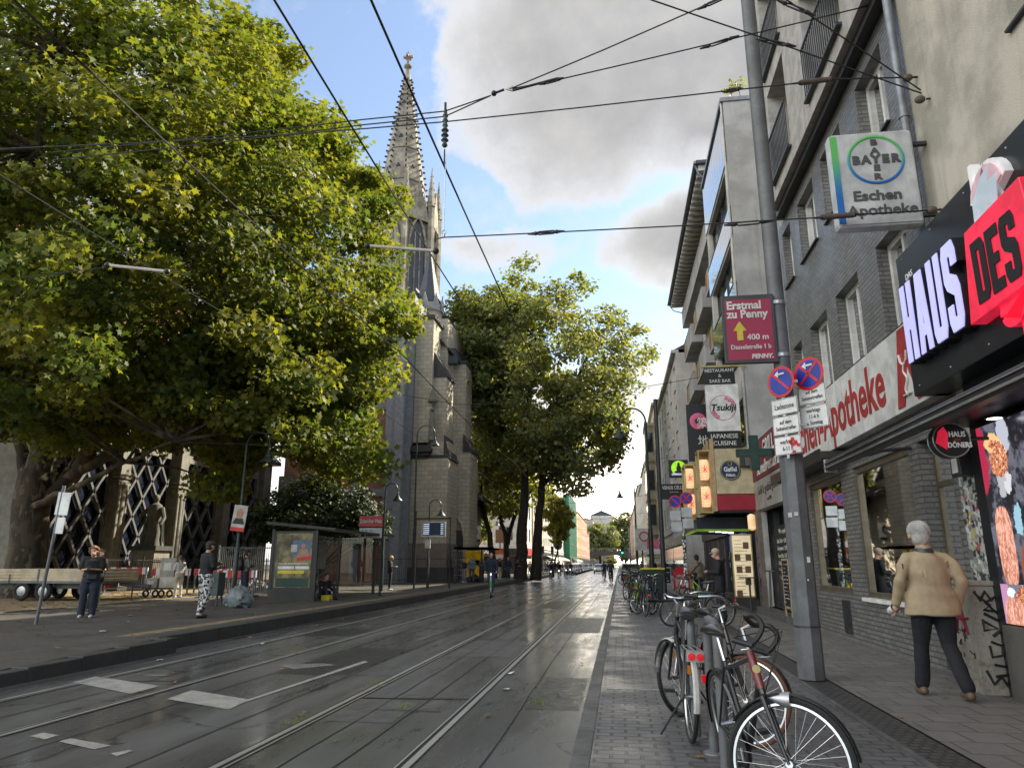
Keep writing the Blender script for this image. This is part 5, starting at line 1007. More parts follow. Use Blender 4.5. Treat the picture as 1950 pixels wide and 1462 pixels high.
# belfry, gables, pinnacles, spire
cx,cy=-19.3,60.; 
def octa(r,z,ph=PI/8): return [(cx+r*math.cos(ph+k*PI/4),cy+r*math.sin(ph+k*PI/4),z) for k in range(8)]
b=MB(); A,B_=octa(3.35,18),octa(3.2,33.5)
b.add(A+B_,[(k,(k+1)%8,(k+1)%8+8,k+8) for k in range(8)]+[tuple(range(8,16))]); b.build('belfry','spirestone',t)
b=MB(); g_=MB(); d_=MB()
for k in range(8):
    a=k*PI/4; n=Vector((math.cos(a),math.sin(a),0)); u=Vector((-n.y,n.x,0)); o=Vector((cx,cy,0))+n*3.12
    d_.prism([o+u*s_+Vector((0,0,z)) for s_,z in ((-.75,24.5),(.75,24.5),(.75,29.8),(.4,31),(0,31.6),(-.4,31),(-.75,29.8))],n*.06)
    b.tube([o+u*s_+n*.12+Vector((0,0,z)) for s_,z in ((-.9,24),(-.9,29.6),(-.5,31.2),(0,32.1),(.5,31.2),(.9,29.6),(.9,24))],.13,6)
    for s_ in (-.25,.25): b.tube([o+u*s_+n*.1+Vector((0,0,24.5)),o+u*s_+n*.1+Vector((0,0,30.6))],.07,5)
    b.ring(o+n*.12+Vector((0,0,33.0)),n,.28,.06,12,5)
    g_.prism([o+u*s_+Vector((0,0,z)) for s_,z in ((-1.15,31.8),(1.15,31.8),(0,35.6))],n*.22)
    # corner pinnacles
    c=Vector((cx+3.45*math.cos(a+PI/8),cy+3.45*math.sin(a+PI/8),0)); g_.tube([c+Vector((0,0,20)),c+Vector((0,0,33.4)),c+Vector((0,0,33.5)),c+Vector((0,0,37.6))],[.38,.34,.42,.02],6)
    for j in range(5): g_.ob(c+Vector((0,0,33.8+j*.7)),(.62-.1*j,.62-.1*j,.12),a)
b.build('belfry_tracery','spirestone',t,True); d_.build('belfry_louvres','leadglass',t); g_.build('gables_and_pinnacles','spirestone',t)
b=MB(); Z0,Z1=33.5,49.2; r0,r1=2.55,.22
P0,P1=octa(r0,Z0),octa(r1,Z1); b.add(P0+P1,[(k,(k+1)%8,(k+1)%8+8,k+8) for k in range(8)]); 
for z in (36.4,40,43.4,46.4): rr_=r0+(r1-r0)*(z-Z0)/(Z1-Z0)+.06; Q=octa(rr_,z); b.tube(Q,.07,5,closed=True)
sp=b.build('spire','spirestone',t); b=MB()
for k in range(8):
    for j in range(24):
        z=Z0+.5+(Z1-Z0-.9)*j/24; r_=r0+(r1-r0)*(z-Z0)/(Z1-Z0)+.1; a=PI/8+k*PI/4; b.ob((cx+r_*math.cos(a),cy+r_*math.sin(a),z),(.26,.12,.14),a)
b.build('crockets','darkstone',sp); b=MB()
for k in range(8):
    a=k*PI/4
    for z in (41.2,45.3,37.8):
        r_=(r0+(r1-r0)*(z-Z0)/(Z1-Z0))*math.cos(PI/8)+.02; o=Vector((cx+r_*math.cos(a),cy+r_*math.sin(a),z)); u=Vector((-math.sin(a),math.cos(a),0)); n=Vector((math.cos(a),math.sin(a),.15))
        for du,dz in ((-.12,0),(.12,0),(0,.2)): b.lathe(o+u*du+Vector((0,0,dz))-n*.02,[(0,0),(.1,0),(.1,.05)],8,n)
b.build('quatrefoil_openings','leadglass',sp)
b=MB(); b.lathe((cx,cy,49.1),[(.24,0),(.2,.5),(.42,.75),(.42,.9),(.16,1.1),(.14,1.6),(.34,1.75),(.1,1.95),(.12,2.5),(.02,2.6)],8); b.box(cx-.5,cx+.5,cy-.1,cy+.1,50.95,51.15); b.box(cx-.1,cx+.1,cy-.5,cy+.5,50.95,51.15); b.build('finial','spirestone',t)
# stair turret with slate cap
b=MB(); b.tube([(-15.2,55.5,17),(-15.2,55.5,22.6)],1.15,8); b.build('turret','ashlar',t); MB().tube([(-15.2,55.5,22.4),(-15.2,55.5,27.8)],[1.15,.03],8).build('turret_roof','slates',t); b=MB()
for k in range(8): a=k*PI/4; c=Vector((-15.2+1.15*math.cos(a),55.5+1.15*math.sin(a),0)); u=Vector((-math.sin(a),math.cos(a),0)); b.prism([c-u*.42+Vector((0,0,21.9)),c+u*.42+Vector((0,0,21.9)),c+Vector((0,0,23.4))],Vector((math.cos(a),math.sin(a),0))*.12)
b.build('turret_gables','greyband',t)
# scaffolded house far left behind the plane tree, dark building
t=thing('scaffolded_house','white gabled house with scaffold behind the plane tree trunk at the left edge','building',(0,0,0)); MB().box(-60,-33,44,60,0,13).build('wall','render_pale',t); MB().add([(-60.5,43.5,13),(-32.5,43.5,13),(-32.5,60,13),(-60.5,60,13),(-46,52,19)],((0,1,4),(1,2,4),(2,3,4),(3,0,4))).build('roof','roof_slate',t)
b=MB()
for k in range(14): b.cyl((-60+k*2,43,0),(-60+k*2,43,13),.04,n=5)
for z in range(1,7): b.cyl((-60,43,z*2),(-33,43,z*2),.04,n=5); b.box(-60,-33,42.6,43.6,z*2-.1,z*2-.05)
for k in range(13): b.cyl((-60+k*2,43,(k%6)*2),(-58+k*2,43,(k%6)*2+2),.03,n=4)
b.build('scaffold','alu',t); MB().box(-58,-34,36,42.4,0,5.2).build('dark_annex','roof_slate',t)
# ================================================================ STREET FURNITURE
# tall street pole with signs
t=thing('street_pole','thick dark grey steel pole with octagonal foot on the right sidewalk','pole',(2.34,10.07,.1))
MB().tube([(0,0,0),(0,0,3.05)],[.165,.155],8).build('foot_sleeve','pole_grey',t,True); MB().tube([(0,0,3.05),(0,0,12)],[.118,.10],16).build('shaft','pole_grey',t,True)
b=MB(); b.tube([(0,0,.62),(0,0,.64)],.172,8); b.build('seam_ring','steel_dark',t)
b=MB(); b.ob((-.11,-.13,2.02),(.05,.004,.06)); b.ob((-.04,-.16,2.03),(.05,.004,.05),.1); b.ob((.06,-.155,1.45),(.04,.004,.07),.2); b.ob((.03,-.158,1.2),(.02,.004,.02)); tag(b.build('stickers','white',t),kind='stuff')
PX,PY=2.34,10.07
def clamp(z): 
    b=MB(); b.lathe((PX,PY,z),[(.122,0),(.128,.01),(.128,.05),(.122,.06)],16); return b
mm('pennyred',(.30,.018,.06),.45,var=.08); mm('arrowyellow',(.62,.52,.04),.5); mm('letterpale',(.62,.60,.58),.5)
t=thing('supermarket_direction_sign','dark red framed supermarket sign with yellow up arrow and 400 m on the street pole','sign',(0,0,0)); y=9.92
MB().box(1.555,2.27,y,y+.07,4.19,5.19).build('frame','steel_dark',t,bevel=.008); MB().box(1.6,2.225,y-.004,y+.01,4.235,5.12).build('panel','pennyred',t)
text('Erstmal',.165,'letterpale',t,(1.62,y-.008,5.03),align='LEFT',bold=.005,sx=.95); text('zu Penny',.165,'letterpale',t,(1.62,y-.008,4.90),align='LEFT',bold=.005,sx=.92); text('400 m',.115,'letterpale',t,(1.87,y-.008,4.56),align='LEFT',bold=.002)
text('Dasselstraße 1 b',.088,'letterpale',t,(1.64,y-.008,4.42),align='LEFT',bold=.002,sx=.92); text('PENNY.',.085,'letterpale',t,(2.2,y-.008,4.28),align='RIGHT',bold=.004,shear=.15)
MB().prism([(1.74,y-.01,4.52),(1.82,y-.01,4.52),(1.82,y-.01,4.66),(1.87,y-.01,4.66),(1.78,y-.01,4.80),(1.69,y-.01,4.66),(1.74,y-.01,4.66)],(0,.006,0)).build('arrow','arrowyellow',t)
for z in (4.28,5.05): b=clamp(z); b.box(2.24,2.3,y+.02,y+.08,z,z+.05); b.build('clamp','alu',t)
def nostop(par,c,r,y,cross,arrow=True):
    MB().lathe((c[0],y,c[1]),[(0,0),(r,0),(r,.006),(0,.006)],32,(0,-1,0)).build('disc','redsign',par); MB().lathe((c[0],y-.007,c[1]),[(0,0),(r*.82,0),(r*.82,.003),(0,.003)],32,(0,-1,0)).build('blue_field','bluesign',par)
    b=MB()
    for s in ((1,-1) if cross else (1,)): b.ob((c[0],y-.013,c[1]),(r*1.68,.004,r*.15),mat3=Matrix.Rotation(s*R(45),3,'Y'))
    b.build('bar','redsign',par)
    if arrow: b=MB(); b.ob((c[0]+.01,y-.016,c[1]+r*.5),(r*.55,.004,r*.1)); b.prism([(c[0]-r*.38,y-.018,c[1]+r*.5),(c[0]-r*.12,y-.018,c[1]+r*.72),(c[0]-r*.12,y-.018,c[1]+r*.28)],(0,.004,0)); b.build('arrow','white',par)
def plate(par,x0,x1,y,z0,z1,lines,sz):
    MB().box(x0,x1,y,y+.006,z0,z1).build('plate','white',par,bevel=.003); b=MB(); e=.006
    for a in ((x0+.006,x1-.006,z0+.006,z0+.006+e),(x0+.006,x1-.006,z1-.006-e,z1-.006),(x0+.006,x0+.006+e,z0+.012,z1-.012),(x1-.006-e,x1-.006,z0+.012,z1-.012)): b.box(a[0],a[1],y-.002,y,a[2],a[3])
    b.build('plate_border','black',par)
    for i,s in enumerate(lines): text(s,sz,'black',par,((x0+x1)/2,y-.003,(z0+z1)/2+((len(lines)-1)/2-i)*sz*1.15),bold=.001,sx=.8,ext=.001)
t=thing('no_stopping_sign','left round no stopping sign with one red bar above the Ladezone plate','traffic sign',(2.25,9.85,0),R(-50)); nostop(t,(0,3.89),.215,0,False); b=MB(); b.box(-.02,.02,.008,.03,2.85,4.05); b.build('carrier','alu',t)
plate(t,-.2,.22,.006,3.44,3.66,['Ladezone'],.10); plate(t,-.2,.22,.006,3.17,3.42,['auf dem','Seitenstreifen'],.072); plate(t,-.2,.22,.006,2.90,3.15,['werktags','6-11 h'],.08)
b=MB(); r=random.Random(3)
for _ in range(9): b.ob((r.uniform(.06,.2),.002,r.uniform(2.92,3.1)),(.05,.003,.04),mat3=Matrix.Rotation(r.uniform(-.5,.5),3,'Y'))
b.build('torn_sticker','redsign',t)
t=thing('no_stopping_sign','right round no stopping sign with red cross above the plate reading werktags 11-6 h','traffic sign',(2.59,9.74,0),R(-50)); nostop(t,(0,3.965),.225,0,True); MB().box(-.02,.02,.008,.03,3.2,4.1).build('carrier','alu',t)
plate(t,-.2,.22,.006,3.55,3.80,['auf dem','Seitenstreifen'],.072); plate(t,-.2,.22,.006,3.23,3.53,['werktags','11-6 h','u. Sonntag'],.072)
b=MB(); b.ob((-.1,.1,3.9),(.35,.03,.04),R(50)); b.ob((-.1,.1,3.3),(.35,.03,.04),R(50)); b.build('clamp','alu',t)
# second sign pole further on, full of stickers
t=thing('sticker_covered_sign_post','slim sign post covered with stickers beside the man in the tan jacket','sign post',(2.06,24,.1)); MB().cyl((0,0,0),(0,0,3.6),.05).build('post','steel_dark',t,True); b=MB(); r=random.Random(9)
for _ in range(60): a=r.uniform(-2.8,-.3); z=r.uniform(.4,2.6); b.ob((.052*math.cos(a),.052*math.sin(a),z),(.05,.006,r.uniform(.04,.09)),a+PI/2)
tag(b.build('stickers','white',t),kind='stuff')
t=thing('no_stopping_sign','pair of faded far no stopping discs above small plates under the venue sign','traffic sign',(0,0,0)); nostop(t,(1.84,3.45),.2,23.9,False,False); nostop(t,(2.2,3.55),.2,23.88,True,False)
for x0,z0 in ((1.66,2.85),(2.02,2.95),(1.68,2.5),(2.04,2.6)): MB().box(x0,x0+.34,23.88,23.9,z0,z0+.3).build('plate','alu',t)
# utility box with graffiti
t=thing('utility_cabinet','grey concrete utility cabinet with red and black graffiti under the sticker pillar','cabinet',(0,0,0)); mm('cabinet',(.34,.32,.27),.8,dirt=.7,streak=.8,bump=.4,bs=30)
MB().box(3.9,4.3,9.1,9.62,.1,1.26).build('body','cabinet',t,bevel=.01); MB().box(3.88,4.32,9.08,9.64,1.26,1.31).build('lid','cabinet',t,bevel=.008); b=MB()
for k in range(15): b.box(3.893,3.9,9.13+k*.033,9.145+k*.033,.18,.62)
b.box(3.895,3.9,9.1,9.62,.64,.65); b.build('ribs','cabinet',t); mm('spray_red',(.30,.02,.06),.6); mm('spray_black',(.015,.015,.018),.6)
b=MB(); X=3.888; b.tube([(X,9.52,.72),(X,9.38,1.12),(X,9.24,.72)],.014,5); b.tube([(X,9.58,.88),(X,9.2,.90)],.014,5); b.tube([(X,9.45,.98),(X,9.3,.8),(X,9.36,.7)],.01,5); b.build('red_graffiti','spray_red',t)
b=MB(); Yq=9.092
for pts in ([(3.98,1.15),(4.1,1.05),(4.02,1.0),(4.16,.98)],[(4.2,1.16),(4.05,1.08),(4.2,.92)],[(4.0,.88),(4.14,.80),(4.0,.78),(4.0,.9)],[(4.05,.66),(4.16,.62),(4.15,.52),(4.04,.5),(4.03,.62)],[(4.05,.42),(4.18,.40),(4.18,.32),(4.05,.3)],[(4.2,.7),(4.22,.6)]): b.tube([(p[0],Yq,p[1]) for p in pts],.014,5)
for pts in ([(3.95,1.2),(4.0,1.1),(4.06,1.2),(4.12,1.1)],[(4.02,.96),(4.24,.84),(4.08,.72)],[(3.96,.36),(4.02,.22),(4.1,.3),(4.16,.2)]): b.tube([(p[0],Yq,p[1]) for p in pts],.018,5)
b.build('black_graffiti','spray_black',t); b=MB(); r=random.Random(14)
for _ in range(14): z=r.uniform(.25,1.2); y=r.uniform(9.14,9.55); b.tube([(X,y+r.uniform(-.05,.05),z+r.uniform(-.05,.05)) for _ in range(4)],.006,4)
b.build('scrawl','spray_black',t)
# lamps
def lamp(label,base,hp,reach,side,r=.055,shade=.26,group='arched street lamps',rise=None):
    """pole with a swan neck to side (+1 = +x) and a bell shade"""
    t=thing('street_lamp',label,'street lamp',base,group=group); R_=reach/2; b=MB(); b.tube([(0,0,0),(0,0,hp*.35),(0,0,hp*.36),(0,0,hp)],[r*1.5,r*1.4,r,r*.8],10); b.build('pole','lampgreen',t,True)
    b=MB(); P=[(0,0,hp)]+[(side*(R_-R_*math.cos(a)),0,hp+R_*math.sin(a)*1.05) for a in np.linspace(.1,PI,14)]+[(side*reach,0,hp-.15*reach)]; b.tube(P,r*.55,8); b.build('arm','lampgreen',t,True); z=hp-.15*reach
    b=MB(); k=shade/.26; b.lathe((side*reach,0,z),[(.03*k,.0),(.05*k,-.05*k),(.06*k,-.16*k),(.11*k,-.2*k),(.13*k,-.3*k),(.26*k,-.42*k),(.27*k,-.45*k),(.24*k,-.45*k),(.1*k,-.3*k)],16); s=b.build('shade','lampgreen',t,True); MB().ball((side*reach,0,z-.40*k),(.12*k,.12*k,.05*k)).build('glass','offwhite',s,True); return t
lamp('arched lamp with election poster in front of the lattice windows',(-12.35,22.5,.24),5.15,.82,1,.05,.27); lamp('arched lamp behind the red stop sign',(-11.2,34,.24),4.75,.62,1,.05,.25); lamp('tallest left arched lamp against the stone tower',(-13.4,47,.24),9.8,1.25,1,.06,.33); lamp('low arched lamp above the departure board',(-10.28,39,.24),4.35,.66,1,.05,.25); lamp('arched lamp by the leafy street tree near the second shelter',(-14.2,80,.24),6.,.9,1,.06,.28)
lamp('tall arched lamp on the right kerb reaching over the street, nearest of the right row',(1.7,40,.1),9.1,1.45,-1,.09,.42); lamp('arched lamp second along the right kerb',(1.75,75,.1),8.9,1.5,-1,.09,.42); lamp('arched lamp third along the right kerb',(1.75,120,.1),8.7,1.5,-1,.08,.42); lamp('farthest small arched lamp along the right kerb',(1.75,190,.1),8.7,1.5,-1,.08,.42)
t=thing('catenary_pole','dark wire pole standing in the right sidewalk behind the bins','pole',(1.95,34,.1)); MB().cyl((0,0,0),(0,0,9),.11,.09).build('shaft','steel_dark',t,True)
# election poster on the lamp
mm('facetone',(.42,.25,.17),.7,dirt=.3,vs=6); mm('postergrey',(.5,.46,.42),.6)
t=thing('election_poster','tilted portrait election poster hung on the left lamp post','poster',(-12.3,22.35,2.95),R(10)); t.rotation_euler=(0,R(6),R(10)); MB().box(-.22,.22,-.01,.01,-.42,.42).build('board','postergrey',t); MB().box(-.22,.22,-.014,-.01,-.42,-.3).build('red_foot','redsign',t); MB().box(-.2,.2,-.015,-.01,-.29,-.2).build('text_field','offwhite',t)
b=MB(); b.ball((0,-.012,.14),(.12,.004,.17)); b.build('portrait','facetone',t); b=MB(); b.prism([(-.2,-.013,-.19),(.2,-.013,-.19),(.12,-.013,0),(-.12,-.013,0)],(0,.003,0)); b.build('suit','black',t)
t=thing('parking_sign','blank backside of a traffic sign on a leaning grey post at the left edge','traffic sign',(-12.42,14.5,.2)); t.rotation_euler=(0,R(3.5),0); MB().cyl((0,0,0),(0,0,3.0),.035).build('post','pole_grey',t,True); MB().box(-.08,.24,-.03,-.02,2.35,2.85).build('plate','alu',t,bevel=.005); MB().box(.02,.22,-.03,-.02,1.95,2.3).build('lower_plate','alu',t,bevel=.005)
# ---- tram shelter
mm('shelterframe',(.035,.036,.034),.45,.3); mm('poster1',(.30,.26,.12),.5,col2=(.06,.05,.025),vs=2.2); M['shelterglass']=glassmat('shelter_glass',(.86,.9,.88),.02)
t=thing('tram_shelter','dark framed tram shelter with lit poster case on the platform','shelter',(0,0,0))
x0,x1,y0,y1=-12.05,-10.45,24.4,30.6; b=MB()
for x,y in ((x0,y0),(x1,y0),(x0,27.4),(x0,y1),(x1,y1)): MB().box(x-.05,x+.05,y-.05,y+.05,.24,2.68).build('post','shelterframe',t)
b=MB(); b.add([(x0-.2,y0-.25,2.95),(x1+.75,y0-.25,2.70),(x1+.75,y1+.3,2.70),(x0-.2,y1+.3,2.95),(x0-.2,y0-.25,2.85),(x1+.75,y0-.25,2.62),(x1+.75,y1+.3,2.62),(x0-.2,y1+.3,2.85)],((0,1,2,3),(7,6,5,4),(0,4,5,1),(2,6,7,3),(0,3,7,4),(1,5,6,2))); b.build('roof','shelterframe',t)
MB().box(x0,x1,y0-.06,y0+.1,.24,.62).build('case_base','shelterframe',t); MB().box(x0+.06,x1-.06,y0-.04,y0+.04,.62,2.62).build('case_frame','shelterframe',t)
p=MB().box(x0+.14,x1-.14,y0-.055,y0-.042,.70,2.54).build('poster','poster1',t)
def pbox(xa,xb,za,zb,m,nm,dy=.06): return MB().box(x0+xa,x0+xb,y0-dy,y0-dy+.004,za,zb).build(nm,m,p)
mm('skyblue',(.10,.16,.26),.5); pbox(.75,1.40,1.75,2.3,'skyblue','sky_field'); pbox(.20,1.4,.72,1.02,mat('deepgreen',(.01,.04,.025),.5),'green_field'); pbox(.26,.86,1.32,1.42,'white','info_field',.064); pbox(.90,1.4,1.32,1.42,'white','info_field',.064); pbox(.26,1.22,1.17,1.28,'arrowyellow','yellow_strip',.064); b=MB(); b.ob((x0+1.2,y0-.064,1.68),(.55,.004,.12),mat3=Matrix.Rotation(R(-8),3,'Y')); b.build('red_strip','redsign',p); pbox(.7,.92,1.9,2.15,'offwhite','notice',.066)
text('TAG DER GENOSSENSCHAFTEN',.075,'white',p,(x0+.82,y0-.062,1.5),bold=.002); b=MB(); b.ball((x0+1.15,y0-.066,2.1),(.08,.004,.1)); b.build('portrait','facetone',p); b=MB(); b.prism([(x0+.9,y0-.065,1.75),(x0+1.4,y0-.065,1.75),(x0+1.28,y0-.065,2.0),(x0+1.02,y0-.065,2.0)],(0,.003,0)); b.build('figure','facetone',p)
b=MB()
for a,c in ((y0+.1,27.3),(27.5,y1-.1)): b.quad((x0,a,.55),(x0,c,.55),(x0,c,2.6),(x0,a,2.6))
b.quad((x0+.1,y1,.55),(x1-.1,y1,.55),(x1-.1,y1,2.6),(x0+.1,y1,2.6)); b.build('side_panes','shelterglass',t); b=MB(); b.box(x0+.1,x0+.5,26.,29.8,.62,.67); b.build('bench','steel_dark',t); b=MB(); b.box(x0+.15,x0+.2,26.3,26.35,.24,.62); b.box(x0+.15,x0+.2,29.3,29.35,.24,.62); b.build('bench_legs','steel_dark',t); MB().box(x0+.02,x0+.06,28,29,1.3,2.4).build('timetable','white',t)
b=MB()
for k in range(5): b.lathe((x0+.02,24.9+k*1.2,1.45),[(0,0),(.06,0),(.06,.006)],10,(1,0,0))
b.build('glass_dots','white',t)
MB().box(-10.5,-10.2,25.2,25.5,.24,.42).build('corner_box','arrowyellow',t)
t=thing('tram_stop_sign','red stop name sign reading Zülpicher Platz over a white line plate','sign',(0,0,0)); MB().cyl((-9.62,29,.24),(-9.62,29,3.5),.045).build('post','shelterframe',t,True); MB().box(-10.6,-9.6,28.93,28.96,2.98,3.42).build('red_plate','redsign',t); text('Zülpicher Platz',.2,'white',t,(-10.1,28.92,3.2),bold=.004,sx=.78); MB().box(-10.58,-9.62,28.93,28.96,2.52,2.93).build('white_plate','white',t); text('9  12  15',.12,'black',t,(-10.25,28.92,2.82)); b=MB(); b.box(-10.5,-10.35,28.925,28.93,2.58,2.7); b.box(-10.3,-9.7,28.925,28.93,2.6,2.66); b.build('line_marks','steel_dark',t)
t=thing('departure_board','electronic departure board hung between two posts on the platform','display',(0,0,0)); b=MB(); b.cyl((-10.75,38,.24),(-10.75,38,4.25),.05); b.cyl((-10.75,38,3.85),(-8.8,38,3.85),.045); b.build('post','shelterframe',t,True); MB().cyl((-8.85,38,.24),(-8.85,38,3.9),.04).build('post','shelterframe',t,True); MB().box(-10.4,-9.1,37.9,38.05,2.9,3.68).build('case','alu',t); s_=MB().box(-10.34,-9.16,37.88,37.9,2.96,3.62).build('screen','navy',t)
b=MB()
for k in range(6): b.box(-10.3,-9.98,37.87,37.88,3.02+k*.1,3.07+k*.1); b.box(-9.35,-9.2,37.87,37.88,3.02+k*.1,3.07+k*.1)
b.build('text_rows',mat('rowlit',(.6,.7,.9),.4,emit=.6),s_); b=MB(); b.box(-10.2,-9.9,37.9,37.95,2.3,2.75); b.build('small_sign','offwhite',t)
t=thing('second_tram_shelter','small distant tram shelter with yellow poster case beside the waiting group','shelter',(0,0,0)); b=MB()
for x,y in ((-11.1,50),(-9.4,50),(-11.1,55),(-9.4,55)): MB().box(x-.05,x+.05,y-.05,y+.05,.24,2.5).build('post','shelterframe',t); MB().box(-11.35,-9.0,49.8,55.2,2.5,2.62).build('roof','shelterframe',t); MB().box(-10.75,-9.42,50.9,51,.6,2.4).build('poster_case',mat('posteryellow',(.55,.42,.04),.5,emit=.1),t); MB().box(-10.5,-9.7,50.88,50.9,1.4,1.75).build('poster_print','signblack',t)
# posters near trees
t=thing('portrait_placard','black and white portrait placard on a lamp post by the second shelter','poster',(-12.35,62,3.9)); MB().box(-.6,.6,-.02,.02,-.55,.8).build('board','offwhite',t); b=MB(); b.ball((0,-.03,.25),(.34,.01,.4)); b.build('hair','black',t); b=MB(); b.ball((0,-.045,.18),(.18,.01,.25)); b.build('face','offwhite',t); MB().box(-.55,.55,-.03,-.02,-.55,-.35).build('caption','black',t); MB().cyl((0,.05,-3.7),(0,.05,.9),.05).build('post','steel_dark',t)
t=thing('orange_notice','orange and white notice under a brown placard on a post left of the trunks','poster',(-11.7,72,0)); MB().cyl((0,.05,.2),(0,.05,5.4),.06).build('post','steel_dark',t); MB().box(-.45,.45,-.02,0,1.95,2.9).build('orange_sheet',mat('orangesheet',(.65,.16,.05),.6),t); MB().box(-.4,.4,-.03,-.02,1.95,2.4).build('white_sheet','white',t); MB().box(-.45,.45,-.02,0,3.5,4.8).build('brown_placard','facetone',t)
# fences at the square
def fence(name,label,P0,P1,h,step,m,z0=.24,rails=(.15,.92),solid=False,cat='fence'):
    t=thing(name,label,cat,P0+(z0,)); P0,P1=Vector(P0),Vector(P1); d=P1-P0; L=d.length; u=d/L; t.rotation_euler=(0,0,math.atan2(u.y,u.x)); b=MB()
    n=int(L/step)
    for k in range(n+1): x=L*k/n; b.box(x-.009,x+.009,-.009,.009,.03,h); 
    b.build('bars',m,t); b=MB()
    for r_ in rails: b.box(0,L,-.015,.015,h*r_-.02,h*r_+.02)
    b.build('rails',m,t); k=0
    while k<=L: MB().box(k-.03,k+.03,-.03,.03,0,h+.06).build('post',m,t); k+=2.5
fence('iron_fence','black iron fence along the foot of the latticed church wall',(-22.6,30.),(-22.6,46.),1.55,.14,'metal_dark'); fence('mesh_fence','grey mesh construction fence right of the man with the backpack',(-17.6,30.5),(-12.9,30.5),2.0,.09,'pole_grey',rails=(.03,.5,.97)); fence('iron_gate_fence','iron railings in front of the brick wall behind the tram shelter',(-15.5,46),(-9.9,47),1.7,.13,'metal_dark'); fence('white_gate','pale steel gate beside the second tram shelter',(-12.4,52),(-10.9,52),2.4,.12,'alu',rails=(.2,.35,.5,.65,.9),cat='gate')
b=MB(); r=random.Random(1)
for _ in range(260): b.ball((r.uniform(-17.2,-13.2),r.uniform(31,32.2),.2+r.uniform(0,.5)),r.uniform(.07,.14),6,4)
tag(b.build('rubble_heap','kerbstone'),'heap of grey rubble stones behind the mesh fence','rubble',kind='stuff')
for k,(xa,xb,y,z) in enumerate(((-21.9,-19.9,29,1.35),(-19.8,-18.,29.1,1.3),(-17.9,-16.2,29.2,1.3),(-15.8,-14.2,27.5,1.25))):
    t=thing('barrier_board',('leftmost','second','third','rightmost')[k]+' red and white striped barrier board in the row on the square','barrier',(xa,y,0),group='striped barrier boards on the square'); W_=xb-xa
    b=MB(); n=8
    for i in range(n): b.k=i%2; b.box(W_*i/n,W_*(i+1)/n,-.02,.02,z-.28,z)
    b.build('board',['redsign','white'],t); b=MB(); b.box(.05,.1,-.03,.03,.24,z); b.box(W_-.1,W_-.05,-.03,.03,.24,z); b.box(.05,.12,-.4,.4,.235,.3); b.box(W_-.12,W_-.05,-.4,.4,.235,.3); b.box(.05,W_-.05,-.015,.015,.45,.5); b.build('stand','pole_grey',t)
# statue on pedestal
mm('statuestone',(.10,.10,.085),.8,bump=.4,dirt=.5)
t=thing('statue','weathered dark robed figure on a tall stone pedestal before the lattice window','statue',(-23.3,34,.24)); MB().box(-.62,.62,-.62,.62,0,1.9).build('pedestal','column_stone',t); MB().box(-.75,.75,-.75,.75,1.9,2.12).build('pedestal_cap','darkstone',t)
b=MB(); b.lathe((0,0,2.12),[(.55,0),(.46,.3),(.42,.8),(.36,1.2),(.38,1.5),(.36,1.8),(.28,2.05),(.12,2.15),(.1,2.25)],14); b.ball((0,-.02,4.5),(.15,.18,.21)); b.tube([(-.34,0,4.0),(-.62,-.25,3.6),(-.45,-.5,3.3)],[.13,.11,.07],8); b.tube([(.34,0,4.0),(.60,-.15,3.5),(.62,-.4,3.15)],[.13,.11,.07],8)
for k in range(9): a=k*.7; b.tube([(.42*math.cos(a),.42*math.sin(a),3.4),(.46*math.cos(a+.1),.46*math.sin(a+.1),2.8),(.54*math.cos(a-.05),.54*math.sin(a-.05),2.15)],.05,5)
b.build('figure','statuestone',t,True)
# ---- wooden drop side trailer
mm('trailerwood',(.50,.42,.29),.7,dirt=.3,var=.2); t=thing('flatbed_trailer','cream drop side flatbed trailer parked on the gravel under the plane tree','trailer',(-22.6,24.4,.235),R(-1)); L_=4.9; b=MB()
for y in (-.9,.9):
    for k in range(4): b.box(0,L_,y-.02,y+.02,.68+k*.105,.775+k*.105)
for x in (0,L_):
    for k in range(4): b.box(x-.02,x+.02,-.88,.88,.68+k*.105,.775+k*.105)
b.build('drop_side','trailerwood',t); b=MB(); b.box(-.03,L_+.03,-.93,.93,.6,.675)
for x in (0,L_*.48,L_): b.box(x-.03,x+.03,-.94,-.9,.62,1.12)
b.tube([(L_*.25,-.95,.6),(L_*.25,-.95,.9)],.015,5); b.build('frame','pole_grey',t); b=MB(); b.box(.6,L_-1,-.7,-.5,.42,.6); b.box(.6,L_-1,.5,.7,.42,.6); b.tube([(L_,0,.55),(L_+1.2,0,.5)],.05,6); b.tube([(L_+.5,0,.5),(L_+.5,0,0)],.03,6); b.build('chassis','steel_dark',t)
for x in (1.75,2.6):
    for y in (-.86,.86):
        w=MB().ring((x,y,.33),(0,1,0),.245,.085,24,8).build('wheel','rubber',t,True); MB().lathe((x,y+(.03 if y>0 else -.03),.33),[(0,0),(.17,0),(.17,.03),(.06,.05),(0,.05)],16,(0,1 if y>0 else -1,0)).build('hub_cap','alu',w,True)
b=MB(); b.tube([(1.35,-.86,.5),(1.45,-.86,.7),(1.75,-.86,.745),(2.6,-.86,.745),(2.9,-.86,.7),(3.0,-.86,.5)],.03,5); b.build('mudguard','steel_dark',t)
MB().box(L_+.02,L_+.06,-.85,-.6,.45,.55).build('tail_light','redsign',t)
t=thing('hand_cart','small grey hand cart stacked with crates on the gravel','cart',(-18.4,26.6,.235)); b=MB(); b.box(0,1.3,0,.6,.3,.36); b.build('deck','steel_dark',t); b=MB()
for x in (.15,.55,.8,1.15):
    b.ring((x,.02,.15),(0,1,0),.11,.04,16,6)
b.build('wheels','rubber',t)
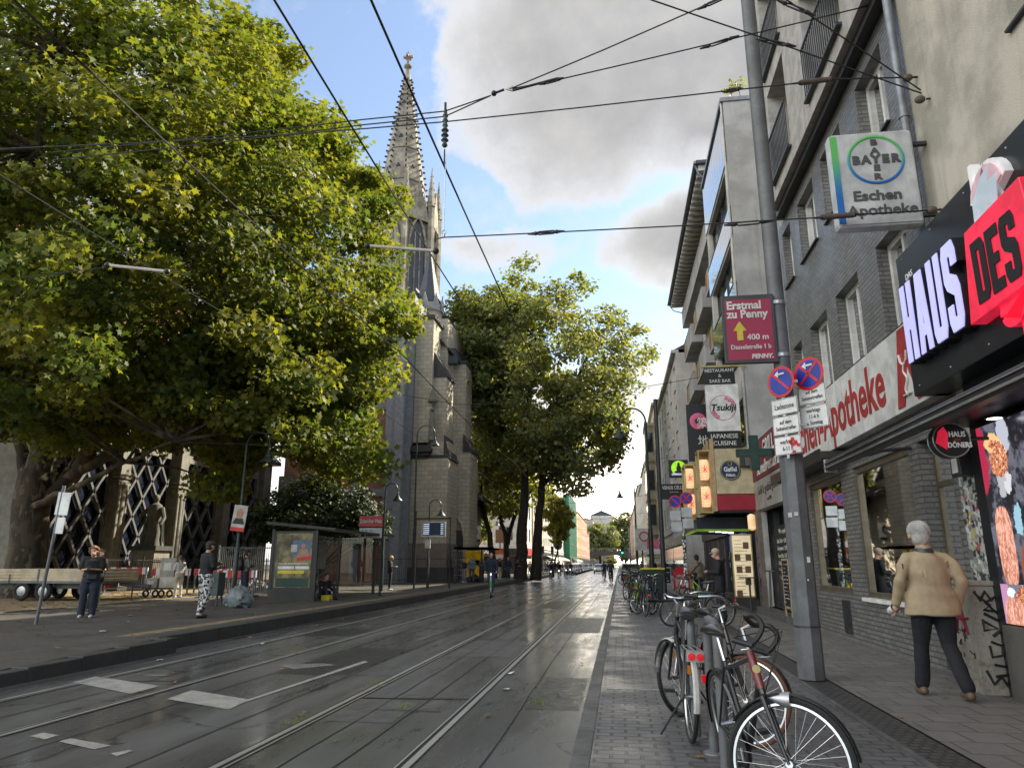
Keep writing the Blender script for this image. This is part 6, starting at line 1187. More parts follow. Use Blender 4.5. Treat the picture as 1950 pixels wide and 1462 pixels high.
for i,(xa,xb,za,zb,lab) in enumerate(((-18.38,-17.85,.6,.95,'open grey crate at the left end of the hand cart'),(-17.75,-17.13,.6,1.0,'pale crate at the right end of the hand cart'),(-17.78,-17.18,1.0,1.72,'tall grey box stacked on top of the pale crate'))):
    o=thing('crate',lab,'crate',((xa+xb)/2,26.9,za),group='crates on the hand cart'); w,h=(xb-xa)/2,zb-za; b=MB(); b.box(-w,w,-.25,-.23,0,h); b.box(-w,w,.23,.25,0,h); b.box(-w,-w+.02,-.23,.23,0,h); b.box(w-.02,w,-.23,.23,0,h); b.box(-w+.02,w-.02,-.23,.23,0,.03); b.build('sides',mat('crate%d'%i,((.30,.29,.26),(.50,.48,.42),(.33,.32,.29))[i],.7,dirt=.3),o); MB().box(-w*.5,w*.5,-.256,-.25,h*.35,h*.75).build('label','offwhite',o)
# small grey-green cabinet with graffiti and the rubbish bag
t=thing('platform_cabinet','small dark green cabinet on legs covered in pale and pink graffiti','cabinet',(-12.6,21.6,.24)); MB().box(-.32,.32,-.2,.2,.3,1.0).build('body',mat('cabgreen',(.05,.075,.07),.6,dirt=.4),t,bevel=.01); b=MB()
for x in (-.28,.28): b.box(x-.025,x+.025,-.15,-.1,0,.3); b.box(x-.025,x+.025,.1,.15,0,.3)
b.build('legs','steel_dark',t); b=MB(); b.tube([(-.2,-.21,.85),(-.1,-.21,.92),(-.15,-.21,.75),(-.22,-.21,.82)],.02,5); b.build('pink_graffiti','pinkprint',t); b=MB(); b.tube([(.1,-.21,.5),(.05,-.21,.75),(.2,-.21,.7),(.12,-.21,.9)],.03,5); b.build('pale_graffiti',mat('palegreen',(.2,.28,.25),.6),t); MB().add([(-.36,-.24,1.0),(.36,-.24,1.16),(.36,.24,1.16),(-.36,.24,1.0)],((0,1,2,3),)).build('slanted_lid','steel_dark',t)
from mathutils import noise as mn
def lump(c,r,seed,amp=.2,sc=3.,n=40):
    b=MB(); b.ball((0,0,0),1.,n,n//2); b.v=[(lambda v,k:(c[0]+v[0]*r[0]*k,c[1]+v[1]*r[1]*k,max(c[2]+v[2]*r[2]*k,c[2]-r[2]*.72)))(v,1+amp*mn.noise(Vector(v)*sc+Vector((seed,0,0)))+amp*.5*mn.noise(Vector(v)*sc*2.7+Vector((seed,3,0)))) for v in b.v]; return b
mm('bagblue',(.13,.155,.165),.5,coat=.1); b=lump((0,0,.22),(.38,.32,.31),3,.3,2.2); b.v=[(x*(1.25-.9*max(0,z)),y*(1.2-.9*max(0,z)),z*1.15) for x,y,z in b.v]
t=tag(b.build('rubbish_bag','bagblue',None,True,loc=(-11.3,20.9,.24)),'grey blue rubbish bag lying on the platform by the small cabinet','bag')
t=thing('black_stroller_bag','black bags piled behind the waiting woman at the far shelter','bag',(-9.9,50.2,.24)); lump((0,0,.25),(.3,.25,.3),5).build('bag','black',t,True); MB().tube([(-.1,0,.5),(0,0,.62),(.1,0,.5)],.015,5).build('strap','black',t)
# wheelie bin, boards
t=thing('wheelie_bin','dark green wheelie bin with yellow lid on the strip beside the parked bicycles','bin',(1.15,27.,.09)); b=MB(); b.add([(-.28,-.33,.08),(.28,-.33,.08),(.28,.3,.08),(-.28,.3,.08),(-.38,-.42,1.2),(.38,-.42,1.2),(.38,.4,1.2),(-.38,.4,1.2)],((3,2,1,0),(4,5,6,7),(0,1,5,4),(1,2,6,5),(2,3,7,6),(3,0,4,7))); b.build('body',mat('bingreen',(.012,.03,.02),.45),t,bevel=.02); MB().box(-.42,.42,-.46,.44,1.2,1.27).build('lid',mat('binlid',(.50,.40,.06),.5),t,bevel=.02); b=MB()
for x in (-.3,.3): b.ring((x,.38,.13),(1,0,0),.09,.04,16,6)
b.build('wheels','rubber',t)
t=thing('red_a_board','red pavement advertising board with rounded top and torn white poster','advertising board',(3.2,40,.1)); b=MB(); P=[(-.42,0,.12),(.42,0,.12),(.42,0,.95)]+[(.42*math.cos(a),0,.95+.3*math.sin(a)) for a in np.linspace(.2,PI-.2,9)]+[(-.42,0,.95)]; b.prism(P,(0,.06,0)); b.build('panel','redsign',t); MB().box(-.34,.34,-.012,0,.2,.85).build('poster',mat('tornposter',(.5,.42,.4),.6,col2=(.45,.06,.06),vs=5),t); b=MB(); b.tube([(-.4,0,0),(-.4,0,.2)],.02,5); b.tube([(.4,0,0),(.4,0,.2)],.02,5); b.tube([(-.4,.5,0),(-.3,.05,1)],.02,5); b.tube([(.4,.5,0),(.3,.05,1)],.02,5); b.build('feet','steel_dark',t)
t=thing('green_a_board','small dark chalk A board beyond the red advertising board','advertising board',(2.6,45,.1)); MB().box(-.36,.36,0,.03,.3,1.15).build('board','chalk',t); b=MB(); b.box(-.4,-.36,-.01,.04,0,1.2); b.box(.36,.4,-.01,.04,0,1.2); b.box(-.36,.36,-.01,.04,1.15,1.2); b.build('frame','alu',t); b=MB(); [b.box(-.28,.28-.1*(k%3),-.012,-.004,.4+k*.16,.44+k*.16) for k in range(4)]; b.build('chalk_lines','offwhite',t)
t=thing('box_sign','grey box sign with red ring above a pink sign further down the right row','sign',(1.6,52,0)); MB().box(-.45,.55,-.1,.1,2.4,3.9).build('box','offwhite',t); MB().ring((.15,-.11,3.35),(0,1,0),.3,.045,24,6,.4).build('ring','sign_red',t); MB().box(.3,1.15,-.3,-.2,2.5,3.1).build('pink_sign','pinkprint',t); MB().box(.35,1.2,-.3,-.2,2.15,2.48).build('white_sign','white',t); MB().cyl((0,0,.1),(0,0,3.9),.05).build('post','steel_dark',t)
def tlight(label,loc,arm=0,green=True):
    t=thing('traffic_light',label,'traffic light',loc,group='traffic lights down the street'); MB().cyl((0,0,0),(0,0,3.4),.06).build('post','steel_dark',t,True)
    MB().box(-.17,.17,-.15,.15,2.5,3.4).build('housing','black',t,bevel=.02)
    for k,(c,n_) in enumerate((((.3,.02,.02),'off_red'),((.3,.15,.0),'off_amber'),((.05,.9,.35),'lit_green'))):
        e=3. if (k==2 and green) else 0.; MB().lathe((0,-.155,3.25-k*.3),[(0,0),(.1,0),(.1,.02)],14,(0,-1,0)).build('lamp_lens',mat(n_+('' if e or k<2 else '_dark'),c if (e or k==3) else tuple(v*.15 for v in c),.3,emit=e,var=0),t)
tlight('traffic light with lit green lens on the right kerb beyond the bicycles',(.35,84,.05)); tlight('dark traffic light on the left kerb by the thick trunks',(-8.3,92,.2),green=False); tlight('dark traffic light further left beside the waiting cyclists',(-9.3,90,.2),green=False)
t=thing('round_sign_back','round dark back of a traffic sign on the left kerb beside the trees','traffic sign',(-7.9,96,.2)); MB().cyl((0,0,0),(0,0,4),.06).build('post','steel_dark',t); MB().lathe((0,-.1,3.6),[(0,0),(.55,0),(.55,.03)],20,(0,-1,0)).build('disc','steel_dark',t)
# ================================================================ OVERHEAD WIRES
def wire(label,pts,r,name='overhead_wire',m='black',group='overhead tram wires'):
    b=MB(); P=[Vector(p) for p in pts]; out=[]
    for i in range(len(P)-1):
        L=(P[i+1]-P[i]).length; n=max(2,int(L/2)); sag=min(.22,L*L*.0006)
        for k in range(n): u=k/n; p=P[i].lerp(P[i+1],u); p.z-=sag*4*u*(1-u); out.append(p)
    out.append(P[-1]); b.tube(out,r,5); o=b.build(name,m,None,True); return tag(o,label,'wire',group)
def long_wire(label,x,z,y0,y1,step,r=.014): return wire(label,[(x+(.0 if k%2 else .0),y0+(y1-y0)*k/step,z) for k in range(step+1)],r,name='contact_wire')
WZ=7.65
long_wire('contact wire descending from the top centre past the spire to the right track',-2.46,WZ,-4,215,9,.016); long_wire('second wire from top left of centre crossing the big tree towards the street end',-3.5,WZ+.0,-4,215,9,.014); long_wire('contact wire of the left track crossing the plane tree crown from the left edge',-6.3,WZ,-4,215,9,.016); long_wire('lowest left wire crossing the plane tree crown near its dark underside',-8.4,7.0,-4,215,9,.012)
def turnbuckle(p,d,L=.34,label=None):
    p=Vector(p); d=Vector(d).normalized(); u=d.cross(Vector((0,1,0))).normalized() if abs(d.y)<.9 else Vector((0,0,1)); t=thing('turnbuckle',label or 'black turnbuckle in a span wire','turnbuckle',p,group='turnbuckles in the span wires'); b=MB(); a=d*L*.5; w=u*.022
    b.tube([-a*1.8,-a],[.012,.03],6); b.tube([a,a*1.8],[.03,.012],6)
    for s in (-1,1): b.tube([-a,-a*.7+w*s,a*.7+w*s,a],.012,5)
    b.ball(tuple(-a),.03,8,5); b.ball(tuple(a),.03,8,5); b.build('body','black',t,True)
def insul(p,q_,label,m):
    p,q_=Vector(p),Vector(q_); t=thing('insulator',label,'insulator',p,group='rod insulators by the right wall'); d=q_-p; n=18; b=MB(); b.tube([d*(k/n) for k in range(n+1)],[.042 if k%2 else .034 for k in range(n+1)],10); b.build('rod',m,t,True); b=MB(); b.ball((0,0,0),.035,8,5); b.ball(tuple(d),.035,8,5); b.tube([-d*.25,(0,0,0)],.015,5); b.tube([d,d*1.3],.015,5); b.build('end_fitting','black',t,True)
mm('insulbrown',(.10,.075,.06),.6,dirt=.3)
D=9.5
wl=Vector((4.31,9.3,8.02)); p1=AY(1583,151,9.35); p0=AY(1524,158,9.35); hg=AY(848,232,D)
wire('upper span wire from the wall hook beside the downpipe to its insulator',[wl,p1],.012,'span_wire'); insul(p0,p1,'upper brown rod insulator left of the wall hook','insulbrown')
wire('middle span wire from the balcony to the hanger and into the trees',[p0,AY(1395,172,9.4),hg,AY(560,256,D),AY(200,275,D),AY(-200,290,D)],.011,'span_wire')
wl2=Vector((4.31,9.2,5.96)); p1=AY(1627,409,9.1); p0=AY(1566,414,9.1)
hb=AY(845,452,D); insul(p0,p1,'lower brown rod insulator in front of the pharmacy light box','insulbrown'); wire('low span wire from the lower wall hook past the light box to the hanger rod',[wl2,p1],.012,'span_wire'); wire('lowest span wire crossing the grey house and the sky above the trees',[p0,AY(1040,443,D),hb,AY(830,455,D)],.010,'span_wire')
yk=AY(970,170,D); yk2=AY(935,182,D); he=AY(847,212,D); hf=AY(847,222,D)
wire('upper right span wire rising from the yoke plate to the top edge',[yk,AY(1150,95,9.2),AY(1385,-8,8.6)],.011,'span_wire'); wire('right span wire from the yoke plate up past the street pole to the concrete floors',[yk,AY(1050,155,D),AY(1370,80,9.6),AY(1700,0,10.2)],.011,'span_wire')
wire('upper one of the twin wires between yoke and hanger',[yk2,he,AY(690,228,D),AY(500,250,D),AY(100,290,D)],.011,'span_wire'); wire('lower one of the twin wires between yoke and hanger',[yk2,hf,AY(690,238,D),AY(500,262,D),AY(100,305,D)],.011,'span_wire')
wire('thin crossing wire from the top edge over the street pole to the wall hook',[AY(1225,-5,7.5),AY(1475,80,8.8),AY(1775,185,9.3)],.010,'span_wire'); wire('short crossing wire from the top right edge to the lower wall hook',[AY(1490,-5,8.2),AY(1640,95,9.),AY(1765,180,9.3)],.010,'span_wire')
wire('faint wire low in the plane tree crown joining the pale tube',[AY(-50,540,D),AY(210,508,D)],.009,'span_wire')
# yoke plates and hanger
t=thing('yoke_plate','white three hole yoke plate where two span wires join','yoke plate',yk); b=MB(); b.prism([(-.06,-.008,.0),(.05,-.008,.06),(.05,-.008,-.05)],(0,.016,0)); b.build('plate','offwhite',t); b=MB(); b.tube([(-.08,0,0),(-.27,0,-.06)],.02,6); b.ball((-.24,0,-.05),.045,8,6); b.tube([(.05,0,-.03),(.75,0,.11)],.02,6); b.build('link','black',t,True)
mm('insulgreen',(.05,.08,.075),.35); t=thing('wire_hanger','green ribbed insulator hanging from the span wires and clamping the contact wire','insulator',hg+Vector((0,0,.12))); z=0; prof=[(.02,.10)]
for k in range(7): prof+=[(.03,.02-k*.085),(.06 if 3<=k<=5 else .045,-.02-k*.085),(.03,-.045-k*.085)]
b=MB(); b.lathe((0,0,0),prof[::-1],12); b.build('insulator_stack','insulgreen',t,True); b=MB(); b.tube([(0,0,-.6),(0,0,-.86)],.012,5); b.tube([(0,-.02,.2),(0,-.02,0)],.02,5); b.build('rod','black',t); 
t=thing('drop_rod','long thin rod hanging from the contact wire down to the low span wire','rod',hb); b=MB(); b.tube([(0,0,.12),(0,0,1.38)],.006,5); b.ring((0,0,.08),(0,1,0),.03,.008,10,5); b.tube([(0,0,0),(0,0,.05)],.02,6); b.build('rod','alu',t)
for px,py,yy,dx,dz,L,lab in ((1050,155,D,1,.2,.22,'small turnbuckle right of the yoke plate'),(1370,81,9.6,1,.28,.34,'turnbuckle left of the street pole in the second span wire'),(1362,3,8.7,1,.42,.3,'turnbuckle at the top edge left of the street pole'),(1478,82,8.8,1,-.35,.3,'turnbuckle just right of the street pole'),(1515,15,8.3,.9,-.6,.3,'turnbuckle at the top edge right of the street pole'),(1040,443,D,1,.02,.3,'turnbuckle in the lowest span wire over the sky'),(1425,425,9.3,1,.03,.36,'turnbuckle before the grey stucco side wall'),(1395,172,9.4,1,.1,.16,'small joint over the roof terrace plants')): turnbuckle(AY(px,py,yy),(dx,0,dz),L,lab)
for q0,q1,lab in (((205,505),(318,517),'pale horizontal tube in the wires within the plane tree crown'),((700,468),(830,478),'pale tube in front of the church belfry')):
    a,c=AY(*q0,D),AY(*q1,D); t=thing('section_insulator',lab,'insulator',a,group='pale tube insulators over the left track'); d=c-a; MB().tube([(0,0,0),d],.024,8).build('tube','postergrey',t,True); b=MB(); b.ball((0,0,0),.05,8,5); b.ball(tuple(d),.05,8,5); b.build('end_fitting','black',t,True)
def hook(p,lab,l=.55): 
    t=thing('wall_hook',lab,'wall hook',p,group='wall hooks of the span wires'); b=MB(); b.tube([(-.05,0,0),(l*.3,0,0)],.016,6); b.build('bolt','black',t); b=MB(); b.ball((-.13,0,0),(.07,.055,.055),10,7); b.build('damper','insulbrown',t,True)
hook(wl,'upper wall hook beside the downpipe'); hook(Vector((4.31,9.05,7.5)),'middle wall hook with two wires beside the downpipe'); hook(wl2,'lowest wall hook right of the pharmacy light box')
# distant span wires down the street
for k,(y,z) in enumerate(((28,8.2),(52,8.4),(80,8.4),(112,8.5),(150,8.5),(190,8.6))): 
    wire(('first','second','third','fourth','fifth','sixth')[k]+' distant span wire across the street counted from the camera',[(-10.5 if y<100 else -12,y,z+.5),(-6.3,y,z-.4),(-2.46,y,z-.4),(4.1,y,z+.5)],.012 if y<60 else .02,'span_wire')
# ================================================================ PEOPLE
TS=bpy.data.scenes.new('workbench')
def _ev(o):
    with bpy.context.temp_override(scene=TS,view_layer=TS.view_layers[0]):
        dg=bpy.context.evaluated_depsgraph_get(); return bpy.data.meshes.new_from_object(o.evaluated_get(dg))
def remesh(b,name,m,parent,vox,smooth=1,wr=0.,seed=0,wsc=9.):
    me=bpy.data.meshes.new(name); me.from_pydata(b.v,[],b.f); o=bpy.data.objects.new(name,me); COL.objects.link(o)
    bm=bmesh.new(); bm.from_mesh(me); bmesh.ops.recalc_face_normals(bm,faces=bm.faces); bm.to_mesh(me); bm.free()
    r=o.modifiers.new('r','REMESH'); r.mode='VOXEL'; r.voxel_size=vox; r.use_smooth_shade=True
    if smooth: s=o.modifiers.new('s','SMOOTH'); s.iterations=smooth*3; s.factor=.5
    COL.objects.unlink(o); TS.collection.objects.link(o); n=_ev(o); TS.collection.objects.unlink(o); COL.objects.link(o); o.modifiers.clear(); o.data=n; bpy.data.meshes.remove(me)
    if wr:
        for v in n.vertices:
            p=v.co; k=mn.noise(Vector((p.x*wsc,p.y*wsc,p.z*wsc*.35))+Vector((seed,0,0)))+.6*mn.noise(Vector((p.x*wsc*1.3+p.z*7,p.y*wsc*1.3,p.z*wsc*.9))+Vector((0,seed,0))); v.co+=v.normal*k*wr
    n.materials.clear()
    for q in (m if isinstance(m,list) else [m]): n.materials.append(M[q] if isinstance(q,str) else q)
    n.shade_smooth(); n.name=name; o.name=name
    if parent is not None: o.parent=parent
    return o
def etube(b,rings,n=20):
    "rings: (centre, rx, ry) flat ellipses stacked into a closed body"
    o=len(b.v)
    for c,rx,ry in rings:
        for k in range(n): a=2*PI*k/n; b.v.append((c[0]+rx*math.cos(a),c[1]+ry*math.sin(a),c[2]))
    N=len(rings)
    for i in range(N-1):
        for k in range(n): l=(k+1)%n; b.f.append((o+i*n+k,o+i*n+l,o+(i+1)*n+l,o+(i+1)*n+k)); b.m.append(0)
    b.f.append(tuple(o+k for k in range(n))[::-1]); b.m.append(0); b.f.append(tuple(o+(N-1)*n+k for k in range(n))); b.m.append(0)
def bl(b,pts,rs,n=12):
    b.tube(pts,rs,n)
    for p,r in zip(pts,rs): b.ball(tuple(p),r*.99,n,6)
BP=dict(pel=(0,0,.95),ch=(0,0,1.30),nk=(0,-.01,1.47),hd=(0,.02,1.62),sL=(-.19,0,1.42),sR=(.19,0,1.42),eL=(-.25,-.03,1.14),eR=(.25,-.03,1.14),wL=(-.25,.06,.90),wR=(.25,.06,.90),hL=(-.10,0,.93),hR=(.10,0,.93),kL=(-.11,.02,.50),kR=(.11,.02,.50),aL=(-.12,-.02,.085),aR=(.12,-.02,.085))
def BPV(P,k): return Vector({**BP,**P}[k])
def person(label,loc,rz,H=1.75,P={},top='black',trs='black',shoe='black',skin='skin',hair='hairdark',vox=.016,sleeve=1.,coat=0.,wide=1.,hairlen=.0,cap=None,fat=1.,thin_leg=1.,group=None,curly=False,face=None,hood=False,shorts=False,big=1.,wr=0.):
    p={k:Vector(v) for k,v in {**BP,**P}.items()}; t=thing('person',label,'person',loc,rz,group); s=H/1.75; t.scale=(s,s,s)
    up=(p['ch']-p['pel']); b=MB(); f=fat
    lean=lambda k: p['pel'].lerp(p['ch'],k)
    cv=.88 if sleeve>=1 else 1.; etube(b,[(p['pel']+Vector((0,0,-.10)),.13*f,.10*f),(p['pel'],.155*f,.11*f),(lean(.35),.145*f*cv,.105*f*cv),(lean(.75),.165*f*cv,.115*f*cv),(p['ch']+Vector((0,0,.06)),.165*f*cv,.11*f*cv),(p['nk'].lerp(p['ch'],.35),.12*cv,.075*cv),(p['nk'],.06,.06)])
    bl(b,[p['nk']+Vector((0,0,-.05)),p['nk'].lerp(p['hd'],.5)],[.062,.055])
    hd=p['hd']; HB=big; fw=Vector(face).normalized() if face else Vector((0,1,0)); sd_=Vector((fw.y,-fw.x,0)).normalized()
    b.ball(tuple(hd+Vector((0,0,.03))),(.080*HB,.092*HB,.098*HB),16,12); b.ball(tuple(hd+fw*.032+Vector((0,0,-.045))),(.060*HB,.062*HB,.066*HB),14,10); b.tube([hd+fw*.088+Vector((0,0,.02)),hd+fw*.116+Vector((0,0,-.022)),hd+fw*.09+Vector((0,0,-.03))],[.010,.017,.012],8)
    for q_ in (-1,1): b.ball(tuple(hd+sd_*q_*.084*HB+Vector((0,0,.0))),(.016,.024,.036),8,6)
    for a in 'LR':
        S_,E_,W_=p['s'+a],p['e'+a],p['w'+a]; bl(b,[p['ch'].lerp(S_,.5)+Vector((0,0,.0 if sleeve>=1 else .05)),S_+Vector((0,0,-.03)),S_.lerp(E_,.5),E_,E_.lerp(W_,.4),W_],[.05 if sleeve>=1 else .06,.034 if sleeve>=1 else .050*f,.034 if sleeve>=1 else .045*f,.032,.031,.025]); d=(W_-E_).normalized(); 
        pd=d.cross(Vector((0,0,1))); pd=pd.normalized() if pd.length>.1 else Vector((0,1,0)); 
        if abs(d.z)>.8: pd=Vector((0,1,0))
        nn=d.cross(pd).normalized(); palm=W_+d*.055; b.tube([W_,W_+d*.03,W_+d*.085],[.024,.034,.034],10)
        for i in range(4): o=(i-1.5)*.019; L_=(.055,.068,.072,.060)[i]; k1=W_+d*.085+pd*o; k2=k1+d*L_*.5+nn*.006; k3=k2+d*L_*.35+nn*(.022 if a=='R' else -.022); b.tube([k1-d*.02,k1,k2,k3],[.010,.0095,.009,.0075],6)
        b.tube([W_+d*.02+pd*.028,W_+d*.055+pd*.05,W_+d*.085+pd*.055],[.012,.011,.009],6)
        Hh,K,A=p['h'+a],p['k'+a],p['a'+a]; bl(b,[Hh,Hh.lerp(K,.5),K,K.lerp(A,.35),A],[.085*f,.075*f,.055,.055,.038])
    remesh(b,'body',skin,t,vox if vox>.011 else .009)
    # top
    b=MB(); g=.018; cz=coat
    rings=[(p['pel']+Vector((0,0,.03 if not cz else -cz)),(.18 if not cz else .245)*f,(.135 if not cz else .165)*f),(p['pel']+Vector((0,0,.06)),.182*f+(.048 if cz else 0),.135*f+(.02 if cz else 0)),(lean(.4),.165*f+(.03 if cz else 0),.125*f+(.02 if cz else 0)),(lean(.8),.185*f+(.02 if cz else 0),.135*f+(.015 if cz else 0)),(p['ch']+Vector((0,0,.08)),.185*f,.125*f),(p['nk'].lerp(p['ch'],.3),.15,.095),(p['nk']+Vector((0,0,.0)),.072,.07)]
    etube(b,rings)
    if cz: b.lathe(p['nk']+Vector((0,0,-.02)),[(.08,0),(.088,.02),(.08,.06),(.07,.06)],14)
    if hood: b.ball(tuple(p['nk']+Vector((0,-.09,-.03))),(.12,.07,.07),12,8)
    for a in 'LR':
        S_,E_,W_=p['s'+a],p['e'+a],p['w'+a]; k=.012 if not cz else .013; 
        if sleeve>=1: bl(b,[p['nk'].lerp(S_,.35)+Vector((0,0,-.05)),S_.lerp(p['nk'],.12)+Vector((0,0,-.025)),S_.lerp(E_,.5),E_,E_.lerp(W_,.5),E_.lerp(W_,.93)],[.068,.058+k*.6,.050+k,.043+k,.040+k,.035+k])
        else: bl(b,[p['ch'].lerp(S_,.5)+Vector((0,0,.05)),S_,S_.lerp(E_,.4),S_.lerp(E_,.75)],[.085,.072*f+k*.6,.064*f+k,.062*f+k])
    remesh(b,'jacket' if cz or sleeve>=1 else 'shirt',top,t,max(vox,.012),1,wr or (.011 if cz else .008),sum(loc),5.5 if wr else 9.)
    # trousers
    b=MB(); etube(b,[(p['pel']+Vector((0,0,-.10)),.165*f,.125*f),(p['pel']+Vector((0,0,.0)),.178*f,.13*f),(p['pel']+Vector((0,0,.08)),.165*f,.12*f)])
    for a in 'LR':
        Hh,K,A=p['h'+a],p['k'+a],p['a'+a]; w=wide*thin_leg
        if shorts: bl(b,[Hh,Hh.lerp(K,.5),Hh.lerp(K,.9)],[.10*f,.092*w,.085*w])
        else: bl(b,[Hh,Hh.lerp(K,.5),K,K.lerp(A,.5),A+Vector((0,0,.02))],[.10*f,.088*f*w,.070*w,.066*w*(wide**.5),.058*w*wide])
    remesh(b,'trousers',trs,t,max(vox,.012),1,.008,sum(loc)+4)
    for a in 'LR':
        A=p['a'+a]; K=p['k'+a]; fd=Vector((0,1,0)); td=Vector((A.x-K.x,0,0)); dz=.0; b=MB(); fz=max(0,A.z-.085)
        bl(b,[A+Vector((0,-.045,-.045)),A+Vector((0,.05,-.05)),A+Vector((0,.155,-.055+(-.0 if fz<.02 else -fz*.35)))],[.044,.047,.038],10); b.ball(tuple(A+Vector((0,0,-.01))),.050,10,6); z0=min(v[2] for v in b.v); b.v=[(x,y,max(z,A.z-.085)) for x,y,z in b.v]
        remesh(b,'shoe',shoe,t,max(vox*.8,.01))
    # hair / cap
    if hair:
        b=MB(); c=hd+Vector((0,0,.045)); b.ball(tuple(c-fw*.018),(.090*HB,.098*HB,.096*HB),16,12); b.ball(tuple(hd-fw*.045+Vector((0,0,-.01))),(.080*HB,.072*HB,.092*HB),14,10)
        if hairlen: 
            for q_ in (-1,0,1): b.tube([c-fw*.04+sd_*q_*.05,hd-fw*.06+sd_*q_*.065+Vector((0,0,-.07)),hd-fw*.05+sd_*q_*.07+Vector((0,0,-.07-hairlen))],[.07,.055,.03],10)
        if curly:
            rr=random.Random(3)
            for _ in range(60): d=Vector((rr.gauss(0,1),rr.gauss(0,1),rr.gauss(.5,1))).normalized(); 
            for _ in range(70):
                d=Vector((rr.gauss(0,1),rr.gauss(0,1),rr.gauss(.3,1))).normalized()
                if d.dot(fw)>.35 and d.z<.5: continue
                b.ball(tuple(hd+Vector((0,0,.02))+Vector((d.x*.10,d.y*.10,d.z*.11))),rr.uniform(.018,.035),8,5)
        cut=hd+fw*.055
        o=remesh(b,'hair',hair,t,max(vox*.7,.009),1,.006 if not curly else .01,1,28.)
        me=o.data; 
        for v in me.vertices:
            w=v.co-hd
            if w.dot(fw)>.045 and w.z<.075: v.co-=fw*(w.dot(fw)-.045)*1.15
    if cap:
        b=MB(); b.ball(tuple(hd+Vector((0,0,.06))),(.095,.105,.085),16,10); b.prism([tuple(hd+Vector((0,0,.055))+fw*.07+sd_*.075),tuple(hd+Vector((0,0,.05))+fw*.17+sd_*.055),tuple(hd+Vector((0,0,.05))+fw*.17-sd_*.055),tuple(hd+Vector((0,0,.055))+fw*.07-sd_*.075)],(0,0,.012)); b.build('cap',cap,t,True)
    b=MB(); [b.ball(tuple(hd+fw*.079+sd_*q_*.032+Vector((0,0,.018))),.0095,8,6) for q_ in (-1,1)]; b.build('eyes','black',t,True)
    MB().tube([hd+fw*.093+sd_*.022+Vector((0,0,-.058)),hd+fw*.099+Vector((0,0,-.058)),hd+fw*.093-sd_*.022+Vector((0,0,-.058))],.005,6).build('mouth','sign_red' if False else 'skin2',t,True)
    return t
PH=dict(eL=(-.24,.02,1.15),wL=(-.07,.26,1.17),eR=(.24,.02,1.15),wR=(.07,.26,1.17),hd=(0,.05,1.61))
WALK=dict(kL=(-.10,.16,.52),aL=(-.11,.22,.10),kR=(.10,.06,.50),aR=(.12,-.22,.13))
def held(par_t,label,loc,sz=(.075,.012,.15),m='black',nm='mobile_phone',rx=40,rz=0.):
    t=thing(nm,label,'phone',loc,rz); o=MB(); o.ob((0,0,0),sz,mat3=Matrix.Rotation(R(rx),3,'X')); o.build('case',m,t,bevel=.004); o=MB(); o.ob((0,-.0,0),(sz[0]*.88,sz[1]*1.12,sz[2]*.9),mat3=Matrix.Rotation(R(rx),3,'X')); o.build('screen','glassdark',t); return t
def W2(loc,rz,H,p): s=H/1.75; c,n=math.cos(rz),math.sin(rz); return (loc[0]+s*(p[0]*c-p[1]*n),loc[1]+s*(p[0]*n+p[1]*c),loc[2]+s*p[2])
mm('tanjacket',(.37,.285,.18),.8,bump=.15,bs=140,var=.14,vs=5); mm('denimblack',(.012,.013,.018),.9,var=.3,bump=.2,bs=200); mm('jeans',(.055,.085,.13),.9,var=.25,vs=7); mm('darkjeans',(.02,.026,.045),.9); mm('shoebrown',(.12,.08,.05),.6,dirt=.4); mm('shoewhite',(.55,.55,.53),.6); mm('teeblack',(.014,.014,.016),.85,var=.3); mm('greytop',(.13,.13,.13),.85); mm('navytop',(.02,.028,.045),.85); mm('brownjacket',(.20,.16,.11),.8); mm('lilac',(.30,.24,.40),.85); mm('whiteshirt',(.55,.55,.53),.85); mm('capcream',(.42,.36,.27),.8,dirt=.5,vs=9); mm('greypants',(.20,.21,.20),.85); mm('lightpants',(.45,.43,.38),.85)
def camo():
    m=bpy.data.materials.new('camouflage'); m.use_nodes=True; g=NG(m.node_tree); b=m.node_tree.nodes['Principled BSDF']; v=coords(g); c=g.mixc(g.mr(g.noise(v,17,3,.6),.49,.51,it='LINEAR'),(.60,.60,.60),(.015,.015,.016)); c=g.mixc(g.mr(g.noise(v,24,2,.5),.6,.62,it='LINEAR'),c,(.22,.22,.22)); g.l(c,b.inputs['Base Color']); b.inputs['Roughness'].default_value=.85; return m
M['camo']=camo()
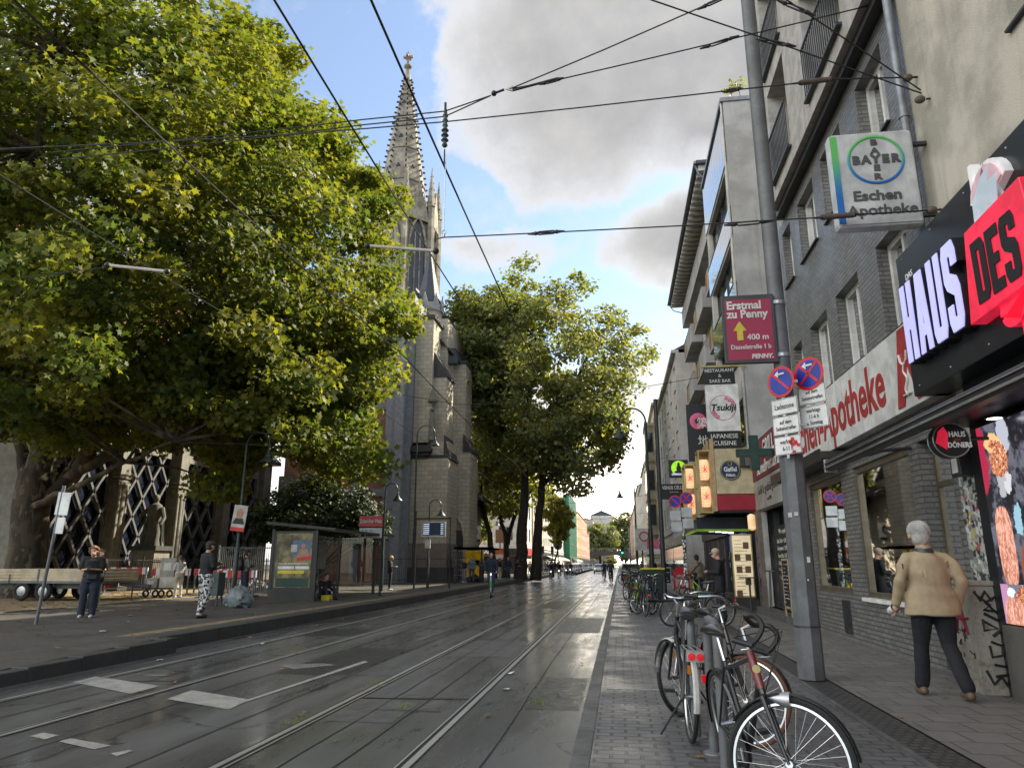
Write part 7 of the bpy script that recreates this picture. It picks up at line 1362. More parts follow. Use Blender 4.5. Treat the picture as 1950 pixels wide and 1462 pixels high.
# the old man walking away on the right
OM=dict(WALK); OM.update(kL=(-.11,.12,.51),aL=(-.13,.20,.09),kR=(.12,.03,.50),aR=(.16,-.20,.11),eL=(-.285,-.06,1.15),wL=(-.33,.05,.90),eR=(.285,-.07,1.15),wR=(.27,.05,.90),sL=(-.20,0,1.39),sR=(.20,0,1.39),hd=(-.015,.07,1.60),nk=(-.005,.02,1.46),ch=(0,.02,1.29))
LO,RO,HO=(3.40,8.86,.10),R(-3),1.87
_om=person('old white haired man in a tan jacket walking away past the pharmacy',LO,RO,HO,OM,'tanjacket','denimblack','shoebrown','skin','hairgrey',vox=.010,coat=.155,fat=1.08,wide=1.08,big=1.13,wr=.026)
b=MB(); r=random.Random(4); hc=Vector(OM['hd'])+Vector((0,-.01,.045))
for _ in range(420):
    a0=r.uniform(0,6.28); a=a0+r.uniform(-.25,.25); e0=r.uniform(.05,.9); e1=e0+r.uniform(.5,1.2); P=[]
    if math.sin(a)>.55 and e1>1.3: continue
    for k in range(5):
        e=min(e0+(e1-e0)*k/4,2.35); rr=1.0+.05*k/4+r.uniform(0,.03); aa=a+.06*k; P.append(hc+Vector((.103*rr*math.sin(e)*math.cos(aa),.112*rr*math.sin(e)*math.sin(aa),.110*rr*math.cos(e))))
    b.tube(P,[.004,.0045,.004,.003,.001],4)
b.build('hair_strands','hairgrey',_om,True)
MB().lathe(BPV(OM,'nk')+Vector((0,0,-.045)),[(.098,0),(.094,.03),(.082,.055),(.07,.055)],18).build('collar','steel_dark',_om,True); MB().box(-.262,-.255,-.09,-.04,1.24,1.31).build('sleeve_patch','black',_om)
w=W2(LO,RO,HO,(-.36,.10,.84)); t=thing('white_mug','white enamel mug with dark rim held by the old man','mug',w); t.rotation_euler=(R(60),R(25),0); MB().lathe((0,0,-.05),[(.034,0),(.042,.01),(.044,.11),(.040,.11),(.038,.015)],18).build('cup','white',t,True); MB().ring((0,0,.06),(0,0,1),.043,.004,20,6).build('rim','black',t); MB().tube([(.04,0,.04),(.075,0,.03),(.075,0,-.02),(.04,0,-.03)],.006,6).build('handle','white',t,True)
# right sidewalk, further on
L1,R1=(2.50,19.4,.1),R(80)
person('man all in black with cream cap looking at his phone by the snack bar',L1,R1,1.80,{**PH,'hd':(0,.06,1.60)},'teeblack','denimblack','black','skin',None,vox=.014,wide=1.35,cap='capcream',hood=True,face=(0,1,-.35))
held(None,'phone held by the man in black with the cream cap',W2(L1,R1,1.8,(0,.36,1.22)),rz=R1)
L2,R2=(2.72,27.,.1),R(8); person('man in tan jacket walking away with a dark bag strap across his back',L2,R2,1.72,{**WALK},'brownjacket','darkjeans','shoebrown','skin','hairdark',vox=.016,coat=.06,fat=1.08); t=thing('crossbody_bag','dark crossbody bag worn by the walking man in the tan jacket','bag',W2(L2,R2,1.72,(-.17,-.12,1.0)),R2); MB().box(-.12,.12,-.05,.05,-.1,.1).build('pouch','black',t,bevel=.02); b=MB(); b.tube([(-.08,0,.1),(.1,-.03,.3),(.3,.0,.5)],.014,5); b.build('strap','black',t)
# left platform
L3,R3=(-12.82,16.5,.24),PI+.45; person('woman with curly ginger hair in black top and wide dark trousers typing on a phone',L3,R3,1.69,{**PH},'teeblack','navytop','shoewhite','skin','hairbrown',vox=.013,sleeve=.5,wide=1.25,fat=1.1,curly=True,face=(0,1,-.4)); held(None,'phone held by the ginger haired woman',W2(L3,R3,1.69,(0,.36,1.2)),rz=R3)
t=thing('belt_bag','small black belt bag on the ginger haired woman','bag',W2(L3,R3,1.69,(-.06,.17,.98)),R3); MB().box(-.11,.11,-.04,.04,-.06,.06).build('pouch','black',t,bevel=.02); MB().tube([(-.19,-.08,0),(-.1,0,0),(.1,0,0),(.19,-.08,0)],.012,5).build('belt','black',t)
L=(AY(181,1120,18.6).x,18.6,.24); person('second curly haired person half hidden behind the ginger haired woman',L,PI+1.2,1.66,{**PH},'teeblack','teeblack','black','skin','hairbrown',vox=.016,curly=True,sleeve=.5)
L4,R4=(-10.04,16.9,.24),R(-28); person('man in black cap, black jacket and black and white camouflage trousers looking at his phone',L4,R4,1.82,{**PH,'kL':(-.12,.06,.5),'aL':(-.14,.03,.085),'kR':(.12,.0,.5),'aR':(.15,-.16,.085),'wL':(-.04,.24,1.2),'wR':(.06,.27,1.22)},'teeblack','camo','black','skin','hairdark',vox=.012,wide=1.15,cap='black',fat=1.03); held(None,'phone held by the man in camouflage trousers',W2(L4,R4,1.82,(.02,.35,1.25)),rz=R4,m='white')
b=MB(); [b.lathe(W2(L4,R4,1.82,(x,y,0)),[(.075,.05),(.07,.33),(.06,.33)],12) for x,y in ((-.14,.03),(.15,-.16))]
L5,R5=(-13.3,24.9,.24),R(-35); person('young man in grey top and jeans with a black backpack seen from behind',L5,R5,1.76,{**PH,'eL':(-.26,-.02,1.15),'wL':(-.20,.2,1.05)},'greytop','darkjeans','shoewhite','skin','hairdark',vox=.014)
t=thing('backpack','black backpack worn by the young man in the grey top','backpack',W2(L5,R5,1.76,(0,-.2,1.22)),R5); lump((0,-.02,0),(.17,.12,.27),7,.1).build('pack','black',t,True); b=MB(); [b.tube([(s*.12,.02,-.2),(s*.13,.2,0),(s*.12,.1,.26),(s*.1,.0,.22)],.018,5) for s in (-1,1)]; b.build('straps','black',t,True); MB().box(-.06,.06,-.15,-.14,-.1,-.02).build('badge','redsign',t)
L6=(-16.9,26.6,.235); person('person in white striped shirt and pale trousers standing beside the hand cart',L6,R(60),1.60,{**PH},'whiteshirt','lightpants','shoewhite','skin','hairbrown',vox=.018)
SIT=dict(pel=(0,0,.12),ch=(0,.10,.46),nk=(0,.14,.63),hd=(0,.21,.76),sL=(-.19,.10,.58),sR=(.19,.10,.58),eL=(-.24,.30,.42),eR=(.24,.30,.42),wL=(-.10,.46,.42),wR=(.12,.50,.36),hL=(-.10,.04,.12),hR=(.10,.04,.12),kL=(-.16,.42,.48),kR=(.17,.44,.46),aL=(-.15,.56,.085),aR=(.18,.62,.085))
person('dark haired man in black t-shirt and shorts sitting on the ground at the shelter',(-10.75,25.9,.24),R(-125),1.80,SIT,'teeblack','navytop','black','skin','hairdark',vox=.014,sleeve=.5,face=(0,1,-.5))
person('blond woman dressed in black looking at her phone beside the grey church pier',(-11.15,35.1,.24),R(-75),1.66,{**PH},'teeblack','denimblack','shoewhite','skin','hairblond',vox=.018,hairlen=.12,thin_leg=.9,hood=True)
for i,(x,y,rz,h,kw,lab) in enumerate(((-10.6,50,R(150),1.62,dict(top='teeblack',trs='lilac',shoe='shoewhite',hair='hairblond',hairlen=.2,P=PH),'woman in black top and lilac trousers at the far shelter'),(-10.0,49.6,R(-170),1.80,dict(top='greytop',trs='jeans',shoe='black',hair='hairdark',coat=.08),'man in grey jacket and blue jeans at the far shelter'),(-9.5,50.6,R(170),1.68,dict(top='jeans',trs='black',shoe='black',hair='hairbrown',hairlen=.2,P=PH),'woman in denim jacket next to the black bags'),(-9.05,51,R(100),1.72,dict(top='navytop',trs='black',shoe='black',hair='hairdark'),'person in navy right of the denim jacket woman'),
 (-10.1,62,R(-100),1.75,dict(top='teeblack',trs='lightpants',shoe='shoewhite',hair='hairdark',P=PH),'man in black top and pale trousers near the forked tree'),(-8.9,59,R(185),1.80,dict(top='navytop',trs='jeans',shoe='black',hair='hairbrown'),'tall man in navy sweater before the thick trunk'),(-8.1,58.2,R(-80),1.62,dict(top='teeblack',trs='black',shoe='black',hair='hairdark',P=PH,sleeve=.5),'woman in black dress leaning by the thick trunk'))):
    P=kw.pop('P',{}); person(lab,(x,y,.24),rz,h,P,vox=.022,**kw)
pr=[person('first far pedestrian under the awnings at left, dark coat',(-12.2,96,.13),0.4,1.76,WALK,'navytop','black','black','skin','hairdark',vox=.03,group='far pedestrians under the left awnings'),person('second far pedestrian under the awnings at left, brown jacket',(-11.9,99,.13),2.8,1.7,WALK,'brownjacket','darkjeans','black','skin','hairbrown',vox=.03,group='far pedestrians under the left awnings'),person('third far pedestrian under the awnings at left, grey top',(-12.4,102,.13),3.3,1.72,{},'greytop','black','black','skin','hairdark',vox=.03,group='far pedestrians under the left awnings')]
bpy.context.view_layer.update()
ordn=('fourth','fifth','sixth','seventh','eighth','ninth','tenth','eleventh','twelfth','thirteenth','fourteenth','fifteenth')
r=random.Random(6)
for k in range(12): copy_tree(pr[k%3],(r.uniform(-12.6,-11.6),105+k*5.5,.13),r.uniform(0,6.3),'%s far pedestrian under the awnings at left, %s'%(ordn[k],('dark coat','brown jacket','grey top')[k%3]))
for k in range(6): copy_tree(pr[(k+1)%3],(r.uniform(2.9,3.9),54+k*13,.1),r.choice((0.,3.1)),'%s small pedestrian on the right sidewalk beyond the sign board'%('nearest','second','third','fourth','fifth','farthest')[k],group='far pedestrians on the right sidewalk')
# ================================================================ E-SCOOTER
mm('scooterwhite',(.6,.6,.58),.4); mm('scootergreen',(.10,.45,.08),.4)
LS=(-5.82,33.4,0); RS=PI+.12
t=thing('electric_scooter','white and green electric scooter on the left track, seen from the front','scooter',LS,RS); b=MB(); b.box(-.08,.08,-.45,.35,.13,.19); b.build('deck','scooterwhite',t,bevel=.02); b=MB(); b.tube([(0,.35,.16),(0,.50,.35),(0,.44,.6),(0,.36,1.12)],[.04,.04,.032,.028],8); b.build('stem','scooterwhite',t,True); MB().tube([(0,.47,.45),(0,.42,.75)],.045,8).build('battery_cover','scootergreen',t,True)
for y in (.55,-.52):
    w=MB().ring((0,y,.12),(1,0,0),.095,.028,20,8).build('wheel','rubber',t,True); MB().cyl((-.02,y,.12),(.02,y,.12),.05).build('hub','alu',w,True)
MB().tube([(-.27,.36,1.10),(-.1,.37,1.13),(.1,.37,1.13),(.27,.36,1.10)],.016,6).build('handlebar','black',t,True); MB().ball((0,.42,1.04),.03).build('headlight',mat('beam_white',(1,1,.95),.3,emit=5,var=0),t,True)
person('bald bearded man in black jacket and blue jeans riding the electric scooter',(LS[0],LS[1],.19),RS,1.80,dict(eL=(-.27,.06,1.16),wL=(-.25,.28,.95),eR=(.27,.06,1.16),wR=(.25,.28,.95),aL=(-.05,.12,.085),kL=(-.09,.08,.5),aR=(.05,-.18,.085),kR=(.09,-.04,.5)),'navytop','jeans','black','skin',None,vox=.014,coat=.02)
# ================================================================ BICYCLES
mm('framedark',(.02,.02,.022),.3,.2,coat=.5); mm('framered',(.16,.02,.022),.35,coat=.5); mm('framesilver',(.42,.42,.43),.3,.8); mm('tyrebrown',(.13,.06,.035),.8); mm('rimsilver',(.55,.55,.55),.25,.9); mm('fenderwhite',(.50,.49,.46),.4,dirt=.4); mm('saddleblack',(.012,.012,.013),.32,coat=.4); mm('reflector',(.65,.02,.03),.25,emit=.25); mm('amber',(.75,.25,.02),.3); mm('frameblue',(.03,.06,.13),.35); mm('framegreen',(.25,.35,.03),.4)
def sm(P,n=5):
    out=[]
    for i in range(len(P)-1):
        p0,p1,p2,p3=P[max(i-1,0)],P[i],P[i+1],P[min(i+2,len(P)-1)]
        for k in range(n): u=k/n; out.append(.5*((2*p1)+(p2-p0)*u+(2*p0-5*p1+4*p2-p3)*u*u+(3*p1-p0-3*p2+p3)*u**3))
    return out+[P[-1]]
def bicycle(label,loc,rz,steer=0.,lean=0.,frame='framedark',tyre='rubber',fend='framedark',bars='flat',rack=True,basket=False,headlamp=None,low=False,group='bicycles locked along the right kerb',spokes=28,badge=False,kick=True,grips='black',seg=44,twin=False,forkm=None):
    t=thing('bicycle',label,'bicycle',loc,rz,group); t.rotation_euler=(0,lean,rz)
    Rw=.35; ra=Vector((0,-.53,Rw)); fa=Vector((0,.55,Rw)); bb=Vector((0,-.11,.29)); st=Vector((0,-.26,.80)); sdl=Vector((0,-.31,.98)); ht=Vector((0,.33,.92)); hb=Vector((0,.39,.74)); ax=(ht-hb).normalized()
    Q=Matrix.Translation(hb)@Matrix.Rotation(steer,4,ax)@Matrix.Translation(-hb); T=lambda p: Q@Vector(p); 
    def wheel(c,axd,tag_):
        w=MB().ring(c,axd,Rw-.018,.019,seg,8).build('wheel',tyre,t,True); MB().ring(c,axd,Rw-.043,.013,seg,6,.9).build('rim','rimsilver',w,True); u=Vector(axd).normalized(); e=u.orthogonal().normalized(); f_=u.cross(e); b=MB()
        for k in range(spokes):
            a=2*PI*k/spokes; s=1 if k%2 else -1; a2=a+s*.55*(1 if (k//2)%2 else -1); b.tube([c+u*s*.028+(e*math.cos(a2)+f_*math.sin(a2))*.03,c+(e*math.cos(a)+f_*math.sin(a))*(Rw-.045)],.0007 if seg>40 else .0022,3,False)
        b.build('spokes','chrome',w); MB().cyl(c-u*.05,c+u*.05,.02,n=12).build('hub','chrome',w,True); return w
    wheel(ra,(1,0,0),'r'); fc=T(fa); fx=(Q.to_3x3()@Vector((1,0,0))); wheel(fc,fx,'f')
    b=MB(); 
    if low: b.tube([hb+Vector((0,0,.05)),Vector((0,.2,.42)),bb],.021,10); 
    else: b.tube([ht-ax*.03,st-Vector((0,0,.05))],.016,10); b.tube([hb+ax*.02,bb],.02,10)
    b.tube([bb,st],.016,10); b.tube([hb-ax*.02,ht+ax*.02],.022,12)
    for s in (-1,1): b.tube([bb+Vector((s*.03,0,0)),ra+Vector((s*.055,0,0))],.010,8); b.tube([st+Vector((s*.015,0,-.04)),ra+Vector((s*.055,0,0))],.008,8)
    b.build('frame',frame,t,True)
    if badge: MB().tube([hb-ax*.015,ht+ax*.015],.0245,14).build('head_tube','framered',t,True)
    b=MB(); cr=T(hb-ax*.06)
    for s in (-1,1): o=fx*s*.045; b.tube([cr+o*.6,cr+o,T(hb-ax*.06+(fa-hb)*.55)+o,fc+o*1.1],[.016,.017,.013,.009],8)
    b.tube([T(hb-ax*.08),T(hb)],.019,8); b.build('fork',forkm or frame,t,True)
    if badge: 
        nb=T(hb+ax*.09); q_=ax.cross(Vector((1,0,0))); nrm=Vector((0,.9,.3)).normalized(); MB().lathe(nb+nrm*.02,[(0,0),(.024,0),(.024,.004)],16,nrm).build('head_badge','goldtrim',t)
    b=MB(); b.tube([T(ht),T(ht+ax*.14),T(ht+ax*.16+Vector((0,.07,.01)))],[.014,.014,.016],8); b.build('stem','chrome',t,True); c=ht+ax*.16+Vector((0,.07,.01))
    if bars=='swept': P=[(-.30,-.24,.03),(-.28,-.12,.03),(-.2,0.0,.05),(-.1,.06,.02),(0,.0,0),(.1,.06,.02),(.2,0,.05),(.28,-.12,.03),(.30,-.24,.03)]
    elif bars=='drop': P=[(-.2,-.06,-.12),(-.21,.04,-.13),(-.21,.1,-.04),(-.2,.06,.02),(-.19,.0,.02),(0,0,0),(.19,.0,.02),(.2,.06,.02),(.21,.1,-.04),(.21,.04,-.13),(.2,-.06,-.12)]
    else: P=[(-.30,-.05,.02),(-.12,0,0),(0,0,0),(.12,0,0),(.30,-.05,.02)]
    P=[T(c+Vector(p)) for p in P]; P=sm(P); hb_=MB().tube(P,.0115 if bars!='drop' else .016,8).build('handlebar','chrome' if bars=='swept' else 'black',t,True)
    for e_ in (0,-1):
        d=(P[e_]-P[1 if e_==0 else -2]).normalized(); MB().cyl(P[e_]-d*.11,P[e_]+d*.01,.0175,n=10).build('grip',grips,hb_,True)
        b=MB(); o=P[e_]-d*.12; b.tube([o,o+Vector((0,0,-.02))+(T(c)-o)*.05,o+d*.09+Vector((0,0,-.045))],.005,5); b.build('brake_lever','chrome',hb_,True)
    b=MB()
    for s,e_ in ((-1,1),(1,-2)): 
        o=P[e_]; b.tube([o,o+Vector((0,0,.02))+fx*s*.02,T(c+Vector((s*.05,.16,-.02))),T(c+Vector((s*.02,.13,-.16))),cr],.0028,5)
    b.build('brake_cables','black',t,True)
    b=MB(); b.tube([st-Vector((0,0,.02)),sdl-Vector((0,0,.03))],.0135,8); b.build('seat_post','chrome',t,True)
    b=MB(); z=sdl.z; Y0=sdl.y
    rows=[(-.13,.075,.012,.0),(-.11,.085,.035,.012),(-.04,.072,.035,.01),(.03,.040,.03,.0),(.10,.022,.026,-.004),(.145,.014,.018,-.012)]
    for yy,hw,th,dz in rows:
        pass
    o=len(b.v); n=12
    for yy,hw,th,dz in rows:
        for k in range(n): a=2*PI*k/n; b.v.append((hw*math.cos(a),Y0+yy,z+dz+(th if math.sin(a)>0 else th*.9)*math.sin(a)))
    for i in range(len(rows)-1):
        for k in range(n): l=(k+1)%n; b.f.append((o+i*n+k,o+i*n+l,o+(i+1)*n+l,o+(i+1)*n+k)); b.m.append(0)
    b.f.append(tuple(o+k for k in range(n))); b.m.append(0); b.f.append(tuple(o+(len(rows)-1)*n+k for k in range(n))[::-1]); b.m.append(0); b.build('saddle','saddleblack',t,True)
    if fend:
        for c_,A,B_,fr,nm in ((ra,-30,190,False,'rear'),(fa,10,150,True,'front')):
            b=MB(); pr_=None; N=18; wd=.028
            for k in range(N+1):
                a=R(A+(B_-A)*k/N); rr=Rw+.018; cc=c_+Vector((0,rr*math.cos(a),rr*math.sin(a))); o_=c_+Vector((0,(rr-.012)*math.cos(a),(rr-.012)*math.sin(a))); row=[o_+Vector((-wd,0,0)),cc+Vector((-wd*.5,0,0)),cc+Vector((wd*.5,0,0)),o_+Vector((wd,0,0))]
                if fr: row=[T(q_) for q_ in row]
                if pr_:
                    for j in range(3): b.quad(pr_[j],row[j],row[j+1],pr_[j+1])
                pr_=row
            b.build('mudguard',fend,t,True)
    if rack:
        b=MB(); [b.tube([Vector((s*.05,-.36,.74)),Vector((s*.06,-.80,.74))],.006,6) for s in (-1,0,1)]; [b.tube([Vector((s*.06,-.74,.74)),Vector((s*.065,-.53,.36))],.005,5) for s in (-1,1)]; b.tube([(-.06,-.80,.74),(.06,-.80,.74)],.006,5); b.tube([(-.06,-.4,.74),(.06,-.4,.74)],.006,5); b.build('rack','steel_dark' if not twin else 'alu',t,True)
    if twin:
        for s in (-1,1): MB().lathe(Vector((s*.034,-.83,.70)),[(0,0),(.03,0),(.03,.012),(0,.014)],14,(0,-1,0)).build('tail_light','reflector',t)
        MB().box(-.075,.075,-.83,-.815,.66,.74).build('light_bracket','alu',t)
    else: MB().box(-.03,.03,-.90,-.885,.56,.62).build('tail_light','reflector',t,bevel=.004)
    if headlamp: q_=T(hb+Vector((0,.09,-.06))); d=(Q.to_3x3()@Vector((0,1,0))).normalized(); MB().lathe(q_,[(.012,-.05),(.022,-.02),(.042,.04),(.045,.075),(.0,.078)],16,d).build('headlight',headlamp,t,True)
    b=MB(); b.lathe(bb+Vector((.045,0,0)),[(.02,0),(.085,0),(.088,.004),(.02,.004)],28,(1,0,0)); b.build('chainring','steel_dark',t,True); 
    for s in (-1,1):
        e_=bb+Vector((s*.085,.10*s,-.13*s*.4)); k_=MB().tube([bb+Vector((s*.055,0,0)),e_],.010,8).build('crank','alu',t,True); MB().box(min(s*.09,s*.18),max(s*.09,s*.18),e_.y-.035,e_.y+.035,e_.z-.012,e_.z+.012).build('pedal','black',k_)
    if kick: MB().tube([bb+Vector((-.03,-.08,-.02)),Vector((-.22,-.30,.0))],.010,6).build('kickstand','black',t,True)
    if basket:
        b=MB(); c0=T(ht+Vector((0,.20,-.02)))
        for k in range(12): a=2*PI*k/12; b.tube([c0+Vector((.13*math.cos(a),.10*math.sin(a),-.12)),c0+Vector((.17*math.cos(a),.13*math.sin(a),.10))],.004,4)
        for z_,q_ in ((-.12,.13),(0,.15),(.1,.17)): b.ring(c0+Vector((0,0,z_)),(0,0,1),q_,.005,16,5)
        b.build('basket','black',t)
    for w_,c_ in (('r',ra),('f',fc)): 
        if twin: MB().box(c_.x-.012,c_.x+.012,c_.y+.05,c_.y+.09,c_.z+.17,c_.z+.24).build('spoke_reflector','amber',t)
    return t
bicycle('black bicycle nearest the camera with dark red head tube, front wheel turned sideways',(.845,5.08,.075),PI+.16,R(62),R(-7) if False else R(9),'framedark','rubber','saddleblack','drop',headlamp='alu',badge=True,forkm='framedark',rack=False,spokes=32,kick=False,seg=64)
bicycle('dark bicycle with brown tyres and silver swept handlebars behind the nearest one',(.96,7.02,.075),PI+.10,R(58),R(8),'framedark','tyrebrown','framedark','swept',rack=True,spokes=32,seg=56,low=True)
bicycle('bicycle seen from the rear with white mudguard and twin red tail lights',(.50,7.1,.075),R(3),R(20),R(3),'framedark','rubber','fenderwhite','flat',twin=True,spokes=30,seg=56)
bicycle('silver handlebar bicycle locked behind the second rack hoop',(.62,8.3,.075),R(170),R(-30),R(-5),'framesilver','rubber','framedark','swept',spokes=24,low=True)
def hoop(lab,x,y0,y1,z=1.02):
    t=thing('bike_rack_hoop',lab,'bike rack',(x,y0,.07),group='bike rack hoops on the strip'); d=y1-y0; b=MB(); P=[(0,0,0),(0,0,z-.16)]+[(0,.16-.16*math.cos(a),z-.16+.16*math.sin(a)) for a in np.linspace(.2,PI/2,6)]+[(0,d-.16+.16*math.sin(a),z-.16+.16*math.cos(a)) for a in np.linspace(0,PI/2-.2,6)]+[(0,d,z-.16),(0,d,0)]; b.tube(P,.037,14); b.build('hoop','pole_grey',t,True); b=MB(); b.lathe((0,0,0),[(.085,0),(.085,.008),(.05,.012)],20); b.lathe((0,d,0),[(.085,0),(.085,.008),(.05,.012)],20); b.build('base_plates','alu',t,True)
hoop('nearest dark steel rack hoop beside the black bicycle',.68,5.62,6.28,1.0); hoop('second dark steel rack hoop between the two close bicycles',.60,6.8,7.5,1.0)
for k in range(8): hoop(('first','second','third','fourth','fifth','sixth','seventh','eighth')[k]+' small far rack hoop in the row of parked bicycles',.75,21.2+k*3.4,21.9+k*3.4,.85)
protos=[bicycle('black city bicycle at the near end of the far row, leaning left',(.55,21.7,.075),R(12),R(25),R(4),'framedark',bars='flat',spokes=16,seg=28),bicycle('blue bicycle with basket second in the far row',(.95,22.6,.075),R(170),R(-20),R(-4),'frameblue',bars='swept',basket=True,spokes=16,seg=28,low=True),bicycle('yellow green bicycle third in the far row',(.45,23.4,.075),R(-14),R(30),R(5),'framegreen',bars='drop',rack=False,fend=None,spokes=16,seg=28)]
bpy.context.view_layer.update(); r=random.Random(12)
on=('fourth','fifth','sixth','seventh','eighth','ninth','tenth','eleventh','twelfth','thirteenth','fourteenth','fifteenth','sixteenth','seventeenth','eighteenth','nineteenth','twentieth','twenty-first','twenty-second')
for k in range(19):
    c=copy_tree(protos[(k*2)%3],(r.uniform(.25,1.15),24.4+k*1.75,.075),r.choice((0,PI))+r.uniform(-.5,.5),on[k]+' bicycle along the far row counted from the camera'); c.rotation_euler[1]=r.uniform(-.12,.12)
c=copy_tree(protos[0],(1.7,17.6,.1),R(95),'bicycle parked across the sidewalk behind the man in black'); c=copy_tree(protos[2],(2.25,22.8,.1),R(10),'bicycle locked to the sticker covered post')
# riders
RIDE=dict(pel=(0,-.25,1.0),ch=(0,-.03,1.33),nk=(0,.02,1.49),hd=(0,.08,1.63),sL=(-.19,0,1.44),sR=(.19,0,1.44),eL=(-.25,.12,1.22),eR=(.25,.12,1.22),wL=(-.25,.32,1.10),wR=(.25,.32,1.10),hL=(-.1,-.25,.96),hR=(.1,-.25,.96),kL=(-.13,.10,.78),kR=(.13,.02,.56),aL=(-.12,-.02,.42),aR=(.12,-.05,.20))
for k,(x,y,rz,tp,tr,lab) in enumerate(((-5.9,64.2,PI,'navytop','black','first waiting cyclist in navy at the left track'),(-5.75,71,PI+.1,'teeblack','greypants','second waiting cyclist in black at the left track'),(-5.6,78.5,PI-.1,'brownjacket','black','third waiting cyclist in tan jacket at the left track'),(-5.6,85,PI,'black','black','fourth waiting cyclist in dark clothes at the left track'),(-.72,59,0.,'black','black','dark cyclist riding away in the middle of the glare'),(-1.5,72,.05,'navytop','black','smaller cyclist just left of the dark cyclist riding away'))):
    c=copy_tree(protos[(0,2,1,0,0,2)[k]],(x,y,0),rz,'bicycle of the '+lab.split(' at ')[0].split(' riding')[0].split(' just')[0],group='ridden bicycles'); c.rotation_euler[1]=0
    if y<86 and x<-5: tt=thing('headlight_glow_lamp','white bicycle lamp of the '+lab.split(' at ')[0],'lamp',(x,y-.62,.85)); MB().ball((0,0,0),.05).build('lens','beam_white' if 'beam_white' in M else MATS['beam_white'],tt,True)
    person(lab,(x,y,0),rz,1.75,RIDE,tp,tr,'black','skin','hairdark',vox=.03)
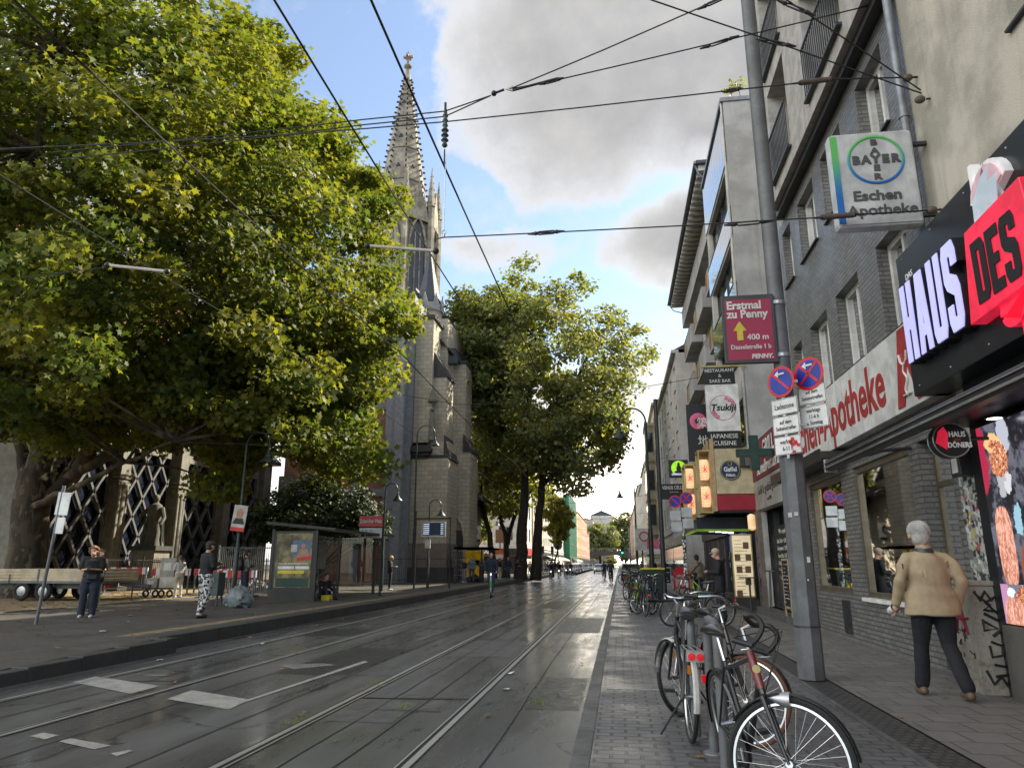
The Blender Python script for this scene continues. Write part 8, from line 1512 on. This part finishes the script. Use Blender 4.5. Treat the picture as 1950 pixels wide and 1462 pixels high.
# ================================================================ CARS
mm('carglass',(.03,.035,.04),.06,spec=.9); mm('carwhite',(.62,.62,.62),.25,coat=1.); mm('carsilver',(.32,.34,.35),.25,.5,coat=1.); mm('cardark',(.03,.032,.036),.2,.2,coat=1.); mm('carblue',(.05,.09,.15),.25,.3,coat=1.)
def car(label,loc,rz,paint,van=False,lights=False,group='cars parked along the left kerb'):
    t=thing('parked_car' if not lights else 'moving_car',label,'car',loc,rz,group); h=1.0 if not van else 1.35
    lo=[(-2.15,.42),(-2.2,.62),(-2.12,.92),(-1.9,1.0),(1.2,.98),(1.9,.86),(2.12,.70),(2.15,.42),(1.95,.26),(-1.95,.26)]
    b=MB(); W_=.86
    def ring_(x,s,k): return [(x*s,y*k,z) for y,z in lo]
    secs=[ring_(-W_,.94,.985),ring_(-W_,1,1),ring_(W_,1,1),ring_(W_,.94,.985)]
    secs[0]=[(-W_*1.0,y*.97,z-.02 if z>.5 else z+.03) for y,z in lo]; secs[1]=[(-W_*.93,y,z) for y,z in lo]; secs[2]=[(W_*.93,y,z) for y,z in lo]; secs[3]=[(W_*1.0,y*.97,z-.02 if z>.5 else z+.03) for y,z in lo]
    n=len(lo); V=[p for s_ in secs for p in s_]; F=[tuple(range(n))[::-1],tuple(range(3*n,4*n))]+[(i*n+k,i*n+(k+1)%n,(i+1)*n+(k+1)%n,(i+1)*n+k) for i in range(3) for k in range(n)]; b.add(V,F); b.build('body',paint,t,bevel=.03,smooth=False,fixn=True)
    top=1.45 if not van else 1.85; cab=[(-1.95,.97),(-1.55,top-.05),(-1.2,top),(.15,top),(.55,top-.08),(1.25,.96)]
    b=MB(); s0=[(-.78,y,z) if z<1.1 else (-.62,y,z) for y,z in cab]; s1=[(.78,y,z) if z<1.1 else (.62,y,z) for y,z in cab]; m_=len(cab); b.add(s0+s1,[tuple(range(m_))[::-1],tuple(range(m_,2*m_))]+[(k,(k+1)%m_,(k+1)%m_+m_,k+m_) for k in range(m_)]); b.build('windows','carglass',t,fixn=True)
    b=MB(); b.add([(-.62,-1.52,top-.03),(.62,-1.52,top-.03),(.62,-1.2,top+.012),(-.62,-1.2,top+.012),(.62,.15,top+.012),(-.62,.15,top+.012),(.63,.52,top-.06),(-.63,.52,top-.06)],((0,1,2,3),(3,2,4,5),(5,4,6,7))); 
    for s in (-1,1):
        for (y,z),(y2,z2) in (((1.25,.97),(.52,top-.06)),((-.2,.98),(-.2,top)),((-1.95,.98),(-1.53,top-.03))): b.tube([(s*.79,y,z),(s*.63,y2,z2)],.035,5)
    b.build('roof',paint,t)
    for y in (-1.35,1.32):
        for s in (-1,1): w=MB().ring((s*.78,y,.31),(1,0,0),.225,.085,20,8).build('wheel','rubber',t,True); MB().lathe((s*.80,y,.31),[(0,.03),(.17,.02),(.19,-.02)],14,(s,0,0)).build('rim','alu',w,True)
    for s in (-1,1):
        MB().ball((s*.62,2.02,.68),(.16,.10,.08),10,6).build('headlight',MATS['beam_white'] if lights else 'chrome',t,True); MB().box(min(s*.5,s*.8),max(s*.5,s*.8),-2.2,-2.14,.66,.82).build('tail_light','redsign',t,bevel=.01); MB().ob((s*.92,.75,1.0),(.16,.1,.12)).build('mirror',paint,t,bevel=.02)
    MB().box(-.45,.45,2.1,2.16,.36,.5).build('grille','black',t); MB().box(-.26,.26,2.14,2.18,.5,.6).build('number_plate','white',t); return t
cp=[car('silver car nearest in the row parked at the left kerb',(-6.75,103,0),PI,'carsilver'),car('white car second in the row parked at the left kerb',(-6.85,109,0),PI,'carwhite'),car('dark car third in the row parked at the left kerb',(-6.9,115,0),PI,'cardark'),car('blue car fourth in the row parked at the left kerb',(-6.95,121,0),PI,'carblue')]
bpy.context.view_layer.update()
for k in range(12): copy_tree(cp[(k*3+1)%4],(-7.0-k*.02,127+k*6.2,0),PI,'%s car in the row parked at the left kerb'%('fifth','sixth','seventh','eighth','ninth','tenth','eleventh','twelfth','thirteenth','fourteenth','fifteenth','sixteenth')[k])
car('white car driving towards the camera with lit headlights in the middle of the street',(-3.35,122,0),PI,'carwhite',lights=True,group='cars driving on the tracks')
c=copy_tree(cp[1],(-3.5,140,0),PI,'white car driving behind the leading white car',group='cars driving on the tracks'); c.name='moving_car.001'; c=copy_tree(cp[0],(-3.4,158,0),PI,'third car driving down the street, silver',group='cars driving on the tracks'); c.name='moving_car.002'
for k in range(8): copy_tree(cp[(0,1,0,2,1,0,3,1)[k]],(.95,66+k*6.5,.07),0.,'%s car parked at the right kerb beyond the bicycles'%('first','second','third','fourth','fifth','sixth','seventh','eighth')[k],group='cars parked along the right kerb')

bpy.data.scenes.remove(TS)
